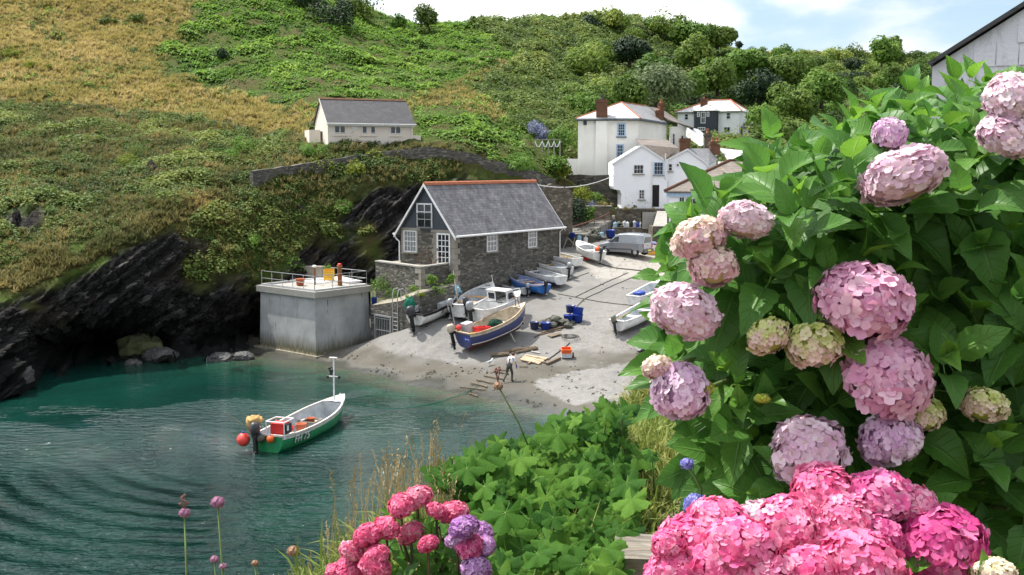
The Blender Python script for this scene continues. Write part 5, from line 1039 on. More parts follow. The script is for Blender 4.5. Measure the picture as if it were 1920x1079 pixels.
# --- silver van
vp = surf(1172, 484); va = math.atan2(surf(1193, 480).y-surf(1150, 470).y, surf(1193, 480).x-surf(1150, 470).x)+math.pi
va = R(146); vz = surf(1172, 478)
van = empty('parked_van', vz, va, 'small silver van parked at the head of the slip', 'van')
M['silver'] = flat('silver_car_paint', (.27, .29, .31), .3, metal=.5, var=.06, coat=.5); M['tyre'] = flat('tyre_rubber', (.02, .02, .02), .85); M['bumper'] = flat('grey_bumper', (.10, .11, .12), .6); M['lamp_red'] = flat('red_lamp', (.35, .02, .02), .3); M['lamp_clear'] = flat('clear_lamp', (.6, .6, .6), .15); M['plate'] = flat('yellow_plate', (.75, .55, .06), .5)
def vsec(pts, hw, top):
    "body ring at one length station: (z, half width) pairs mirrored"
    return pts
st = [ # x, (z, y) going up one side
 (2.05, ((.34, .60), (.55, .66), (.72, .64), (.80, .55), (.84, .3))), (1.90, ((.30, .74), (.55, .80), (.80, .78), (.90, .70), (.96, .35))), (1.35, ((.26, .80), (.55, .85), (.92, .82), (1.02, .74), (1.08, .4))),
 (1.02, ((.26, .81), (.55, .86), (.96, .83), (1.10, .76), (1.16, .4))), (.62, ((.26, .81), (.55, .86), (.98, .84), (1.48, .70), (1.56, .4))), (.30, ((.26, .81), (.55, .86), (.99, .84), (1.66, .68), (1.74, .4))), (-.5, ((.26, .81), (.55, .86), (1.0, .84), (1.72, .69), (1.81, .42))),
 (-1.6, ((.28, .81), (.55, .86), (1.0, .84), (1.70, .69), (1.79, .42))), (-1.93, ((.32, .78), (.55, .83), (1.0, .81), (1.66, .66), (1.73, .4))), (-2.02, ((.36, .72), (.55, .79), (1.0, .77), (1.58, .62), (1.64, .36)))]
V = []; n = 10; Fs = []
for x, s_ in st: V += [Vector((x, -y, z)) for z, y in s_]+[Vector((x, y, z)) for z, y in s_[::-1]]
for i in range(len(st)-1):
    for j in range(n): Fs.append((i*n+j, i*n+(j+1) % n, (i+1)*n+(j+1) % n, (i+1)*n+j))
Fs += [tuple(range(n)), tuple((len(st)-1)*n+j for j in range(n))[::-1]]
vb = mesh_obj('body', V, Fs, M['silver'], van); fix_normals(vb)
bv = vb.modifiers.new('round', 'BEVEL'); bv.width = .045; bv.segments = 2; bv.limit_method = 'ANGLE'; bv.angle_limit = R(25)
def side_panel(name, pts, mat, y_out=.012, parent=van):
    for sg in (-1, 1):
        P_ = []
        for x, z in pts:
            k = 0
            for i in range(len(st)-1):
                if st[i][0] >= x >= st[i+1][0]: k = (st[i][0]-x)/(st[i][0]-st[i+1][0]); A_, B_ = st[i][1], st[i+1][1]; break
            s_ = [(a[0]*(1-k)+c[0]*k, a[1]*(1-k)+c[1]*k) for a, c in zip(A_, B_)]
            y = np.interp(z, [q[0] for q in s_], [q[1] for q in s_]); P_.append(Vector((x, sg*(y+y_out), z)))
        m = MB(); m.prism(P_, (0, -sg*.02, 0)); fix_normals(m.build(name, M[mat], parent))
side_panel('side_window', [(.95, 1.06), (.18, 1.08), (.18, 1.50), (.50, 1.46)], 'glass'); side_panel('sliding_door_panel', [(.08, 1.10), (-1.35, 1.10), (-1.35, 1.48), (.08, 1.50)], 'silver', .008)
side_panel('side_trim', [(1.0, .48), (-1.05, .48), (-1.05, .58), (1.0, .58)], 'bumper', .014)
m = MB(); m.prism([(-2.03, -.58, 1.06), (-2.03, .58, 1.06), (-2.005, .50, 1.50), (-2.005, -.50, 1.50)], (-.022, 0, 0)); fix_normals(m.build('rear_window', M['glass'], van))
m = MB(); m.prism([(.99, -.66, 1.16), (.99, .66, 1.16), (.63, .60, 1.52), (.63, -.60, 1.52)], (.03, 0, .02)); fix_normals(m.build('windscreen', M['glass'], van))
m = MB(); m.box(-2.16, -1.98, -.78, .78, .30, .56); m.build('rear_bumper', M['bumper'], van); MB().box(1.98, 2.13, -.68, .68, .28, .52).build('front_bumper', M['bumper'], van)
for sg in (-1, 1): MB().box(-2.04, -1.99, sg*.74-.06, sg*.74+.06, .62, .98).build('tail_lamp', M['lamp_red'], van); MB().box(1.9, 2.06, sg*.55-.13, sg*.55+.13, .62, .76).build('headlight', M['lamp_clear'], van); MB().box(.82, .98, sg*.93-.09, sg*.93+.09, 1.06, 1.2).build('wing_mirror', M['bumper'], van)
pl = MB().box(-2.19, -2.165, -.26, .26, .40, .51).build('number_plate', M['plate'], van); MB().box(-2.04, -2.03, -.08, .08, .82, .87).build('door_handle', M['black'], van)
for x in (1.35, -1.32):
    for sg in (-1, 1):
        w_ = MB().lathe([(.18, -.08), (.28, -.09), (.31, -.04), (.31, .04), (.28, .09), (.18, .08)], (x, sg*.76, .30), 20, Matrix.Rotation(math.pi/2, 4, 'X')).build('wheel', M['tyre'], van, True)
        MB().lathe([(.001, .07*-sg*-1), (.12, .075*sg), (.19, .06*sg)], (x, sg*.76+sg*.02, .30), 16, Matrix.Rotation(-math.pi/2, 4, 'X')).build('hubcap', M['galv'], w_)
        MB().lathe([(.001, 0), (.37, 0)], (x, sg*.845, .34), 18, Matrix.Rotation(math.pi/2, 4, 'X')).build('wheel_arch', M['black'], van)
# ---------------------------------------------------------------- tubs, nets, crates on the slip
gtub = 'blue tubs standing on the slipway'
for (px_, py_, r, h, mt, lb_) in ((1002, 617, .30, .48, 'bnavy', 'dark blue tub at left end of the net heap'), (1023, 619, .33, .5, 'tubblue', 'bright blue tub standing in front of the net heap'), (1066, 606, .34, .55, 'tubblue', 'deep blue tub under the stacked pair right of nets'), (1083, 604, .36, .52, 'tubblue', 'lower blue tub of the pair beside open slipway')):
    tub(surf(px_, py_), r, h, mt, lb_, group=gtub)
tub(surf(1069, 603)+Vector((.05, .25, .56)), .33, .5, 'bnavy', 'navy tub stacked on the back of the blue tub group', group=gtub)
tub(surf(1083, 604)+Vector((0, 0, .42)), .36, .55, 'tubblue', 'upper bright blue tub tilted on the right hand pair', group=gtub, rot=(R(-14), R(5), 0))
def heap(c, rx, ry, rz_, mat, label, cat, n=26, seed=1, name='net_heap'):
    rnd = random.Random(seed); m = MB()
    for i in range(n):
        a = rnd.uniform(0, 6.28); q = rnd.random()**.6; x, y = math.cos(a)*q*rx, math.sin(a)*q*ry; z = rz_*(1-q*q)*rnd.uniform(.35, .9); r = rnd.uniform(.16, .3)*min(1, rz_*2)
        b0 = len(m.v); m.ball((x, y, z), r, 9, .7)
        for v in m.v[b0:]: v += Vector((noise.noise(v*4), noise.noise(v*4+Vector((9, 0, 0))), noise.noise(v*4+Vector((0, 9, 0)))))*.12
    for i in range(n//2):
        a = rnd.uniform(0, 6.28); x, y = math.cos(a)*rx*.8*rnd.random(), math.sin(a)*ry*.8*rnd.random(); p = Vector((x, y, rz_*.6)); pts = [p]
        for k in range(5): pts.append(pts[-1]+Vector((rnd.uniform(-.25, .25), rnd.uniform(-.25, .25), rnd.uniform(-.1, .08))))
        m.tube(pts, .025, 4)
    return prop(name, m, M[mat], c, label, cat)
heap(surf(1042, 609), 1.15, .7, .55, 'greynet', 'heap of grey brown fishing net between the blue tubs', 'net', 34, 3)
heap(at(1110, 440, 91.2)+Vector((0, 0, -.2)), .75, .6, .75, 'greynet', 'dark tangled net heap on the wall by the steps', 'net', 26, 5)
heap(surf(898, 561)+Vector((0, 0, .1)), 1.0, .6, .5, 'antifoul', 'reddish brown heap of rope and sacking against boathouse wall', 'rope heap', 22, 9, 'rope_heap')
buoy('orange red buoy on the junk heap by boathouse wall', surf(898, 561)+Vector((-.1, .3, .85)), .22, 'redbuoy')
tub(surf(921, 552)+Vector((0, .2, .1)), .3, .45, 'skyblue', 'pale blue basket tipped beside the leaning pallets', 'basket', rot=(R(30), R(10), 0), name='basket')
crate(surf(946, 540)+Vector((0, .3, .05)), .6, .45, .35, 'tubblue', 'blue crate at the foot of the taller pallet', rot=(0, 0, .4)); 
cloth('purple_net', surf(905, 556)+Vector((.1, .4, .7)), .3, .25, .22, 'bnavy', 'dark purple net bundle beside the orange buoy on junk heap', 'net', seed=17)
def pallet(c, label, rot):
    m = MB()
    for k in range(6): m.box(-.55, .55, -.02, 0, k*.165, k*.165+.12)
    for x in (-.5, -.04, .42): m.box(x, x+.08, .001, .09, 0, .95)
    return prop('pallet', m, M['coping'] if False else M['palegun'], c, label, 'pallet', 'pallets leaning by the boathouse wall', rot)
pallet(surf(928, 545)+Vector((-.1, .5, .35)), 'lower grey pallet leaning left of the blue crate', (R(-28), R(22), R(30)))
pallet(surf(955, 534)+Vector((-.05, .5, .4)), 'taller pale pallet propped above the blue crate', (R(-24), R(-38), R(20)))
oc = surf(1062, 671); cr_ = crate(oc+Vector((0, 0, .02)), .62, .45, .26, 'bgrey', 'grey fish box under the orange crate on sand', 'crate', rot=(0, 0, .1)); crate(oc+Vector((-.02, .02, .27)), .60, .44, .34, 'orange', 'bright orange crate on the grey box on sand', 'crate', rot=(R(16), 0, .1))
m = MB(); m.lathe([(.03, -.03), (.15, -.04), (.17, 0), (.15, .04), (.03, .03)], (0, 0, .17), 14, Matrix.Rotation(math.pi/2, 4, 'Y')); prop('barrow_wheel', m, M['tyre'], oc+Vector((.42, .05, 0)), 'small black wheel beside the orange crate', 'wheel')
# driftwood and planks
dn = 0
def plank(a, b, w_, h, label, rnd=False, mat='wood', name='plank', lift=.03):
    A, B_ = surf(*a), surf(*b)
    if A is None or B_ is None: return
    A = A.copy(); B_ = B_.copy(); A.z += lift+h/2; B_.z += lift+h/2; o0 = A.lerp(B_, .5); m = MB()
    if rnd:
        pts = [A.lerp(B_, k/5)-o0+Vector((random.uniform(-.05, .05), random.uniform(-.05, .05), 0)) for k in range(6)]; m.tube(pts, [w_*.5*random.uniform(.7, 1.1) for _ in pts], 6)
    else: m.bar(A-o0, B_-o0, w_, h)
    return prop(name, m, M[mat], o0, label, 'driftwood' if rnd else 'plank', 'timber lying on the beach')
gA = 'thin driftwood stick washed up beside the water edge'; gB = 'brown plank lying in the loose timber beyond the person'
for a, b in (((907, 706.7), (945, 713)), ((893, 714), (926, 721)), ((884, 720), (914, 728)), ((864, 728), (912, 733)), ((879, 740), (895, 745)), ((926, 697), (952, 704)), ((929, 695), (955, 697))): plank(a, b, .10, .08, gA, True, name='driftwood')
for a, b in (((987, 669), (1023, 677)), ((978.6, 678), (1006, 683)), ((990, 684), (1010, 672)), ((998, 676), (1022, 682))): plank(a, b, .16, .06, gB)
plank((920, 670), (956, 667), .26, .2, 'thick pale log lying left of the person', True, name='log'); plank((943, 664), (978, 658), .24, .18, 'rough brown log end to end with pale log', True, name='log'); plank((968, 664), (1007, 656), .2, .14, 'dark forked branch above the loose planks', True, name='branch'); plank((976, 658), (1006, 653.5), .22, .12, 'split brown branch farthest up the timber pile', True, name='branch')
plank((1024.7, 685), (1049.7, 674), .2, .12, 'squared brown beam nearest the orange crate'); plank((1017, 625), (1066, 612), .24, .07, 'long pale plank in front of net heap'); plank((1010, 629), (1052, 619), .16, .06, 'second darker plank beside long pale one', lift=.0); plank((1002, 634), (1021, 624), .1, .08, 'gnarled branch near bow of the blue boat', True, name='branch'); plank((1029.5, 632.5), (1048.7, 627), .5, .04, 'short buff board lying flat below the planks'); plank((996, 661), (1012, 664), .1, .06, 'white batten lying among the brown branches', mat='palegun'); plank((973, 689.5), (991, 690), .08, .06, 'dark stick just right of the person', True, name='stick')
A = [surf(*q) for q in ((986, 667), (1028, 673), (1010, 685), (975, 676))]; m = MB(); o0 = A[0]; m.prism([p-o0+Vector((0, 0, .03)) for p in A], (0, 0, .05)); o = m.build('hatch_board', M['gunwood']); fix_normals(o); o.location = o0; tag(o, 'large brown board lying flat among the planks', 'board')
def slip_rope(pts, r, label, mat='rope', name='rope'):
    q = []
    for i in range(len(pts)-1):
        for k in range(8): t_ = k/8; q.append(surf(pts[i][0]*(1-t_)+pts[i+1][0]*t_+random.uniform(-.4, .4), pts[i][1]*(1-t_)+pts[i+1][1]*t_+random.uniform(-.3, .3)))
    q = [p+Vector((0, 0, r*.8)) for p in q if p is not None]; o = MB().tube(q, r, 5).build(name, M[mat]); return tag(o, label, 'rope', 'ropes on the slipway')
M['dkrope'] = flat('tarred_rope', (.075, .07, .06), .9)
slip_rope([(1123, 495), (1153, 503.5), (1206, 509), (1260, 512)], .045, 'thick dark rope crossing the slip head from white dinghy', 'dkrope'); slip_rope([(1078, 558), (1130, 533), (1185, 509)], .03, 'upper of two parallel ropes running down the slip', 'dkrope'); slip_rope([(1046, 612), (1095, 562), (1150, 536), (1206, 512)], .03, 'lower of two parallel ropes running down to the nets', 'dkrope'); slip_rope([(1046, 552), (1132, 568), (1200, 575)], .03, 'dark rope crossing the slip below the dinghies', 'dkrope'); slip_rope([(1000, 553), (1060, 528), (1110, 510)], .03, 'rope along the dinghy sterns', 'dkrope'); slip_rope([(1027, 676), (1045, 663), (1062, 650), (1069, 643)], .04, 'dark rope leading from planks to the coil', 'dkrope')
cc = surf(1068, 636); q = [cc+Vector((math.cos(k*.55)*(.2+.012*k), math.sin(k*.55)*(.2+.012*k), .05+.004*k)) for k in range(40)]; tag(MB().tube(q, .025, 5).build('rope_coil', M['dkrope']), 'loose grey green coil of rope lying on slip', 'rope', 'ropes on the slipway')
# yard clutter
def canister(c, mat, label, h=.5, w_=.3):
    m = MB(); m.lathe([(.001, 0), (w_*.62, 0), (w_*.64, h*.7), (w_*.5, h*.82), (.05, h*.86), (.05, h), (.001, h)], (0, 0, 0), 8, Matrix.Rotation(.39, 4, 'Z')); return prop('canister', m, M[mat], c, label, 'canister', 'canisters on the ledge wall')
lz_ = at(1150, 427, 93.2).z
for px_, mt, h, lb_ in ((1154, 'skyblue', .5, 'pale blue canister at left end of the ledge'), (1171.5, 'bgrey', .6, 'grey canister next to green net on the ledge'), (1177, 'bwhite', .52, 'white canister left of the black one on ledge'), (1183.5, 'black', .6, 'black canister in the middle of the ledge'), (1190, 'bgrey', .62, 'tall grey canister right of the black one'), (1196, 'tubblue', .48, 'blue canister on the ledge near the bin'), (1202, 'bwhite', .46, 'last white canister on the ledge beside the bin')):
    canister(Vector((at(px_, 425, 93.5).x, 93.5+.2, lz_)), mt, lb_, h)
heap(Vector((at(1163, 425, 93.5).x, 93.8, lz_)), .35, .25, .4, 'greynet', 'small green brown net pile on the canister ledge', 'net', 9, 21)
tub(at(1145, 446, 91.6)+Vector((0, 0, .05)), .42, .62, 'tubblue', 'large bright blue tub behind the van bonnet')
canister(at(1128, 445, 91.0), 'skyblue', 'pale blue drum beside the dark net heap'); canister(at(1098, 455, 89.2), 'bwhite', 'white drum on the wall behind white dinghy bow'); canister(at(1086, 452, 89.0), 'skyblue', 'blue white drum leaning by rusty handrail'); tub(at(1073, 446, 89.0), .22, .4, 'tubblue', 'small blue bucket hung at the boathouse corner', 'bucket', name='bucket')
vb0 = surf(1226, 478); crate(vb0+Vector((-.25, .3, .0)), .9, .7, .35, 'yellow', 'yellow fish box right of the van', rot=(0, 0, .2)); crate(vb0+Vector((-.15, .4, .36)), 1.1, .8, .42, 'bwhite', 'white lidded box on the yellow box by the van', 'box', rot=(0, 0, .15), name='box'); crate(vb0+Vector((.62, .1, .42)), .7, .6, .42, 'redp', 'red crate on top of boxes beside the van', rot=(0, 0, .3)); crate(vb0+Vector((.6, .1, 0)), .75, .6, .4, 'tan', 'tan box under red crate beside the van', rot=(0, 0, .3)); cloth('blue_sheet', vb0+Vector((-.1, .7, .86)), .5, .4, .16, 'lilac', 'blue plastic sheet on the boxes right of van', 'sheet', seed=31)
buoy('round turquoise buoy hanging on the lean-to wall', at(1237, 439, 89.3), .28, 'greennet', cap='bwhite')
m = MB(); 
for p, q in (((1056, 466), (1064, 446)), ((1070, 478), (1078, 446)), ((1064, 446), (1082, 464))): m.tube([at(*p, 88.2), at(*q, 88.3)], .04, 5)
tag(m.build('trestle', M['quoin']), 'crossed timber trestle in the dark corner behind boathouse', 'trestle')
# pump house roof furniture
zr2 = C0.z-.127
def onroof(px_, py_): v = atz(px_, py_, zr2); return v
sg_ = onroof(617, 529); sgo = empty('warning_sign', sg_, R(-10), 'yellow warning sign standing on the pump house roof', 'sign')
MB().box(-.42, .42, -.02, .02, .12, .98).build('sign_board', M['yellow'], sgo)
m = MB()
for x in (-.36, .36): m.box(x-.03, x+.03, .021, .06, 0, 1.0)
m.build('leg', M['wood'], sgo); m = MB(); M['signink'] = flat('faded_sign_ink', (.42, .22, .02), .6); M['signorange'] = flat('faded_sign_orange', (.78, .30, .03), .6); rnd = random.Random(4); MB().box(-.36, .36, -.026, -.0205, .80, .93).build('sign_heading', M['signorange'], sgo)
for r_i in range(4):
    x = -.34
    while x < .30:
        w_ = rnd.uniform(.05, .15); m.box(x, min(.34, x+w_), -.026, -.0205, .66-r_i*.12, .71-r_i*.12); x += w_+.03
m.build('worn_lettering', M['signink'], sgo)
tub(onroof(563, 536), .33, .5, 'terracotta', 'terracotta flowerpot behind the left roof railing', 'pot', name='plant_pot', fill='weeds', taper=.7)
for px_, py_, h, lb_, cp in ((637.5, 536, 1.55, 'rusty orange bollard on the pump house right of sign', 'redp'), (590.6, 534, 1.35, 'rusty post with white cap left of the yellow sign', 'bwhite')):
    m = MB(); r = .16 if cp == 'redp' else .07; m.lathe([(.001, 0), (r, 0), (r*.95, h*.85), (r*1.25, h*.86), (r*1.25, h*.92), (r*.6, h*.93), (.001, h*.93)], (0, 0, 0), 12); M.setdefault('rustorange', mottled('rusty_orange_paint', ((.50, .15, .04), (.42, .24, .12), (.16, .07, .04)), (2, 9))); o = prop('bollard', m, M['rustorange'], onroof(px_, py_), lb_, 'bollard', smooth=True); MB().ball((0, 0, h*.96), r*1.0 if cp == 'redp' else .17, 10, .6).build('bollard_cap', M[cp], o, True)
pb = onroof(586, 522); o = MB(); o.box(-.75, .75, -.3, .3, 0, .78); o.box(-.8, .8, -.35, .35, .781, .86); o = o.build('planter', M['quoin']); o.location = pb+Vector((0, .6, 0)); o.rotation_euler = (0, 0, R(-15)); tag(o, 'grey concrete planter box at back of pump house roof', 'planter')
m = MB(); A = [onroof(*q) for q in ((545, 525), (600, 532), (680, 528), (640, 519))]; m.prism([p-A[0] for p in A], (0, 0, .03)); o = m.build('roof_sheet', M['trim']); fix_normals(o); o.location = A[0]+Vector((0, 0, .004)); tag(o, 'pale sheet laid flat on the pump house roof', 'sheet')
tub(atz(697, 573, HW[0].z)+Vector((.1, .6, 0)), .2, .5, 'tubblue', 'small blue drum on the quay beside pump house', 'drum', name='drum', taper=.98)
# ---------------------------------------------------------------- person and gull
def skin(name, joints, edges, mats, pick, parent=None, sub=2):
    me = bpy.data.meshes.new(name); me.from_pydata([j[:3] for j in joints], edges, []); o = bpy.data.objects.new(name, me); COL.objects.link(o)
    md = o.modifiers.new('skin', 'SKIN'); md.use_smooth_shade = True
    sv = me.skin_vertices[0].data
    for i, j in enumerate(joints): r = j[3]; sv[i].radius = r if isinstance(r, tuple) else (r, r)
    sv[0].use_root = True; o.modifiers.new('sub', 'SUBSURF').levels = sub; o.modifiers['sub'].render_levels = sub
    dg = bpy.context.evaluated_depsgraph_get(); m2 = bpy.data.meshes.new_from_object(o.evaluated_get(dg)); bpy.data.objects.remove(o)
    for k in mats: m2.materials.append(M[k])
    for p in m2.polygons: p.material_index = pick(p.center); p.use_smooth = True
    o = bpy.data.objects.new(name, m2); COL.objects.link(o)
    if parent: o.parent = parent
    return o
M['skin'] = flat('skin', (.50, .30, .22), .6); M['shirt'] = flat('white_shirt', (.74, .72, .72), .8, bump=.5); M['wader'] = flat('dark_waders', (.030, .034, .028), .5, dirt=(.055, .05, .038), var=.3); M['glove'] = flat('blue_glove', (.03, .03, .42), .5); M['hair'] = flat('brown_hair', (.09, .06, .04), .8)
# walking away up the beach, bent forward: local +y is the way the person faces
J = [(0, 0, .92, (.17, .12)), (0, .06, 1.10, (.165, .125)), (0, .15, 1.28, (.19, .13)), (0, .24, 1.42, (.13, .10)), (0, .32, 1.48, .055), (0, .40, 1.53, (.085, .10)), (0, .45, 1.60, (.07, .08)),
     (.20, .22, 1.40, .065), (.28, .22, 1.16, .052), (.30, .30, .94, .042), (.30, .33, .88, .036),
     (-.20, .22, 1.40, .065), (-.27, .16, 1.16, .052), (-.30, .18, .92, .042), (-.30, .20, .86, .036),
     (.10, 0, .86, .10), (.11, .14, .50, .075), (.12, .10, .14, .058), (.12, .10, .06, .06), (.12, .26, .045, .045),
     (-.10, -.02, .86, .10), (-.12, -.10, .48, .075), (-.13, -.38, .16, .058), (-.13, -.42, .08, .055), (-.13, -.30, .035, .042)]
E = [(0, 1), (1, 2), (2, 3), (3, 4), (4, 5), (5, 6), (3, 7), (7, 8), (8, 9), (9, 10), (3, 11), (11, 12), (12, 13), (13, 14), (0, 15), (15, 16), (16, 17), (17, 18), (18, 19), (0, 20), (20, 21), (21, 22), (22, 23), (23, 24)]
for wr, sg in ((10, 1), (14, -1)):
    w0 = J[wr][:3]
    for k, (dy, ln_) in enumerate(((-.028, .065), (-.010, .08), (.010, .085), (.028, .075))):
        b0 = len(J); J.append((w0[0], w0[1]+dy, w0[2]-.045, .013)); J.append((w0[0]-sg*.012, w0[1]+dy*1.15, w0[2]-.045-ln_*.55, .010)); J.append((w0[0]-sg*.03, w0[1]+dy*1.2, w0[2]-.045-ln_, .009)); E += [(wr, b0), (b0, b0+1), (b0+1, b0+2)]
    b0 = len(J); J.append((w0[0]-sg*.02, w0[1]+.04, w0[2]-.03, .012)); J.append((w0[0]-sg*.03, w0[1]+.055, w0[2]-.065, .010)); E += [(wr, b0), (b0, b0+1)]
def pk(c):
    if c.z > 1.465 and abs(c.x) < .12: return 0
    if abs(c.x) > .225 and c.z < .99 and c.z > .7: return 3
    if abs(c.x) > .22 and c.z < 1.22 and c.z > .7: return 0
    if c.z > 1.10 and (abs(c.x) > .085 or c.z > 1.38): return 1
    if abs(c.x) > .225 and c.z > .7: return 1
    return 2
pp = atz(953, 717, .55); g0_ = surf(955, 716); pe = empty('person', g0_, R(-36), 'person in white shirt, dark waders and blue gloves walking bent over', 'person')
skin('body', J, E, ('skin', 'shirt', 'wader', 'glove'), pk, pe)
m = MB(); m.ball((0, .40, 1.60), .112, 12); m.v = [Vector((v.x, .40+(v.y-.40)*1.1-.02, v.z)) for v in m.v if True]; m.build('hair', M['hair'], pe, True)
m = MB()
for sg in (-1, 1): m.tube([(sg*.09, .02, 1.10), (sg*.10, .08, 1.32), (sg*.09, .24, 1.46)], .022, 5)
m.build('brace', M['wader'], pe)
sgp = surf(918, 686); sg = empty('seagull', sgp, R(35), 'white gull with grey wings standing on sand near the person', 'gull')
M['gullwhite'] = flat('white_plumage', (.78, .78, .78), .8); M['gullgrey'] = flat('grey_plumage', (.42, .44, .47), .8); M['beak'] = flat('yellow_beak', (.65, .42, .06), .5)
J2 = [(0, 0, .24, .085), (.12, 0, .28, .075), (.19, 0, .36, .042), (.22, 0, .42, .048), (.27, 0, .415, .025), (-.14, 0, .22, .055), (-.26, 0, .20, .022), (.0, .035, .15, .018), (.0, .035, .02, .009), (.0, -.035, .15, .018), (.0, -.035, .02, .009)]
skin('body', J2, [(0, 1), (1, 2), (2, 3), (3, 4), (0, 5), (5, 6), (0, 7), (7, 8), (0, 9), (9, 10)], ('gullwhite', 'gullgrey', 'beak'), lambda c: 2 if c.z < .13 or c.x > .285 else (1 if c.x < .08 and c.z > .22 else 0), sg)
# ---------------------------------------------------------------- vegetation on the hills
def leafmat(name, cols, trans=.25, rough=.6, spec=.25, scale=.35, rv=.0, gain=1.0):
    "cols: dark, mid, light leaf colours spread over the plants by their own 'tone'"
    t = NT(name); a = t.attr('tone'); v = t.coord(); n = t.noise(v, scale, 4); oi = t.n('ObjectInfo')
    f = t.math('ADD', t.math('MULTIPLY', (a, 2), .75), t.math('MULTIPLY', t.math('SUBTRACT', (n, 0), .38), .9)); f = t.math('ADD', f, t.math('MULTIPLY', t.math('SUBTRACT', (oi, 'Random'), .5), rv))
    cols = [tuple(min(.9, x*gain) for x in q) for q in cols]; c = t.mix((t.ramp(f, .0, .5), 0), cols[0], cols[1]); c = t.mix((t.ramp(f, .5, 1.0), 0), c, cols[2])
    return t.out(c, rough, None, spec, trans=trans)
M['bracken'] = leafmat('bracken_fronds', ((.035, .095, .016), (.13, .25, .036), (.30, .43, .075)), .4)
M['scrub'] = leafmat('scrub_leaves', ((.035, .075, .016), (.125, .185, .038), (.29, .32, .075)), .38)
M['drygrass'] = leafmat('dry_grass_blades', ((.20, .20, .05), (.40, .33, .11), (.58, .46, .21)), .35)
M['rimgrass'] = leafmat('cliff_edge_grass', ((.065, .085, .028), (.18, .165, .06), (.40, .31, .12)), .35)
M['wood_leaf'] = leafmat('woodland_leaves', ((.030, .066, .012), (.115, .195, .030), (.29, .35, .065)), .4, scale=.12, rv=.7)
M['bark'] = mottled('bark', ((.07, .055, .04), (.12, .10, .075), (.05, .04, .03)), (3, 12))
def frond(L, w_, a, el, droop, seg=3, fold=0):
    V = []; Fs = []; p = Vector((0, 0, 0)); d = Vector((math.cos(a)*math.cos(el), math.sin(a)*math.cos(el), math.sin(el))); s_ = Vector((-math.sin(a), math.cos(a), 0))
    for i in range(seg+1):
        k = i/seg; ww = w_*(.35+1.3*k*(1-k)*2.0 if k < 1 else .0); ww = w_*math.sin(math.pi*(.12+.86*k)); V += [p-s_*ww/2, p+s_*ww/2]; d = (d+Vector((0, 0, -droop/seg))).normalized(); p = p+d*L/seg
    Fs = [(2*i, 2*i+1, 2*i+3, 2*i+2) for i in range(seg)]; return V, Fs
def template(kind, rnd):
    V = []; Fs = []
    def add(q): b = len(V); V.extend(q[0]); Fs.extend(tuple(i+b for i in f) for f in q[1])
    if kind == 'fern':
        for k in range(9): add(frond(rnd.uniform(.6, 1.05), rnd.uniform(.16, .28), k*.7+rnd.uniform(-.3, .3), R(rnd.uniform(35, 75)), 1.5, 3))
    elif kind == 'tuft':
        for k in range(10): add(frond(rnd.uniform(.3, .6), rnd.uniform(.05, .09), rnd.uniform(0, 6.28), R(rnd.uniform(48, 85)), .9, 2))
    elif kind == 'leafy':
        for k in range(26):
            a = rnd.uniform(0, 6.28); q = rnd.random()**.5; c = Vector((math.cos(a)*q*.5, math.sin(a)*q*.5, (1-q*q)*.55*rnd.uniform(.6, 1.05)+.05)); n = (c+Vector((0, 0, .2))+Vector((rnd.uniform(-.5, .5), rnd.uniform(-.5, .5), rnd.uniform(-.2, .5)))).normalized()
            u = n.orthogonal().normalized(); u.rotate(Matrix.Rotation(rnd.uniform(0, 6.28), 3, n)); v = n.cross(u); s_ = rnd.uniform(.09, .17)
            add(([c-u*s_, c+v*s_*.55-n*.02, c+u*s_, c-v*s_*.55-n*.02], [(0, 1, 2, 3)]))
    return np.array([tuple(v) for v in V]), Fs
def scatter(name, temps, pts, scale, mat, tone, label=None, tilt=None, kind='stuff', lean=0, seed=3):
    "one mesh of many plants: temps is a list of (V, F); pts (n,3)"
    r = np.random.default_rng(seed); n = len(pts); which = r.integers(0, len(temps), n); VV = []; LI = []; LT = []; TN = []; base = 0
    for ti, (tv_, tf_) in enumerate(temps):
        ix = np.where(which == ti)[0]
        if not len(ix): continue
        a = r.uniform(0, 2*math.pi, len(ix)); c, s = np.cos(a), np.sin(a); sc_ = scale[ix]
        X = tv_[None, :, 0]*c[:, None]-tv_[None, :, 1]*s[:, None]; Y = tv_[None, :, 0]*s[:, None]+tv_[None, :, 1]*c[:, None]; Zt = np.repeat(tv_[None, :, 2], len(ix), 0)
        Q = np.stack([X, Y, Zt], 2)*sc_[:, None, None]+pts[ix][:, None, :]; VV.append(Q.reshape(-1, 3))
        fl = np.concatenate([np.array(f) for f in tf_]); lens = np.array([len(f) for f in tf_])
        off = base+np.arange(len(ix))*len(tv_); LI.append((fl[None, :]+off[:, None]).ravel()); LT.append(np.tile(lens, len(ix))); TN.append(np.repeat(tone[ix], len(tv_))+r.uniform(-.06, .06, len(ix)*len(tv_)))
        base += len(ix)*len(tv_)
    V = np.concatenate(VV); LI = np.concatenate(LI); LT = np.concatenate(LT); TN = np.concatenate(TN)
    me = bpy.data.meshes.new(name); me.vertices.add(len(V)); me.vertices.foreach_set('co', V.ravel().astype(np.float32)); me.loops.add(len(LI)); me.loops.foreach_set('vertex_index', LI.astype(np.int32)); me.polygons.add(len(LT)); me.polygons.foreach_set('loop_start', (np.cumsum(LT)-LT).astype(np.int32)); me.polygons.foreach_set('loop_total', LT.astype(np.int32))
    me.update(calc_edges=True); me.validate(); set_attr(me, 'tone', TN); me.materials.append(M[mat])
    o = bpy.data.objects.new(name, me); COL.objects.link(o)
    return tag(o, label, None, None, kind)
rr_ = random.Random(11)
TF = [template('fern', rr_) for _ in range(4)]; TG = [template('tuft', rr_) for _ in range(4)]; TL = [template('leafy', rr_) for _ in range(4)]
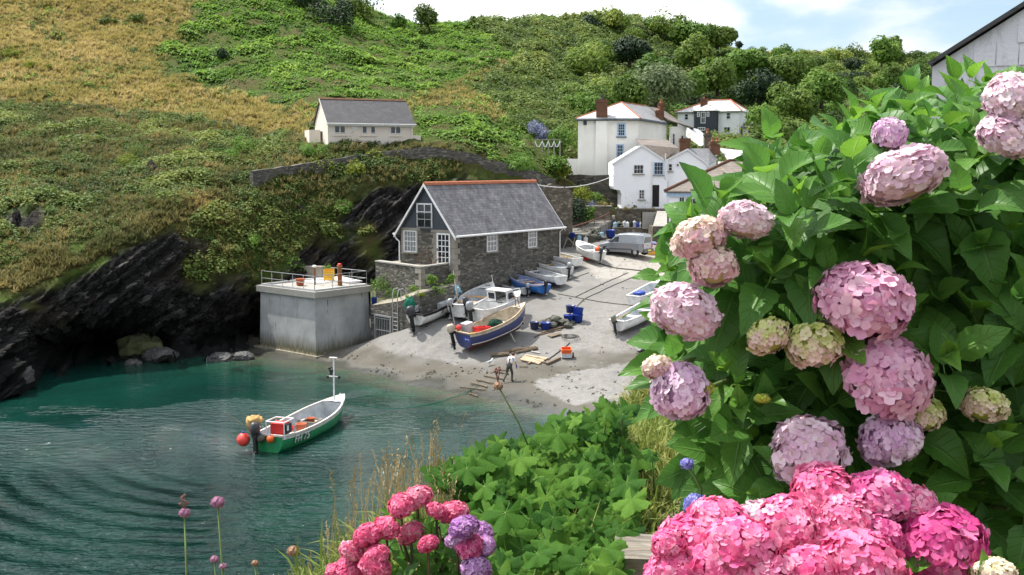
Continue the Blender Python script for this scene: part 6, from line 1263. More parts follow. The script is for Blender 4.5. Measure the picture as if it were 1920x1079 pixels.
HV = hill_v.reshape(NU, NV, 3); A_ = HV[:-1, :-1]; B_ = HV[1:, :-1]; D_ = HV[:-1, 1:]
CX = np.cross(B_-A_, D_-A_); AR = np.linalg.norm(CX, axis=2).ravel(); NRM = (CX/(np.linalg.norm(CX, axis=2)[..., None]+1e-9)).reshape(-1, 3); NRM[NRM[:, 2] < 0] *= -1
QC = ((A_+HV[1:, 1:])/2).reshape(-1, 3); idx = (np.arange(NU-1)[:, None]*NV+np.arange(NV-1)).ravel()
qx, qy = projn(QC); q_rock = rock[idx]; q_dry = dry[idx]; q_rim = rim[idx]; q_tv = tv[idx]; q_tu = tu[idx]; q_wood = wood[idx]
view = (QC-np.array([0, 0, CZ])); view /= np.linalg.norm(view, axis=1)[:, None]; face = -(NRM*view).sum(1) > -.12
inview = (qx > -60) & (qx < 1985) & (qy > -40) & (qy < 640) & face & (q_tv > .3)
hutm = np.zeros(len(QC), bool)
bx0 = np.array([h0.x, h0.y]); lu = np.array([math.cos(ha), math.sin(ha)]); lv = np.array([-lu[1], lu[0]]); e2 = QC[:, :2]-bx0; hutm = (e2 @ lu > -1.3) & (e2 @ lu < HL+.9) & (e2 @ lv > -.1) & (e2 @ lv < HWd+.3)
def sample(mask_density, n, seed):
    r = np.random.default_rng(seed); p = AR*mask_density*inview*(~hutm); p = p/p.sum(); k = r.choice(len(QC), n, p=p); j = r.uniform(-.5, .5, (n, 2))
    i0, i1 = k//(NV-1), k % (NV-1); P_ = HV[i0, i1]+(HV[i0+1, i1]-HV[i0, i1])*(j[:, :1]+.5)+(HV[i0, i1+1]-HV[i0, i1])*(j[:, 1:]+.5); return P_, k, r
def lowf(P_, s, seed): return np.array([noise.fractal(Vector((p[0]/s+seed, p[1]/s, p[2]/s)), 1, 2, 3) for p in P_])
BR = [(395, -80), (720, -80), (730, 40), (900, 45), (985, 115), (960, 130), (880, 160), (1000, 240), (1075, 330), (1040, 335), (900, 288), (790, 272), (775, 185), (600, 182), (595, 205), (430, 178), (300, 150), (285, 110), (330, 60), (355, 10)]
brm = np.maximum(inpoly(qx, qy, BR)*(1-q_dry), .10*(q_dry > .02)*(q_dry < .75))*(q_rock < .3)
P_, k, r = sample(brm, 26000, 21); l = lowf(P_, 5, 3); l2 = lowf(P_, 16, 9); sc_ = r.uniform(.6, 1.15, len(P_))*(1+.35*l); P_[:, 2] += np.clip(l*.45, -.15, .6)-.08
scatter('bracken', TF, P_, sc_*np.interp(P_[:, 1], [85, 180], [.62, .95]), 'bracken', np.clip(.5+.42*l+.3*l2+r.uniform(-.2, .2, len(P_)), 0, 1), 'dense green bracken covering the hillside above hut and boathouse')
# dark hollows and thorn scrub among the bracken, and the heath on the middle slope
HE_ = [(880, 45), (1200, 40), (1210, 150), (1090, 225), (1060, 260), (960, 235), (930, 200), (880, 160), (985, 115)]
hem = np.maximum(inpoly(qx, qy, HE_)*1.0, np.clip((q_tu-1010)/80, 0, 1)*(q_tv > np.where(q_tu > 1330, 1.9, 3.6))*np.where(q_wood > .5, .22, .8))*(q_rock < .4)*(1-field[idx])
P_, k, r = sample(hem, 15000, 22); l = lowf(P_, 6, 4); sc_ = r.uniform(.8, 1.7, len(P_))*(1+.4*l)*np.interp(P_[:, 1], [100, 250], [.9, 1.6]); P_[:, 2] += np.clip(l*.9, -.2, 1.1)-.1
scatter('thorn_scrub', TL, P_, sc_, 'scrub', np.clip(.42+.5*l+r.uniform(-.14, .14, len(P_)), 0, 1), 'low thorny scrub and heath on the valley side')
P_, k, r = sample(np.clip(q_dry, 0, 1)**1.2*(q_rock < .3), 13000, 23); l = lowf(P_, 6, 5); l2 = lowf(P_, 18, 2)
scatter('dry_grass', TG, P_, r.uniform(.7, 1.5, len(P_)), 'drygrass', np.clip(.5+.4*l+.4*l2+r.uniform(-.13, .13, len(P_)), 0, 1), 'sun bleached golden grass on the upper left slope')
SCB = [(-100, 190), (180, 203), (300, 213), (420, 238), (560, 255), (560, 285), (640, 262), (860, 278), (870, 330), (760, 345), (690, 350), (700, 440), (560, 470), (440, 560), (300, 520), (330, 430), (450, 350), (280, 400), (120, 470), (-100, 530)]
scm = np.maximum(inpoly(qx, qy, SCB)*(1-q_dry*.8)*(q_rock < .45), .12*(q_dry > .02)*(q_dry < .8))
P_, k, r = sample(scm*(1-q_rim*.7), 13000, 24); l = lowf(P_, 4, 6); l2 = lowf(P_, 12, 1); sc_ = r.uniform(.35, .95, len(P_))*(1+.5*l); P_[:, 2] += np.clip(l*.3, -.1, .4)-.05
scatter('scrub', TL, P_, sc_, 'scrub', np.clip(.33+.6*l+.45*l2+r.uniform(-.13, .13, len(P_)), 0, 1), 'mixed green scrub on the slope above the cliff')
P_, k, r = sample(np.maximum(scm*.25, np.clip(q_rim, 0, 1))*(q_rock < .8), 12000, 25); l = lowf(P_, 5, 7)
scatter('cliff_grass', TG, P_, r.uniform(.6, 1.35, len(P_)), 'rimgrass', np.clip(.48+.5*l+r.uniform(-.15, .15, len(P_)), 0, 1), 'yellow green grass fringing the cliff edge')
r = np.random.default_rng(29); n = 9000; bx_2 = r.uniform(-13, 12, n); by_2 = r.uniform(52, 92, n); bz_2 = slip_z(bx_2, by_2); ln = np.array([noise.fractal(Vector((a*.7, b*.7, 3)), 1, 2, 3) for a, b in zip(bx_2, by_2)])
kv = (bz_2 > .08) & (ln > np.where(bz_2 < 1.1, .16, .48)); Pd = np.stack([bx_2, by_2, bz_2], 1)[kv]
ico = MB(); ico.ball((0, 0, .25), .5, 6, .7); TI = [(np.array([tuple(v) for v in ico.v])*(1, f, 1), ico.f) for f in (.7, 1.0, 1.4)]
M['shingle'] = leafmat('shingle_stones', ((.04, .038, .034), (.12, .115, .105), (.30, .29, .27)), .0, .8)
scatter('shingle', TI, Pd, r.uniform(.04, .14, len(Pd))**1.1, 'shingle', np.clip(r.normal(.4, .3, len(Pd)), 0, 1), 'loose stones and shingle strewn over the beach and slip')
kv = (bz_2 > .05) & (bz_2 < .55) & (ln > .3) & (r.random(n) < .6); Pw = np.stack([bx_2, by_2, bz_2+.005], 1)[kv]
M['weed'] = leafmat('stranded_seaweed', ((.025, .022, .008), (.06, .045, .015), (.10, .075, .02)), .1)
scatter('seaweed', TL, Pw, r.uniform(.10, .24, len(Pw)), 'weed', r.uniform(0, 1, len(Pw)), 'dark strands of seaweed along the tide line')
# ---- bushes and trees as individual things
def crown_mesh(name, rx, rz_, lumps, n, leaf, mat, seed, base=.25, flat_=.6):
    rnd = random.Random(seed); V = []; Fs = []; T_ = []; L_ = []
    for i in range(lumps):
        a = rnd.uniform(0, 6.28); q = rnd.uniform(.15, .78); L_.append((Vector((math.cos(a)*q*rx, math.sin(a)*q*rx, rz_*(base+rnd.uniform(.0, .72)*(1-q*.55)))), rnd.uniform(.34, .56)*min(rx, rz_*1.2), rnd.uniform(-.25, .25)))
    L_.append((Vector((0, 0, rz_*.6)), rx*.62, 0))
    for i in range(n):
        c, rad, tn = rnd.choice(L_); d = Vector((rnd.gauss(0, 1), rnd.gauss(0, 1), rnd.gauss(.25, 1))).normalized(); p = c+d*rad*rnd.uniform(.72, 1.08); 
        if p.z < .05*rz_: continue
        nn = (d+Vector((rnd.uniform(-.7, .7), rnd.uniform(-.7, .7), rnd.uniform(-.3, .7)))).normalized(); u = nn.orthogonal().normalized(); u.rotate(Matrix.Rotation(rnd.uniform(0, 6.28), 3, nn)); v = nn.cross(u); s_ = leaf*rnd.uniform(.6, 1.3); b = len(V)
        V += [p-u*s_, p+v*s_*flat_-nn*s_*.2, p+u*s_, p-v*s_*flat_-nn*s_*.2]; Fs.append((b, b+1, b+2, b+3)); t_ = .45+tn+.2*(p.z/rz_-.5)*0+rnd.uniform(-.18, .18); T_ += [t_]*4
    me = bpy.data.meshes.new(name); me.from_pydata([tuple(v) for v in V], [], Fs); me.materials.append(M[mat]); set_attr(me, 'tone', T_); return me
def trunk_mesh(h, r, seed, bend=.3):
    rnd = random.Random(seed); m = MB(); pts = [Vector((0, 0, -.4))]
    for k in range(4): pts.append(Vector((rnd.uniform(-bend, bend), rnd.uniform(-bend, bend), h*(k+1)/4)))
    m.tube(pts, [r*1.3, r, r*.8, r*.6, r*.35], 7)
    for k in range(5): p = pts[2].lerp(pts[4], k/5); a = k*1.9+rnd.random(); q = p+Vector((math.cos(a), math.sin(a), .9))*h*.33; m.tube([p, p.lerp(q, .5)+Vector((0, 0, .1)), q], [r*.45, r*.3, r*.12], 5)
    me = bpy.data.meshes.new('trunk'); me.from_pydata([tuple(v) for v in m.v], [], m.f); me.materials.append(M['bark']); return me
M['leaf_dark'] = leafmat('dark_evergreen_leaves', ((.008, .022, .008), (.020, .045, .014), (.045, .075, .022)), .15, scale=.3)
M['leaf_bright'] = leafmat('bright_green_leaves', ((.05, .115, .014), (.13, .24, .034), (.25, .35, .06)), .35, scale=.3, rv=.3)
M['leaf_pale'] = leafmat('pale_willow_leaves', ((.075, .11, .045), (.15, .20, .085), (.24, .29, .13)), .3, scale=.3)
M['leaf_yellow'] = leafmat('yellow_green_leaves', ((.09, .13, .012), (.19, .24, .02), (.33, .34, .05)), .35, scale=.3)
WM = [(crown_mesh('crown', 4.0, 5.2, 11, 1900, .34, 'wood_leaf', s), trunk_mesh(3.0, .22, s)) for s in range(5)]
WB = [(crown_mesh('crown', 3.8, 4.8, 11, 1800, .33, m_, 40+i), trunk_mesh(3.0, .2, 40+i)) for i, m_ in enumerate(('leaf_bright', 'leaf_dark', 'leaf_pale'))]
def plant(name, p, crown, trunk, s, rz, label, cat='tree', group=None, sz=None):
    o = empty(name, p, rz, label, cat, group); o.scale = (s, s, sz or s)
    for nm, me in (('crown', crown), ('trunk', trunk)):
        if me: c = bpy.data.objects.new(nm, me); COL.objects.link(c); c.parent = o
    return o
rnd = random.Random(77); got = []; cand = np.where((q_tu > 1085) & (q_tu < 1760) & (q_tv > 4.75) & (q_tv < 7.93) & ((qx < 1560) | (qy < 185)) & (qy < 300))[0]
rng2 = np.random.default_rng(5); rng2.shuffle(cand)
hx = [(Vector((11, 107, 0)), 9), (Vector((20, 100, 0)), 10), (Vector((32, 171, 0)), 11), (Vector((28, 158, 0)), 12), (Vector((25, 145, 0)), 10)]
for kq in cand:
    p = QC[kq]; dm = 4.9+p[1]*.010
    if q_tu[kq] < 1180 and (q_tv[kq] < 6.0 or rnd.random() > .45*(q_tu[kq]-1060)/120): continue
    if any((p[0]-g[0])**2+(p[1]-g[1])**2 < dm*dm for g in got) or any((p[0]-h_[0].x)**2+(p[1]-h_[0].y)**2 < h_[1]**2 for h_ in hx): continue
    if len(got) >= 235: break
    got.append((p[0], p[1], p[2], qx[kq], qy[kq]))

for x, y, z, tx, ty in got:
    v_ = rnd.random(); s = rnd.uniform(.62, .98)*(1.05 if ty > 110 else .72)
    cm, tm = WM[rnd.randrange(5)] if v_ < .72 else WB[0 if v_ < .86 else (1 if v_ < .97 else 2)]
    lab = 'rounded green tree in the dense wood filling the valley side' if v_ < .72 else ('brighter green tree among the darker wood on the valley side' if v_ < .86 else ('dark evergreen tree scattered through the valley wood' if v_ < .97 else 'pale grey green tree scattered through the valley wood'))
    plant('woodland_tree', (x, y, z-1.1), cm, tm, s, rnd.uniform(0, 6.28), lab, 'tree', ('trees of the valley wood', 'brighter trees of the valley wood', 'dark evergreens of the valley wood', 'pale trees of the valley wood')[0 if v_ < .72 else 1 if v_ < .86 else 2 if v_ < .97 else 3], s*rnd.uniform(.75, 1.05))
def hp(px_, py_):
    h = hill_bvh.ray_cast(Vector((0, 0, CZ)), ray(px_, py_)); return h[0]
def bush(px_, py_, wpx, hpx, mat, label, cat='bush', name='bush', seed=0, leaf=.13, n=900, lumps=9, d=None, trunk=None, sink=.25, group=None, rzs=1.0):
    p = hp(px_, py_) if d is None else at(px_, py_, d)
    if p is None: p = at(px_, py_, 180)
    dd = p.y; rx = wpx/2/FP*dd; rz_ = hpx/FP*dd
    me = crown_mesh('crown', rx/.95, rz_/1.08, lumps, n, leaf*max(.8, dd/95), mat, seed, .15 if not trunk else .35)
    if trunk: return plant(name, (p.x, p.y, p.z), me, trunk_mesh(rz_*.6, rx*.07, seed), 1, 0, label, cat, group)
    o = bpy.data.objects.new(name, me); COL.objects.link(o); o.location = (p.x, p.y, p.z-sink*rz_*.3); return tag(o, label, cat, group)
bush(1232, 200, 120, 66, 'leaf_pale', 'pale feathery willow-like tree behind the tall cream house', 'tree', 'willow_tree', 3, .2, 2200, 12, d=128, trunk=True)
bush(1226, 150, 60, 38, 'leaf_bright', 'light yellow green round tree above the pale willow', 'tree', 'round_tree', 4, .2, 1300, 9, d=170, trunk=True)
for i, (x, y, w_, h_, mt, d_, lb_) in enumerate(((1180, 205, 74, 50, 'wood_leaf', 124, 'mid green round tree left of the willow above tall house'), (1292, 190, 70, 52, 'leaf_bright', 150, 'bright round tree between willow and far house'), (1345, 176, 84, 56, 'wood_leaf', 195, 'full dark crowned tree directly above far house roof'), (1425, 205, 96, 74, 'leaf_dark', 186, 'large dark tree behind the right gable of far house'), (1482, 225, 90, 66, 'wood_leaf', 176, 'broad tree right of large dark tree by far house'), (1400, 150, 80, 50, 'leaf_bright', 214, 'light green domed tree high above the far house'), (1475, 160, 90, 54, 'wood_leaf', 214, 'rounded tree in mid wood above broad tree'), (1300, 128, 80, 48, 'wood_leaf', 206, 'rounded tree in mid wood above willow and bright tree'), (1180, 118, 76, 46, 'leaf_dark', 190, 'dark rounded tree above pale willow on the left'), (1540, 200, 90, 60, 'leaf_bright', 190, 'bright tree at wood edge left of hydrangea top'), (1345, 90, 66, 34, 'wood_leaf', 240, 'domed tree just under the skyline field'), (1290, 84, 70, 36, 'leaf_bright', 236, 'bright domed tree under skyline near wide bushy tree'))):
    bush(x, y, w_, h_, mt, lb_, 'tree', 'round_tree', 120+i, .19, 2200, 9, d=d_, trunk=True)
bush(1386, 96, 18, 18, 'leaf_dark', 'tiny lone windswept tree on the skyline field', 'tree', 'lone_tree', 5, .10, 300, 5, d=276, trunk=True)
bush(803, 62, 62, 44, 'scrub', 'rounded tree standing up from the skyline, right of pair', 'tree', 'skyline_tree', 6, .13, 1500, 10, trunk=True)
bush(746, 56, 46, 32, 'leaf_bright', 'lower bright green bush on the skyline, left of pair', 'bush', 'bush', 7, .12, 900, 8)
bush(796, 66, 28, 16, 'scrub', 'small rounded bush at the foot of the skyline tree', 'bush', 'bush', 8, .12, 500, 7)
bush(625, 48, 90, 60, 'leaf_dark', 'big dark bush on the slope at the top edge', 'bush', 'bush', 9, .13, 1600, 12)
bush(570, 12, 110, 40, 'leaf_dark', 'broad dark thicket cut off by top of view', 'bush', 'bush', 10, .13, 1600, 12)
bush(672, 34, 76, 48, 'scrub', 'olive rounded bush on the near skyline shoulder', 'bush', 'bush', 12, .13, 1500, 12)
bush(1428, 102, 26, 14, 'scrub', 'small round bush beside the skyline field', 'bush', 'bush', 13, .10, 300, 6, d=275); bush(1600, 102, 44, 16, 'scrub', 'dark hawthorn clump on the far field edge', 'bush', 'bush', 14, .10, 500, 7, d=290)
bush(1652, 122, 60, 44, 'leaf_bright', 'large round tree rising above the far wood near hydrangea', 'tree', 'round_tree', 15, .2, 1500, 10, d=240, trunk=True); bush(1668, 100, 50, 22, 'wood_leaf', 'dark tree crown behind large round tree on skyline', 'tree', 'round_tree', 16, .2, 900, 9, d=285, trunk=True)
bush(1142, 50, 70, 32, 'wood_leaf', 'broad dome of trees crowning the skyline hump', 'tree', 'round_tree', 17, .16, 1500, 11, d=226); bush(1108, 60, 60, 26, 'leaf_dark', 'dark tree left of skyline dome', 'tree', 'round_tree', 18, .16, 1100, 10, d=222)
bush(1245, 62, 90, 34, 'wood_leaf', 'wide bushy tree on skyline right of the dome', 'tree', 'round_tree', 19, .16, 1500, 11, d=238)
bush(1054, 282, 56, 56, 'leaf_bright', 'tall bright green shrub beside the rope fence', 'shrub', 'shrub', 20, .14, 1500, 10, d=FD+2.5); bush(1003, 262, 44, 30, 'scrub', 'green shrub behind the rope fence', 'shrub', 'shrub', 21, .13, 700, 8, d=FD+6)
M['blueflower'] = leafmat('blue_flower_heads', ((.09, .11, .17), (.19, .21, .34), (.33, .34, .48)), .2); M['orangeflower'] = leafmat('orange_flower_heads', ((.40, .10, .01), (.65, .16, .02), (.8, .30, .05)), .2)
bush(1002, 250, 44, 22, 'blueflower', 'blue flowering hydrangea bank above the rope fence', 'shrub', 'shrub', 22, .09, 700, 8, d=FD+4.5); bush(1020, 262, 34, 26, 'blueflower', 'second blue hydrangea beside the tall bright shrub', 'shrub', 'shrub', 23, .09, 500, 7, d=FD+3.5)
bush(1040, 318, 52, 24, 'leaf_bright', 'low green garden shrub below rope fence', 'shrub', 'shrub', 24, .13, 900, 8, d=FD-3); bush(1062, 330, 30, 22, 'leaf_yellow', 'yellow green shrub by steps near tall house', 'shrub', 'shrub', 25, .12, 500, 7, d=99.5)
bush(960, 318, 130, 30, 'bracken', 'leafy bramble bank spilling over the hillside wall', 'bramble', 'bramble', 26, .13, 1600, 12, d=95)
bush(1078, 415, 60, 46, 'leaf_dark', 'dark green garden shrub behind boathouse roof corner', 'shrub', 'shrub', 27, .11, 1200, 9, d=93.5); bush(1105, 412, 34, 30, 'leaf_bright', 'bright agapanthus clump beside the garden wall', 'plant', 'agapanthus', 28, .1, 600, 7, d=93.6); bush(1113, 388, 26, 10, 'blueflower', 'two lilac agapanthus heads above the garden wall', 'flower', 'shrub', 29, .05, 120, 4, d=93.4)
bush(1088, 372, 46, 22, 'leaf_yellow', 'yellow green clump on the upper garden terrace', 'plant', 'shrub', 30, .1, 600, 7, d=97.4); bush(1118, 378, 34, 16, 'bracken', 'dark green clump on the upper garden terrace', 'plant', 'shrub', 31, .1, 500, 7, d=97.6); bush(1125, 386, 60, 9, 'rimgrass', 'rusty dry plants along the garden wall top', 'plant', 'shrub', 32, .08, 400, 8, d=96)
bush(1195, 393, 90, 7, 'rimgrass', 'dry plants growing along the yard wall top', 'plant', 'shrub', 33, .07, 500, 9, d=94.6)
bush(1396, 276, 96, 24, 'leaf_yellow', 'yellow green hedge in front of far house', 'hedge', 'hedge', 34, .14, 1500, 12, d=150); bush(1430, 245, 60, 42, 'leaf_bright', 'light green tree right of the far house', 'tree', 'round_tree', 35, .15, 1300, 10, d=160, trunk=True); bush(1312, 258, 26, 10, 'leaf_dark', 'dark shrub at the foot of the far house wall', 'shrub', 'shrub', 36, .1, 300, 6, d=160)
# near the boathouse
bush(808, 533, 26, 22, 'leaf_bright', 'bright green plant growing out of the terrace wall', 'plant', 'shrub', 50, .075, 500, 7, d=70.7); bush(826, 552, 34, 22, 'bracken', 'green plant low on the terrace wall by boathouse corner', 'plant', 'shrub', 51, .075, 500, 7, d=71.0); bush(846, 532, 20, 26, 'bracken', 'dark green plant at the boathouse corner quoins', 'plant', 'shrub', 52, .075, 400, 6, d=71.8)
bush(722, 545, 50, 32, 'bracken', 'green bush at the foot of terrace wall near ladder', 'shrub', 'shrub', 53, .08, 800, 8, d=75); bush(738, 556, 36, 18, 'leaf_bright', 'bright weeds beside the quay ladder', 'weeds', 'shrub', 54, .07, 400, 7, d=73.8); bush(775, 546, 22, 12, 'leaf_bright', 'small fern tuft on the quay path edge', 'fern', 'shrub', 55, .07, 250, 5, d=70.6); bush(790, 556, 18, 10, 'leaf_yellow', 'yellow green weed tuft on the quay wall edge', 'weeds', 'shrub', 56, .06, 200, 5, d=69.8); bush(765, 560, 14, 8, 'leaf_yellow', 'tiny yellow weed tuft left along the quay edge', 'weeds', 'shrub', 57, .05, 150, 4, d=70.4)
bush(545, 510, 70, 34, 'bracken', 'green shrub behind the pump house railing', 'shrub', 'shrub', 58, .09, 1000, 9, d=79.6); bush(615, 504, 22, 8, 'leaf_bright', 'green plants in the planter behind yellow sign', 'plant', 'shrub', 59, .05, 250, 5, d=75.2)
for i, (x, y, w_, h_, mt, lb_) in enumerate(((255, 300, 90, 40, 'scrub', 'dark green bramble clump left on the mid slope'), (240, 312, 50, 22, 'leaf_yellow', 'yellow flowering gorse on the dark mid slope'), (330, 302, 40, 18, 'leaf_yellow', 'small yellow gorse right of bramble clump'), (455, 282, 70, 26, 'bracken', 'bright nettle bank left of the hillside wall'), (430, 300, 120, 30, 'bracken', 'long nettle bank below the hut path'), (600, 318, 80, 22, 'leaf_yellow', 'yellow green plants against the hillside wall'), (665, 325, 50, 22, 'leaf_yellow', 'yellow plants at the middle of the hillside wall'), (700, 300, 30, 20, 'leaf_yellow', 'light green plant on hillside wall top'), (590, 290, 60, 20, 'bracken', 'green thicket below the hut front'), (660, 282, 80, 16, 'rimgrass', 'tall grass under the hut windows'), (475, 460, 40, 24, 'bracken', 'green tuft on the dark cliff shoulder'), (610, 440, 40, 26, 'scrub', 'olive tuft on the quarry face'), (640, 400, 50, 22, 'bracken', 'green overhang at the quarry face top'), (322, 168, 22, 12, 'leaf_yellow', 'small vivid green fern tuft on dry grass slope'), (20, 105, 56, 12, 'leaf_yellow', 'vivid yellow green patch at left edge'), (66, 128, 60, 12, 'leaf_yellow', 'second vivid yellow green patch near left edge'), (260, 40, 40, 12, 'scrub', 'dark bramble tuft in the golden grass'), (200, 44, 36, 10, 'scrub', 'second dark tuft in the golden grass'), (415, 110, 60, 16, 'leaf_dark', 'dark hollow of thorn in the bracken'))):
    bush(x, y, w_, h_, mt, lb_, 'plant clump' if mt != 'leaf_yellow' else 'yellow plants', 'bush', 60+i, .09, 700, 9)
bush(640, 308, 14, 7, 'orangeflower', 'orange flowers against the hillside wall', 'flowers', 'shrub', 90, .05, 120, 5); bush(655, 306, 22, 6, 'orangeflower', 'longer orange flower drift by hillside wall', 'flowers', 'shrub', 91, .05, 160, 5)
# boulders at the foot of the cliff
def boulder(px_, py_, z, w_, h_, mat, label, seed, yaw=0):
    p = atz(px_, py_, z); m = MB(); m.ball((0, 0, 0), 1, 18); s = w_/2
    for v in m.v:
        k = 1+.30*noise.noise(v*1.3+Vector((seed, 0, 0)))+.16*noise.noise(v*3.1+Vector((0, seed, 0))); q = Vector((round(v.x*k*2.2)/2.2*.4+v.x*k*.6, v.y*k, round(v.z*k*2)/2*.4+v.z*k*.6)); v.x, v.y, v.z = q.x*s, q.y*s*.8, q.z*h_
    return prop('boulder', m, M[mat], p, label, 'boulder', rot=(0, 0, yaw))
M['boulder'] = mottled('wet_slate', ((.035, .035, .036), (.09, .09, .088), (.17, .16, .15)), (1.2, 6), .6, .8, .1, .4); M['algae'] = mottled('algae_rock', ((.06, .075, .03), (.19, .20, .085), (.05, .05, .045)), (1.0, 5), .8, .8, .1, vs=(1, 1, 2.2))
boulder(262, 650, .7, 3.2, .9, 'algae', 'pale green algae covered boulder in the cave mouth', 3, .4); boulder(300, 668, .25, 2.4, .55, 'boulder', 'grey slab boulder below the algae boulder', 4); boulder(415, 672, .12, 1.7, .4, 'boulder', 'flat grey boulder at water edge left of pump house', 5); boulder(250, 682, 0, 1.2, .3, 'boulder', 'small low boulder awash under the cave', 6); boulder(455, 668, .2, 1.6, .3, 'boulder', 'broken dark rock by the pump house footing', 7); boulder(20, 650, 1.6, 3.0, 1.2, 'boulder', 'tan grey boulder on the left headland', 8); boulder(15, 715, .3, 3.2, 1.6, 'boulder', 'dark headland rock at the left water edge', 9)
# ---------------------------------------------------------------- the near bank
def edge_s(x, y):
    w_ = .16*np.sin(y*1.7+.4)+.09*np.sin(y*4.1); return (x+.9+w_)*.9-(y-4.2)*.44-.55
def bank_z(x, y):
    s = edge_s(x, y); lump = .05*np.sin(x*3.1+y*2.3)+.035*np.sin(x*7.3-y*5.1+1)
    up = 11.40+.03*np.clip(s, 0, 3)+lump*.6+np.clip(y-7.5, 0, 9)*-.03; t_ = np.clip(-s, 0, 20)
    return up-np.where(t_ < .3, t_*t_*2.0, .18+(t_-.3)*1.5)+lump*(t_ > 0)*.8
gx2 = np.r_[np.linspace(-14, -4.2, 30), np.linspace(-4, 6, 220), np.linspace(6.3, 16, 24)]; gy2 = np.r_[np.linspace(-6, .6, 12), np.linspace(.8, 13, 210), np.linspace(13.5, 24, 20)]
X2, Y2 = np.meshgrid(gx2, gy2, indexing='ij'); Z2 = np.maximum(bank_z(X2, Y2), -2.0); n_y = len(gy2)
BVs = np.stack([X2.ravel(), Y2.ravel(), Z2.ravel()], 1); BF = [(i*n_y+j, (i+1)*n_y+j, (i+1)*n_y+j+1, i*n_y+j+1) for i in range(len(gx2)-1) for j in range(n_y-1)]
t = NT('bank_ground'); v = t.coord(); na = t.noise(v, 1.1, 6); nb = t.noise(v, 7, 7, .7); nc = t.noise(v, 40, 5, .7)
g = t.mix((t.ramp((nb, 0), .35, .65), 0), (.075, .085, .025), (.17, .14, .06)); pth = t.mix((t.ramp((nc, 0), .35, .65), 0), (.15, .12, .09), (.25, .21, .165))
c = t.mix((t.attr('trod'), 2), g, pth); M['bank'] = t.out(c, .95, t.bump((nc, 0), .7, .02), .1)
bo = mesh_obj('clifftop_path', BVs, BF, M['bank'], smooth=True); tag(bo, kind='structure', label='grassy clifftop bank with a trodden earth path')
s2 = edge_s(BVs[:, 0], BVs[:, 1]); trod = np.clip(1-np.abs(s2-1.0-.12*np.sin(BVs[:, 1]*2))/.45+.25*np.sin(BVs[:, 0]*9+BVs[:, 1]*7), 0, 1); set_attr(bo.data, 'trod', trod)
r = np.random.default_rng(31); n = 44000; x = r.uniform(-3.2, 6.0, n); y = 1.6+r.random(n)**.8*9.5; sk = edge_s(x, y); keep = (sk > -2.0) & (sk < 6) & (r.random(n) < np.where(sk > 2.2, .6, 1)) & (r.random(n) > np.clip(1-np.abs(sk-1.0)/.42, 0, 1)*.93); x, y = x[keep], y[keep]
z = bank_z(x, y); Pb = np.stack([x, y, z-.01], 1); qx_, qy_ = projn(Pb); kv = (qx_ > 300) & (qx_ < 2300) & (qy_ < 1180); Pb = Pb[kv]
rr_ = random.Random(19)
def turf(rnd):
    V = []; Fs = []
    for k in range(12):
        q = frond(rnd.uniform(.07, .20), rnd.uniform(.006, .011), rnd.uniform(0, 6.28), R(rnd.uniform(45, 85)), rnd.uniform(.5, 1.5), 3); o_ = Vector((rnd.uniform(-.05, .05), rnd.uniform(-.05, .05), 0)); b = len(V); V += [p+o_ for p in q[0]]; Fs += [tuple(i+b for i in f) for f in q[1]]
    return np.array([tuple(p) for p in V]), Fs
TT = [turf(rr_) for _ in range(6)]
M['turf'] = leafmat('turf_blades', ((.085, .14, .022), (.19, .24, .045), (.46, .37, .14)), .35, scale=.9)
l = np.array([noise.fractal(Vector((p[0]*1.6, p[1]*1.6, 2.2)), 1, 2, 3) for p in Pb])
scatter('bank_grass', TT, Pb, r.uniform(.6, 1.35, len(Pb))*(1+.5*l), 'turf', np.clip(.42+.5*l+r.uniform(-.3, .3, len(Pb)), 0, 1), 'rough green and straw grass on the near clifftop bank')
# seeding grass stems standing against the water
def stem_t(rnd):
    V = []; Fs = []
    for k in range(4):
        L = rnd.uniform(.32, .62); a = rnd.uniform(0, 6.28); lean = rnd.uniform(.06, .32); p = Vector((rnd.uniform(-.04, .04), rnd.uniform(-.04, .04), 0)); pts = [p]
        for i in range(5): pts.append(pts[-1]+Vector((math.cos(a)*lean*(i+1)/5, math.sin(a)*lean*(i+1)/5, 1)).normalized()*L/5)
        s_ = Vector((.0022, 0, 0)); s2_ = Vector((0, .0022, 0)); b = len(V)
        for q in pts: V += [q-s_, q+s_]
        Fs += [(b+2*i, b+2*i+1, b+2*i+3, b+2*i+2) for i in range(5)]
        for i in range(9):
            q = pts[4].lerp(pts[5], i/8); d = Vector((rnd.uniform(-1, 1), rnd.uniform(-1, 1), rnd.uniform(.5, 1.6))).normalized()*rnd.uniform(.012, .022); u = d.orthogonal().normalized()*.0045; b = len(V); V += [q, q+d*.5+u, q+d, q+d*.5-u]; Fs.append((b, b+1, b+2, b+3))
    return np.array([tuple(p) for p in V]), Fs
TS = [stem_t(rr_) for _ in range(6)]; n = 230; yy = r.uniform(4.0, 6.0, n); xx_ = -.28+(yy-4.2)*.49-r.uniform(-.3, .5, n); zz_ = bank_z(xx_, yy); Ps = np.stack([xx_, yy, zz_-.02], 1); qx_, qy_ = projn(Ps); kv = (qx_ > 500) & (qx_ < 860); Ps = Ps[kv]
M['straw'] = leafmat('straw_stems', ((.20, .15, .07), (.36, .27, .13), (.50, .40, .22)), .3, scale=1)
scatter('seeding_grass', TS, Ps, r.uniform(.5, .95, len(Ps)), 'straw', r.uniform(0, 1, len(Ps)), 'tall dry seeding grass standing against the water')
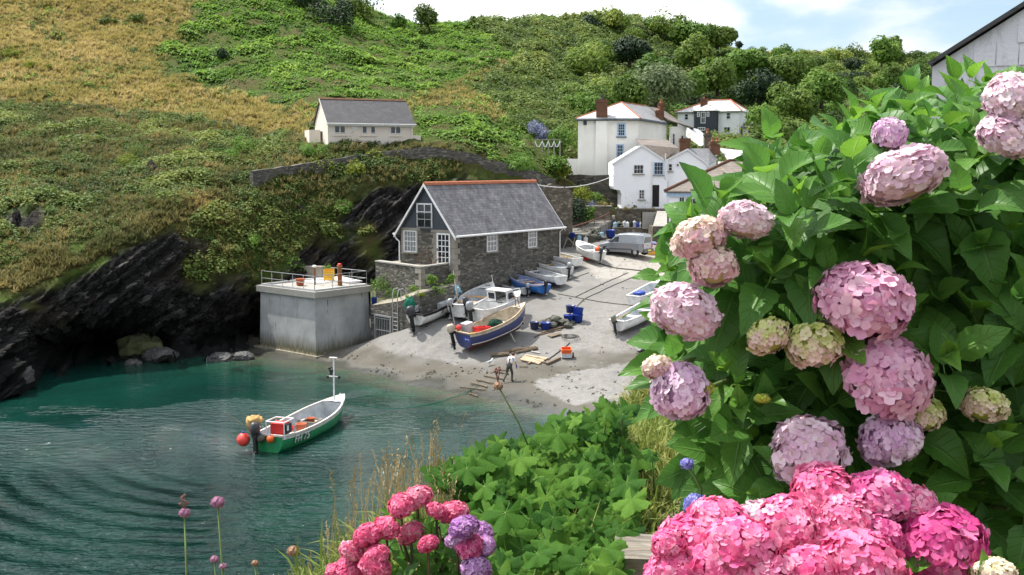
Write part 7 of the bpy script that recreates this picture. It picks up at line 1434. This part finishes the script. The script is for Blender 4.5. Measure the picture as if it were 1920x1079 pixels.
# weathered timber bench on the path
bq = at(1206, 1030, 3.65); tb = empty('timber_bench', (bq.x, bq.y, 11.40), R(-6), 'weathered grey timber bench half hidden by mallow and pink hydrangea', 'bench')
t = NT('weathered_grain'); v = t.coord((2.2, 26, 26)); a = t.noise(v, 3, 8, .75, .6); b = t.noise(t.coord(), 9, 4)
c = t.mix((t.ramp((a, 0), .36, .64), 0), (.085, .072, .056), (.34, .305, .255)); c = t.mix((t.ramp((b, 0), .5, .7), 0), c, (.24, .20, .15)); M['grain'] = t.out(c, .9, t.bump((a, 0), .8, .012), .2)
zs = bq.z-11.40; m = MB(); m.box(-.10, .9, -.13, .13, zs-.05, zs+.012); m.v = [v_+Vector((0, 0, .006*noise.noise(v_*5))) for v_ in m.v]; m.build('seat', M['grain'], tb)
for x_ in (.0, .8): MB().box(x_-.05, x_+.05, -.1, .1, -.05, zs-.051).build('leg', M['grain'], tb)
# ---------------------------------------------------------------- leaves and flowers close to the eye
def place(name, temps, which, Ms, mat, parent=None, attrs=None, tone=None):
    "many copies of small meshes with vertex data (u along, v across) as one mesh; Ms (n,3,4)"
    VV = []; LI = []; LT = []; U = []; Vv = []; TN = []; base = 0; which = np.asarray(which); Ms = np.asarray(Ms, float)
    for ti, (tv_, tf_, tu_) in enumerate(temps):
        ix = np.where(which == ti)[0]
        if not len(ix): continue
        Q = np.einsum('nij,vj->nvi', Ms[ix][:, :, :3], tv_)+Ms[ix][:, None, :, 3]; VV.append(Q.reshape(-1, 3)); fl = np.concatenate([np.array(f) for f in tf_]); off = base+np.arange(len(ix))*len(tv_)
        LI.append((fl[None, :]+off[:, None]).ravel()); LT.append(np.tile([len(f) for f in tf_], len(ix))); U.append(np.tile(tu_[:, 0], len(ix))); Vv.append(np.tile(tu_[:, 1], len(ix))); TN.append(np.repeat(np.asarray(tone)[ix], len(tv_))); base += len(ix)*len(tv_)
    V = np.concatenate(VV); LI = np.concatenate(LI); LT = np.concatenate(LT); me = bpy.data.meshes.new(name); me.vertices.add(len(V)); me.vertices.foreach_set('co', V.ravel().astype(np.float32)); me.loops.add(len(LI)); me.loops.foreach_set('vertex_index', LI.astype(np.int32)); me.polygons.add(len(LT)); me.polygons.foreach_set('loop_start', (np.cumsum(LT)-LT).astype(np.int32)); me.polygons.foreach_set('loop_total', LT.astype(np.int32)); me.polygons.foreach_set('use_smooth', np.ones(len(LT), bool))
    me.update(calc_edges=True); me.validate()
    for nm, a in (('tone', TN), ('leafu', U), ('leafv', Vv)): set_attr(me, nm, np.concatenate(a))
    me.materials.append(M[mat])
    if not name: return me
    o = bpy.data.objects.new(name, me); COL.objects.link(o)
    if parent: o.parent = parent
    return o
def leaf_t(rnd, nu=12, nv=6, wid=.36, fold=.35, droop=.5, wave=.02):
    V = []; UV = []; Fs = []; tw = rnd.uniform(-.3, .3)
    for i in range(nu+1):
        u = i/nu; w_ = wid*(math.sin(math.pi*min(1, u**.78))**.85)*(1-.25*u) if 0 < u < 1 else .004; xx__ = (u-.5); zc = -droop*u*u*.5+.06*math.sin(u*3); xc = u-.12*droop*u*u
        for j in range(nv+1):
            q = (j/nv-.5)*2; ser = (1+.045*(1 if i % 2 else -1)) if abs(q) > .99 else 1; y = q*w_*ser; V.append((xc-.05*abs(q)*w_, y, zc+abs(q)**1.3*w_*fold+wave*math.sin(u*9+q*3)+tw*y*u)); UV.append((u, q))
    for i in range(nu):
        for j in range(nv): a = i*(nv+1)+j; Fs.append((a, a+1, a+nv+2, a+nv+1))
    b = len(V); 
    for i in range(3): # leaf stalk
        for s_ in (-.012, .012): V.append((-.18+.09*i, s_, .01*(i-2))); UV.append((0, 0))
    Fs += [(b, b+1, b+3, b+2), (b+2, b+3, b+5, b+4)]
    return np.array(V), Fs, np.array(UV)
rl = random.Random(23); LEAF = [leaf_t(rl, wid=rl.uniform(.30, .38), fold=rl.uniform(.05, .7), droop=rl.uniform(-.1, .9), wave=rl.uniform(.006, .022)) for _ in range(10)]
def leaf_mat(name, dark, mid, light, vein, trans=.38, spec=.30, rough=.42):
    t = NT(name); u = t.attr('leafu'); v = t.attr('leafv'); a = t.attr('tone'); g = t.n('NewGeometry')
    av = t.math('ABSOLUTE', (v, 2)); ph = t.math('SUBTRACT', (u, 2), t.math('MULTIPLY', av, .22)); wv = t.math('SINE', t.math('MULTIPLY', ph, 46.0)); sv = t.n('MapRange', {'Value': wv, 'From Min': .82, 'From Max': 1.0})
    mv = t.n('MapRange', {'Value': av, 'From Min': .10, 'From Max': .02}); vv = t.math('MAXIMUM', t.math('MULTIPLY', sv, .5), mv); n = t.noise(t.coord(), 26, 4); 
    f = t.math('ADD', (a, 2), t.math('MULTIPLY', t.math('SUBTRACT', (n, 0), .5), .5)); c = t.mix((t.ramp(f, 0, .5), 0), dark, mid); c = t.mix((t.ramp(f, .5, 1), 0), c, light); c = t.mix((t.math('MULTIPLY', vv, .55)), c, vein)
    ed = t.n('MapRange', {'Value': av, 'From Min': .94, 'From Max': 1.0}); c = t.mix(t.math('MULTIPLY', (ed, 0), .22), c, (.30, .22, .07))
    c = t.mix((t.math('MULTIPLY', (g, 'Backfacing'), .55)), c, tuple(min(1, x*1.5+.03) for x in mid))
    hgt = t.math('ADD', t.math('MULTIPLY', vv, -1.0), t.math('MULTIPLY', (n, 0), .35)); return t.out(c, rough, t.bump(hgt, .6, .005), spec, trans=trans)
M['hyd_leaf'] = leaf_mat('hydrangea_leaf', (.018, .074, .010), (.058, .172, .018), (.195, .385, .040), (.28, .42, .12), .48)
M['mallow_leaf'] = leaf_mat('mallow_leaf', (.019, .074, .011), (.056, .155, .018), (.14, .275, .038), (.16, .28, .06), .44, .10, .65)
M['stem_green'] = flat('green_stem', (.13, .20, .05), .6, var=.25); M['stem_brown'] = flat('brown_stem', (.14, .10, .06), .8, var=.3)
def basis(d, n, s, p):
    d = d.normalized(); y = n.cross(d); y = y.normalized() if y.length > 1e-4 else d.orthogonal().normalized(); z = d.cross(y); return [[d.x*s, y.x*s, z.x*s, p.x], [d.y*s, y.y*s, z.y*s, p.y], [d.z*s, y.z*s, z.z*s, p.z]]
def shoots(pts, rnd, Ls=(.075, .130, .165), whorls=3, leaves=None):
    "pts: (tip, axis); whorls of opposite leaves below each tip"
    Ms, wh, tn, stems = leaves or ([], [], [], [])
    for tip, ax in pts:
        ax = ax.normalized(); e = ax.orthogonal().normalized(); ph = rnd.uniform(0, 6.28); t0 = rnd.random(); sc_ = rnd.uniform(.82, 1.15)
        for w_ in range(whorls):
            L = Ls[w_]*sc_*rnd.uniform(.85, 1.15); el = R((28, 58, 82)[w_]+rnd.uniform(-12, 14)); base = tip-ax*(.012+.052*w_)*sc_
            for k in range(2):
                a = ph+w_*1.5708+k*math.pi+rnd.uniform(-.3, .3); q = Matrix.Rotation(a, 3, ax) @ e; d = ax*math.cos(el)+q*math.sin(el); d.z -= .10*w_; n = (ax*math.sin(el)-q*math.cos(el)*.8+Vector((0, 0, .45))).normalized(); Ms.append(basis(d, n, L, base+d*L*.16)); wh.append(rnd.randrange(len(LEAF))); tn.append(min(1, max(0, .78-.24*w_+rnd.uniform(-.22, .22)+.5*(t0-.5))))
        stems.append((tip-ax*.02, tip-ax*.18-Vector((0, 0, .12)), tip-ax*.22-Vector((0, -.1, .5))))
    return Ms, wh, tn, stems
# --- flower heads
def petal(L, W_, cup, rnd): return [(0, 0, 0), (.55*L, 0, .05*L), (1.02*L, 0, cup*L*.6), (.42*L, .40*W_, cup*L*.5+.06*L), (.90*L, .34*W_, cup*L), (.42*L, -.40*W_, cup*L*.5+.06*L), (.90*L, -.34*W_, cup*L)], [(0, 1, 3), (3, 1, 2, 4), (0, 5, 1), (5, 6, 2, 1)]
def floret_t(rnd):
    V = []; Fs = []; UV = []
    for k in range(4):
        q, f = petal(1, rnd.uniform(1.05, 1.3), rnd.uniform(-.12, .28), rnd); a = k*math.pi/2+rnd.uniform(-.12, .12); b = len(V); tw = rnd.uniform(-.2, .2)
        for i, (x, y, z) in enumerate(q): z += tw*y; V.append((x*math.cos(a)-y*math.sin(a), x*math.sin(a)+y*math.cos(a), z)); UV.append((min(1, x), y))
        Fs += [tuple(i+b for i in g_) for g_ in f]
    b = len(V); V += [(.09, 0, .07), (0, .09, .07), (-.09, 0, .07), (0, -.09, .07), (0, 0, .13)]; UV += [(0, 0)]*5; Fs += [(b, b+1, b+4), (b+1, b+2, b+4), (b+2, b+3, b+4), (b+3, b, b+4)]
    return np.array(V), Fs, np.array(UV)
rf_ = random.Random(41); FLO = [floret_t(rf_) for _ in range(6)]
def petal_mat(name, c0, c1, c2, ctr, trans=.3):
    t = NT(name); a = t.attr('tone'); u = t.attr('leafu'); n = t.noise(t.coord(), 3.5, 3); oi = t.n('ObjectInfo'); f = t.math('ADD', t.math('ADD', (a, 2), t.math('MULTIPLY', t.math('SUBTRACT', (oi, 'Random'), .5), .4)), t.math('MULTIPLY', t.math('SUBTRACT', (n, 0), .5), .4))
    c = t.mix((t.ramp(f, 0, .5), 0), c0, c1); c = t.mix((t.ramp(f, .5, 1), 0), c, c2); c = t.mix((t.n('MapRange', {'Value': (u, 2), 'From Min': .30, 'From Max': .0}), 0), c, ctr); return t.out(c, .55, None, .25, trans=trans)
M['petal_pink'] = petal_mat('pink_petals', (.62, .25, .42), (.76, .42, .56), (.84, .64, .70), (.55, .22, .40)); M['petal_pale'] = petal_mat('pale_pink_petals', (.66, .42, .54), (.80, .60, .68), (.86, .76, .78), (.62, .48, .36)); M['petal_cream'] = petal_mat('cream_pink_petals', (.76, .48, .54), (.82, .66, .58), (.84, .76, .52), (.66, .58, .28)); M['petal_green'] = petal_mat('green_cream_petals', (.78, .60, .54), (.62, .62, .28), (.45, .52, .12), (.40, .46, .08)); M['petal_bud'] = petal_mat('lime_buds', (.42, .50, .06), (.52, .58, .10), (.60, .64, .16), (.40, .46, .05)); M['petal_hot'] = petal_mat('hot_pink_petals', (.74, .10, .28), (.85, .25, .43), (.89, .56, .66), (.62, .05, .20)); M['petal_magenta'] = petal_mat('magenta_petals', (.58, .06, .24), (.76, .15, .37), (.84, .38, .55), (.45, .04, .2)); M['petal_rose'] = petal_mat('rose_petals', (.62, .06, .17), (.75, .15, .29), (.84, .40, .48), (.50, .05, .14)); M['petal_purple'] = petal_mat('purple_petals', (.33, .12, .38), (.50, .25, .51), (.63, .42, .64), (.16, .05, .34)); M['petal_mauve'] = petal_mat('mauve_petals', (.60, .34, .56), (.74, .52, .66), (.82, .70, .74), (.5, .28, .46))
def head_mesh(mat, n, fl, seed, sq=.86, top=False, rad=.5):
    "a globe of florets, diameter 1"
    rnd = random.Random(seed); Ms = []; wh = []; tn = []; ga = math.pi*(3-math.sqrt(5))
    for i in range(n):
        z = 1-2*(i+.5)/n*.92; q = math.sqrt(max(0, 1-z*z)); a = ga*i+rnd.uniform(-.25, .25); d = Vector((q*math.cos(a), q*math.sin(a), z)); lump = 1+.10*noise.noise(d*2.2+Vector((seed, 0, 0)))+rnd.uniform(-.05, .03); p = Vector((d.x*rad, d.y*rad, d.z*rad*sq))*lump
        nn = (d+Vector((rnd.gauss(0, .26), rnd.gauss(0, .26), rnd.gauss(0, .26)))).normalized(); u = nn.orthogonal().normalized(); u.rotate(Matrix.Rotation(rnd.uniform(0, 6.28), 3, nn)); Ms.append(basis(u, nn, fl*rnd.uniform(.8, 1.15), p)); wh.append(rnd.randrange(6)); tn.append(min(1, max(0, (.5+.55*(d.z if top else 0)+rnd.uniform(-.38, .38)))))
    o = place('head_proto', FLO, wh, Ms, mat, tone=tn); me = o.data; bpy.data.objects.remove(o)
    return me
core_cache = {}
HM = {}
def head(parent, px_, py_, dpx, d, kind, name='flower_head', label=None, sq=1.0, tilt=(0, 0)):
    n, fl, top = {'petal_bud': (90, .085, False), 'petal_green': (150, .115, True), 'petal_cream': (165, .122, True)}.get(kind, (185, .124, False))
    k = (kind, hash((px_, py_)) % 3)
    if k not in HM: HM[k] = head_mesh(kind, n, fl, 7+len(HM)*3, top=top)
    p = at(px_, py_, d); s = dpx/FP*d; o = bpy.data.objects.new(name, HM[k]); COL.objects.link(o); o.parent = parent; o.location = p-Vector(parent.location); o.scale = (s, s, s*sq); rh = random.Random(int(px_*7+py_)); o.rotation_euler = (R(-25+tilt[0])+rh.uniform(-.2, .2), rh.uniform(-.25, .25)+R(tilt[1]), rh.uniform(0, 6.28) if not top else rh.uniform(-.5, .5))
    if label: o['label'] = label
    if kind not in core_cache:
        m = MB(); m.ball((0, 0, 0), .445, 16, .85); me = bpy.data.meshes.new('head_core'); me.from_pydata([tuple(v) for v in m.v], [], m.f); me.materials.append(M[kind]); core_cache[kind] = me
    c = bpy.data.objects.new('flower_core', core_cache[kind]); COL.objects.link(c); c.parent = o
    return p
def stems_mesh(stems, parent, mat='stem_green', r=.006, name='stems'):
    m = MB()
    for a, b, c in stems: m.tube([a-Vector(parent.location), b-Vector(parent.location), c-Vector(parent.location)], [r*.8, r, r*1.3], 5)
    return m.build(name, M[mat], parent, True)
# --- the big hydrangea on the right
HYD = [(1221, 490), (1246, 460), (1271, 442), (1258, 415), (1286, 375), (1296, 335), (1311, 320), (1376, 300), (1366, 260), (1406, 252), (1421, 205), (1520, 225), (1560, 180), (1600, 150), (1680, 150), (1700, 120), (1760, 122), (1790, 95), (1830, 82), (1870, 108), (1920, 90), (2080, 80), (2080, 1150), (1840, 1100), (1800, 980), (1730, 950), (1600, 930), (1500, 930), (1450, 955), (1390, 965), (1360, 965), (1352, 900), (1340, 860), (1302, 800), (1292, 760), (1213, 725), (1178, 680), (1236, 630), (1196, 600), (1234, 550), (1208, 510)]
hb = empty('hydrangea_bush', (1.0, 2.6, 11.4), 0, 'large green hydrangea bush with pale pink and lime heads filling the right', 'hydrangea'); hb0 = Vector(hb.location)
rs = random.Random(61); PT = []
def inset_ok(x, y, k): return bool(inpoly(np.array([x, x-k, x+k, x, x, x-k*.7, x+k*.7]), np.array([y, y, y, y-k*1.1, y+k*.5, y-k*.7, y-k*.7]), HYD).all())
for layer, (step, d0, dj, ins) in enumerate(((56, 2.14, .16, 30), (60, 2.40, .18, 26), (70, 2.75, .25, 40), (78, 3.15, .3, 48))):
    y = 60
    while y < 1130:
        x = 1180+rs.uniform(0, step)
        while x < 2060:
            jx, jy = x+rs.uniform(-.38, .38)*step, y+rs.uniform(-.38, .38)*step
            if inset_ok(jx, jy, ins) and not (layer == 0 and rs.random() < .18):
                ex = min(1, max(0, (jx-1230)/260)); ey = min(1, max(0, (jy-120-.35*max(0, 1560-jx))/260)); dd = d0+.30*(1-ex)**2+.30*(1-ey)**2+rs.uniform(-dj, dj)
                ax = Vector((-.55*(1-ex)+rs.uniform(-.45, .45), -.70+rs.uniform(-.35, .35)+.4*(1-ey), .55+.65*(1-ey)+rs.uniform(-.35, .4))); PT.append((at(jx, jy, dd), ax))
            x += step
        y += step*.86
for q in range(46):
    jx, jy = rs.uniform(1315, 1440), rs.uniform(740, 965)
    if jx > 1310+max(0, jy-860)*.45: PT.append((at(jx, jy, 2.36+rs.uniform(0, .5)), Vector((-.35+rs.uniform(-.4, .4), -.8, .25+rs.uniform(-.3, .4)))))
Ms, wh, tn, st_ = shoots(PT, rs, (.064, .108, .128))
Ms = [[row[:3]+[row[3]-hb0[i]] for i, row in enumerate(m_)] for m_ in Ms]
for i_, s_ in enumerate(st_): pass
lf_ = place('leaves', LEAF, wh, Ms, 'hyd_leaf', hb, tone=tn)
HEADS = [(1693, 330, 148, 'petal_pale', .72), (1398, 414, 92, 'petal_pale', .8), (1310, 446, 94, 'petal_cream', .85), (1338, 500, 84, 'petal_cream', .95), (1284, 586, 122, 'petal_pale', .9), (1618, 566, 170, 'petal_pink', .92), (1664, 706, 158, 'petal_pink', .95), (1274, 735, 100, 'petal_mauve', 1.2), (1440, 631, 76, 'petal_green', .95), (1527, 647, 100, 'petal_green', .95), (1232, 690, 54, 'petal_cream', .9), (1318, 731, 44, 'petal_bud', .8), (1429, 748, 30, 'petal_bud', .7), (1516, 848, 136, 'petal_pale', .98), (1668, 826, 108, 'petal_mauve', 1.0), (1734, 778, 68, 'petal_green', 1.0), (1845, 760, 84, 'petal_green', .8), (1896, 182, 92, 'petal_pale', .95), (1890, 255, 104, 'petal_pale', .8), (1668, 252, 58, 'petal_mauve', 1.1)]
hst = []
for x_, y_, w_, k_, q_ in HEADS:
    dd = 1.98+(.03 if x_ < 1420 else 0)+(.06 if y_ < 320 else 0); p = head(hb, x_, y_, w_*1.02, dd, k_, label={'petal_bud': 'tight lime green flower bud', 'petal_green': 'lime green opening flower head'}.get(k_), sq=q_); q = Vector((1.05, 3.3, p.z-.3)); hst.append((p, p.lerp(q, .35)+Vector((0, .04, .06)), q))
stems_mesh(hst+[(a_, a_.lerp(Vector((1.05, 3.1, a_.z-.25)), .25), a_.lerp(Vector((1.05, 3.2, a_.z-.5)), .8)) for a_, b_, c_ in st_[150::3]], hb)
# --- hot pink hydrangea in the bottom right corner
pk_ = empty('pink_hydrangea', (.55, 1.9, 11.4), 0, 'hot pink hydrangea crowding the bottom right corner below the big bush', 'hydrangea'); pk0 = Vector(pk_.location)
rs = random.Random(5); hst = []
for x_, y_, w_, k_ in ((1546, 926, 112, 'petal_hot'), (1645, 936, 118, 'petal_magenta'), (1712, 948, 78, 'petal_hot'), (1424, 984, 92, 'petal_pale'), (1350, 985, 110, 'petal_hot'), (1300, 1020, 120, 'petal_hot'), (1392, 1030, 130, 'petal_hot'), (1478, 985, 110, 'petal_hot'), (1545, 1015, 130, 'petal_hot'), (1640, 1010, 100, 'petal_magenta'), (1762, 1022, 148, 'petal_magenta'), (1620, 1068, 150, 'petal_hot'), (1520, 1085, 130, 'petal_hot'), (1430, 1085, 120, 'petal_hot'), (1340, 1075, 120, 'petal_hot'), (1262, 1075, 100, 'petal_hot'), (1255, 1020, 60, 'petal_hot'), (1588, 972, 90, 'petal_hot'), (1866, 1078, 70, 'petal_cream')):
    dd = 1.72+max(0, (1079-y_))/1079*.9+rs.uniform(-.04, .04); p = head(pk_, x_, y_, w_*1.1, dd, k_, sq=.92); hst.append((p, p+Vector((.0, .06, -.2)), p+Vector((.02, .12, -.6))))
stems_mesh(hst, pk_)
PT = [(at(x_, y_, d_), Vector((ax, -.5, .7))) for x_, y_, d_, ax in ((1690, 985, 1.86, .3), (1740, 960, 1.9, .5), (1600, 1040, 1.8, -.1), (1700, 1070, 1.75, .3), (1800, 1080, 1.75, .5), (1350, 1030, 1.85, -.3), (1840, 1090, 1.7, .4), (1460, 1050, 1.85, 0), (1680, 1040, 1.83, .1))]
Ms, wh, tn, st_ = shoots(PT, rs, (.06, .09, .11), 2); Ms = [[row[:3]+[row[3]-pk0[i]] for i, row in enumerate(m_)] for m_ in Ms]; place('leaves', LEAF, wh, Ms, 'hyd_leaf', pk_, tone=tn)
# --- smaller rose and purple hydrangea at the bottom centre
def small_hyd(name, label, o, heads, leafpts, seed, dk=3.15):
    e_ = empty(name, o, 0, label, 'hydrangea'); e0 = Vector(o); rs = random.Random(seed); hs = []
    for x_, y_, w_, k_ in heads:
        p = head(e_, x_, y_, w_, dk+rs.uniform(-.06, .06)+(1000-y_)*.0012, k_, sq=.85); hs.append((p, p+Vector((0, .04, -.12)), p+Vector((rs.uniform(-.1, .1), .1, -.55))))
    PT = [(at(x_, y_, dk+.08+rs.uniform(-.05, .1)+(1000-y_)*.0012), Vector((rs.uniform(-.5, .5), -.5, .8))) for x_, y_ in leafpts]; Ms, wh, tn, st_ = shoots(PT, rs, (.05, .085, .105), 3); Ms = [[row[:3]+[row[3]-e0[i]] for i, row in enumerate(m_)] for m_ in Ms]; place('leaves', LEAF, wh, Ms, 'hyd_leaf', e_, tone=tn); stems_mesh(hs+st_, e_, 'stem_brown', .005); return e_
small_hyd('rose_hydrangea', 'low rose pink hydrangea at the bottom edge beside the seeding grass', (-.35, 3.2, 11.2), [(x, y, w, 'petal_rose') for x, y, w in ((782, 934, 58), (752, 948, 50), (850, 962, 56), (818, 958, 40), (724, 990, 50), (690, 1004, 56), (660, 1034, 48), (770, 1000, 52), (802, 1020, 40), (705, 1042, 50), (704, 1064, 60), (655, 1072, 64), (630, 1075, 40))], [(745, 1010), (790, 980), (830, 1000), (760, 1050), (800, 1060), (740, 1075), (700, 1020), (830, 1050), (780, 1085), (810, 1000), (730, 965), (820, 980)], 71)
small_hyd('purple_hydrangea', 'purple and pink hydrangea heads between rose hydrangea and mallow', (-.15, 3.2, 11.2), [(870, 990, 56, 'petal_purple'), (904, 997, 44, 'petal_purple'), (880, 1024, 52, 'petal_magenta'), (907, 1024, 44, 'petal_purple'), (857, 1014, 44, 'petal_purple'), (893, 1068, 56, 'petal_purple')], [(865, 1045), (840, 1030), (910, 1050), (870, 1080), (930, 1075)], 72, 3.1)
# --- mallow shrub with lobed leaves
def lobe_v(l): return .12+.75*(1-l)
def lobed_t(rnd, N=41):
    V = [(0, 0, 0)]; UV = [(0, 0)]; Fs = []
    for ring in (.5, 1.0):
        for i in range(N):
            a = -2.75+5.5*i/(N-1); lobe = abs(math.cos(a*5/2/1.08)); rr = ring*(.60+.40*lobe**1.2)*(1+.07*math.sin(a*17))*(1+.05*math.sin(i*2.3))*(1-.10*abs(a)/2.75) if ring == 1 else ring*.78; z = ring*ring*(.16*lobe-.10)+.10*ring*math.cos(2*a)*.5-ring*ring*rnd.uniform(.05, .16); V.append((rr*math.cos(a)+.1, rr*math.sin(a), z)); UV.append((ring, lobe_v(lobe) if ring > .6 else lobe_v(lobe)))
    for i in range(N-1): Fs += [(0, 1+i, 2+i), (1+i, 1+N+i, 2+N+i, 2+i)]
    b = len(V); V += [(-.7, -.012, -.25), (-.7, .012, -.25), (0, -.012, 0), (0, .012, 0)]; UV += [(0, 0)]*4; Fs.append((b, b+1, b+3, b+2)); return np.array(V), Fs, np.array(UV)
LOB = [lobed_t(rl) for _ in range(6)]
MAL = [(808, 885), (835, 850), (890, 838), (930, 815), (985, 822), (1015, 790), (1035, 765), (1085, 772), (1110, 750), (1165, 742), (1185, 770), (1180, 830), (1240, 850), (1230, 875), (1195, 890), (1200, 985), (1195, 1020), (1165, 1090), (930, 1100), (905, 985), (855, 960), (850, 920)]
mw = empty('mallow_shrub', (.1, 3.8, 11.3), 0, 'bright green mallow shrub with lobed leaves at bottom centre before the water', 'shrub'); m0 = Vector(mw.location); rs = random.Random(83); Ms = []; wh = []; tn = []; ms_ = []
for layer in range(4):
    y = 735
    while y < 1110:
        st = 27+(y-735)*.030; x = 800+rs.uniform(0, st)
        while x < 1245:
            jx, jy = x+rs.uniform(-.5, .5)*st, y+rs.uniform(-.5, .5)*st
            if inpoly(np.array([jx, jx-12, jx+12]), np.array([jy, jy-8, jy+8]), MAL).all():
                dd = 5.1-(jy-745)/340*1.95+layer*.17+rs.uniform(-.1, .1)+.45*noise.noise(Vector((jx/70, jy/55, 3.3))); p = at(jx, jy, dd); n = Vector((rs.uniform(-.5, .5), -.55+rs.uniform(-.4, .3), .8)).normalized(); a = rs.uniform(-1, 1); d = Vector((math.sin(a)*.9, -.6, -.35+rs.uniform(-.3, .3))); d = (d-n*d.dot(n)).normalized()
                big = rs.random() < .5; s_ = (rs.uniform(.065, .098) if big else rs.uniform(.034, .058)); Ms.append(basis(d, n, s_, p-m0)); wh.append(rs.randrange(6)); tn.append(min(1, max(0, .60-.2*layer+rs.uniform(-.38, .38)+.5*noise.noise(Vector((jx/90, jy/70, 8))))))  # deeper layers coloured darker, painting the shaded gaps between leaves
                if rs.random() < .3: ms_.append((p, p+Vector((rs.uniform(-.05, .05), .1, -.15)), p+Vector((rs.uniform(-.15, .15), .15, -.6))))
            x += st
        y += st*.8
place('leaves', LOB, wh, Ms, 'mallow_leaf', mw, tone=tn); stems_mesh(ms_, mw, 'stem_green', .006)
# --- alliums and agapanthus
M['allium'] = petal_mat('allium_florets', (.30, .12, .22), (.46, .22, .34), (.58, .36, .44), (.28, .14, .12)); M['allium_dry'] = petal_mat('dry_allium_florets', (.32, .18, .10), (.46, .28, .18), (.56, .40, .28), (.28, .14, .08)); M['agap'] = petal_mat('agapanthus_florets', (.10, .10, .42), (.22, .22, .60), (.38, .38, .72), (.10, .08, .36))
for k_ in ('allium', 'allium_dry', 'agap'): HM[(k_, 0)] = HM[(k_, 1)] = HM[(k_, 2)] = head_mesh(k_, 95, .17 if k_ != 'agap' else .16, 90, .95, rad=.46); core_cache[k_] = None
def umbel(name, label, cat, px_, py_, w_, d, foot, k_='allium', r=.004, tuft=0, sq=.85):
    p = at(px_, py_, d); f = at(foot[0], foot[1], d); f.z = min(f.z, float(bank_z(np.array(f.x), np.array(f.y)))-.02) if foot[1] > 1000 else f.z
    e_ = empty(name, f, 0, label, cat); m = MB(); h = p-f; m.tube([(0, 0, 0), h*.5+Vector((.012, 0, 0)), h], r, 6); m.build('stem', M['stem_green'], e_, True)
    s = w_/FP*d; o = bpy.data.objects.new('flower_head', HM[(k_, 0)]); COL.objects.link(o); o.parent = e_; o.location = h; o.scale = (s, s, s*sq)
    if tuft:
        m = MB(); rt = random.Random(int(px_))
        for i in range(tuft): q = h+Vector((rt.uniform(-.02, .02), rt.uniform(-.02, .02), .03+rt.uniform(.01, .05))); m.tube([h+Vector((0, 0, .01)), q], .0012, 4); m.ball(q, .006, 6)
        m.build('seed_tuft', M['allium'], e_)
    return e_
umbel('allium', 'tallest pink allium with a tufted top standing against rippled water', 'allium', 346, 962, 21, 4.5, (337, 1085), tuft=9); umbel('allium', 'round pink allium on a tall stem right of tufted one', 'allium', 408, 942, 25, 4.5, (421, 1085)); umbel('allium', 'small low pink allium near the bottom edge', 'allium', 402, 1049, 16, 4.4, (412, 1090)); umbel('allium', 'smallest dark pink allium touching the tall stem', 'allium', 418, 1062, 14, 4.5, (424, 1090)); umbel('allium', 'dry brown allium head among the seeding grass', 'allium', 550, 1034, 24, 4.3, (600, 1060), 'allium_dry'); umbel('allium', 'tiny dry allium near the grass tips', 'allium', 478, 1056, 13, 4.4, (490, 1090), 'allium_dry'); umbel('allium', 'brown allium seed head rising in front of the beach', 'allium', 934, 724, 18, 4.6, (1000, 860), 'allium_dry', tuft=9)
umbel('agapanthus', 'violet blue agapanthus head beside the path under the big hydrangea', 'agapanthus', 1303, 950, 44, 2.05, (1330, 1040), 'agap', sq=1.15); umbel('agapanthus', 'small violet agapanthus floret cluster left of hydrangea leaves', 'agapanthus', 1288, 870, 26, 2.1, (1318, 960), 'agap', .003)
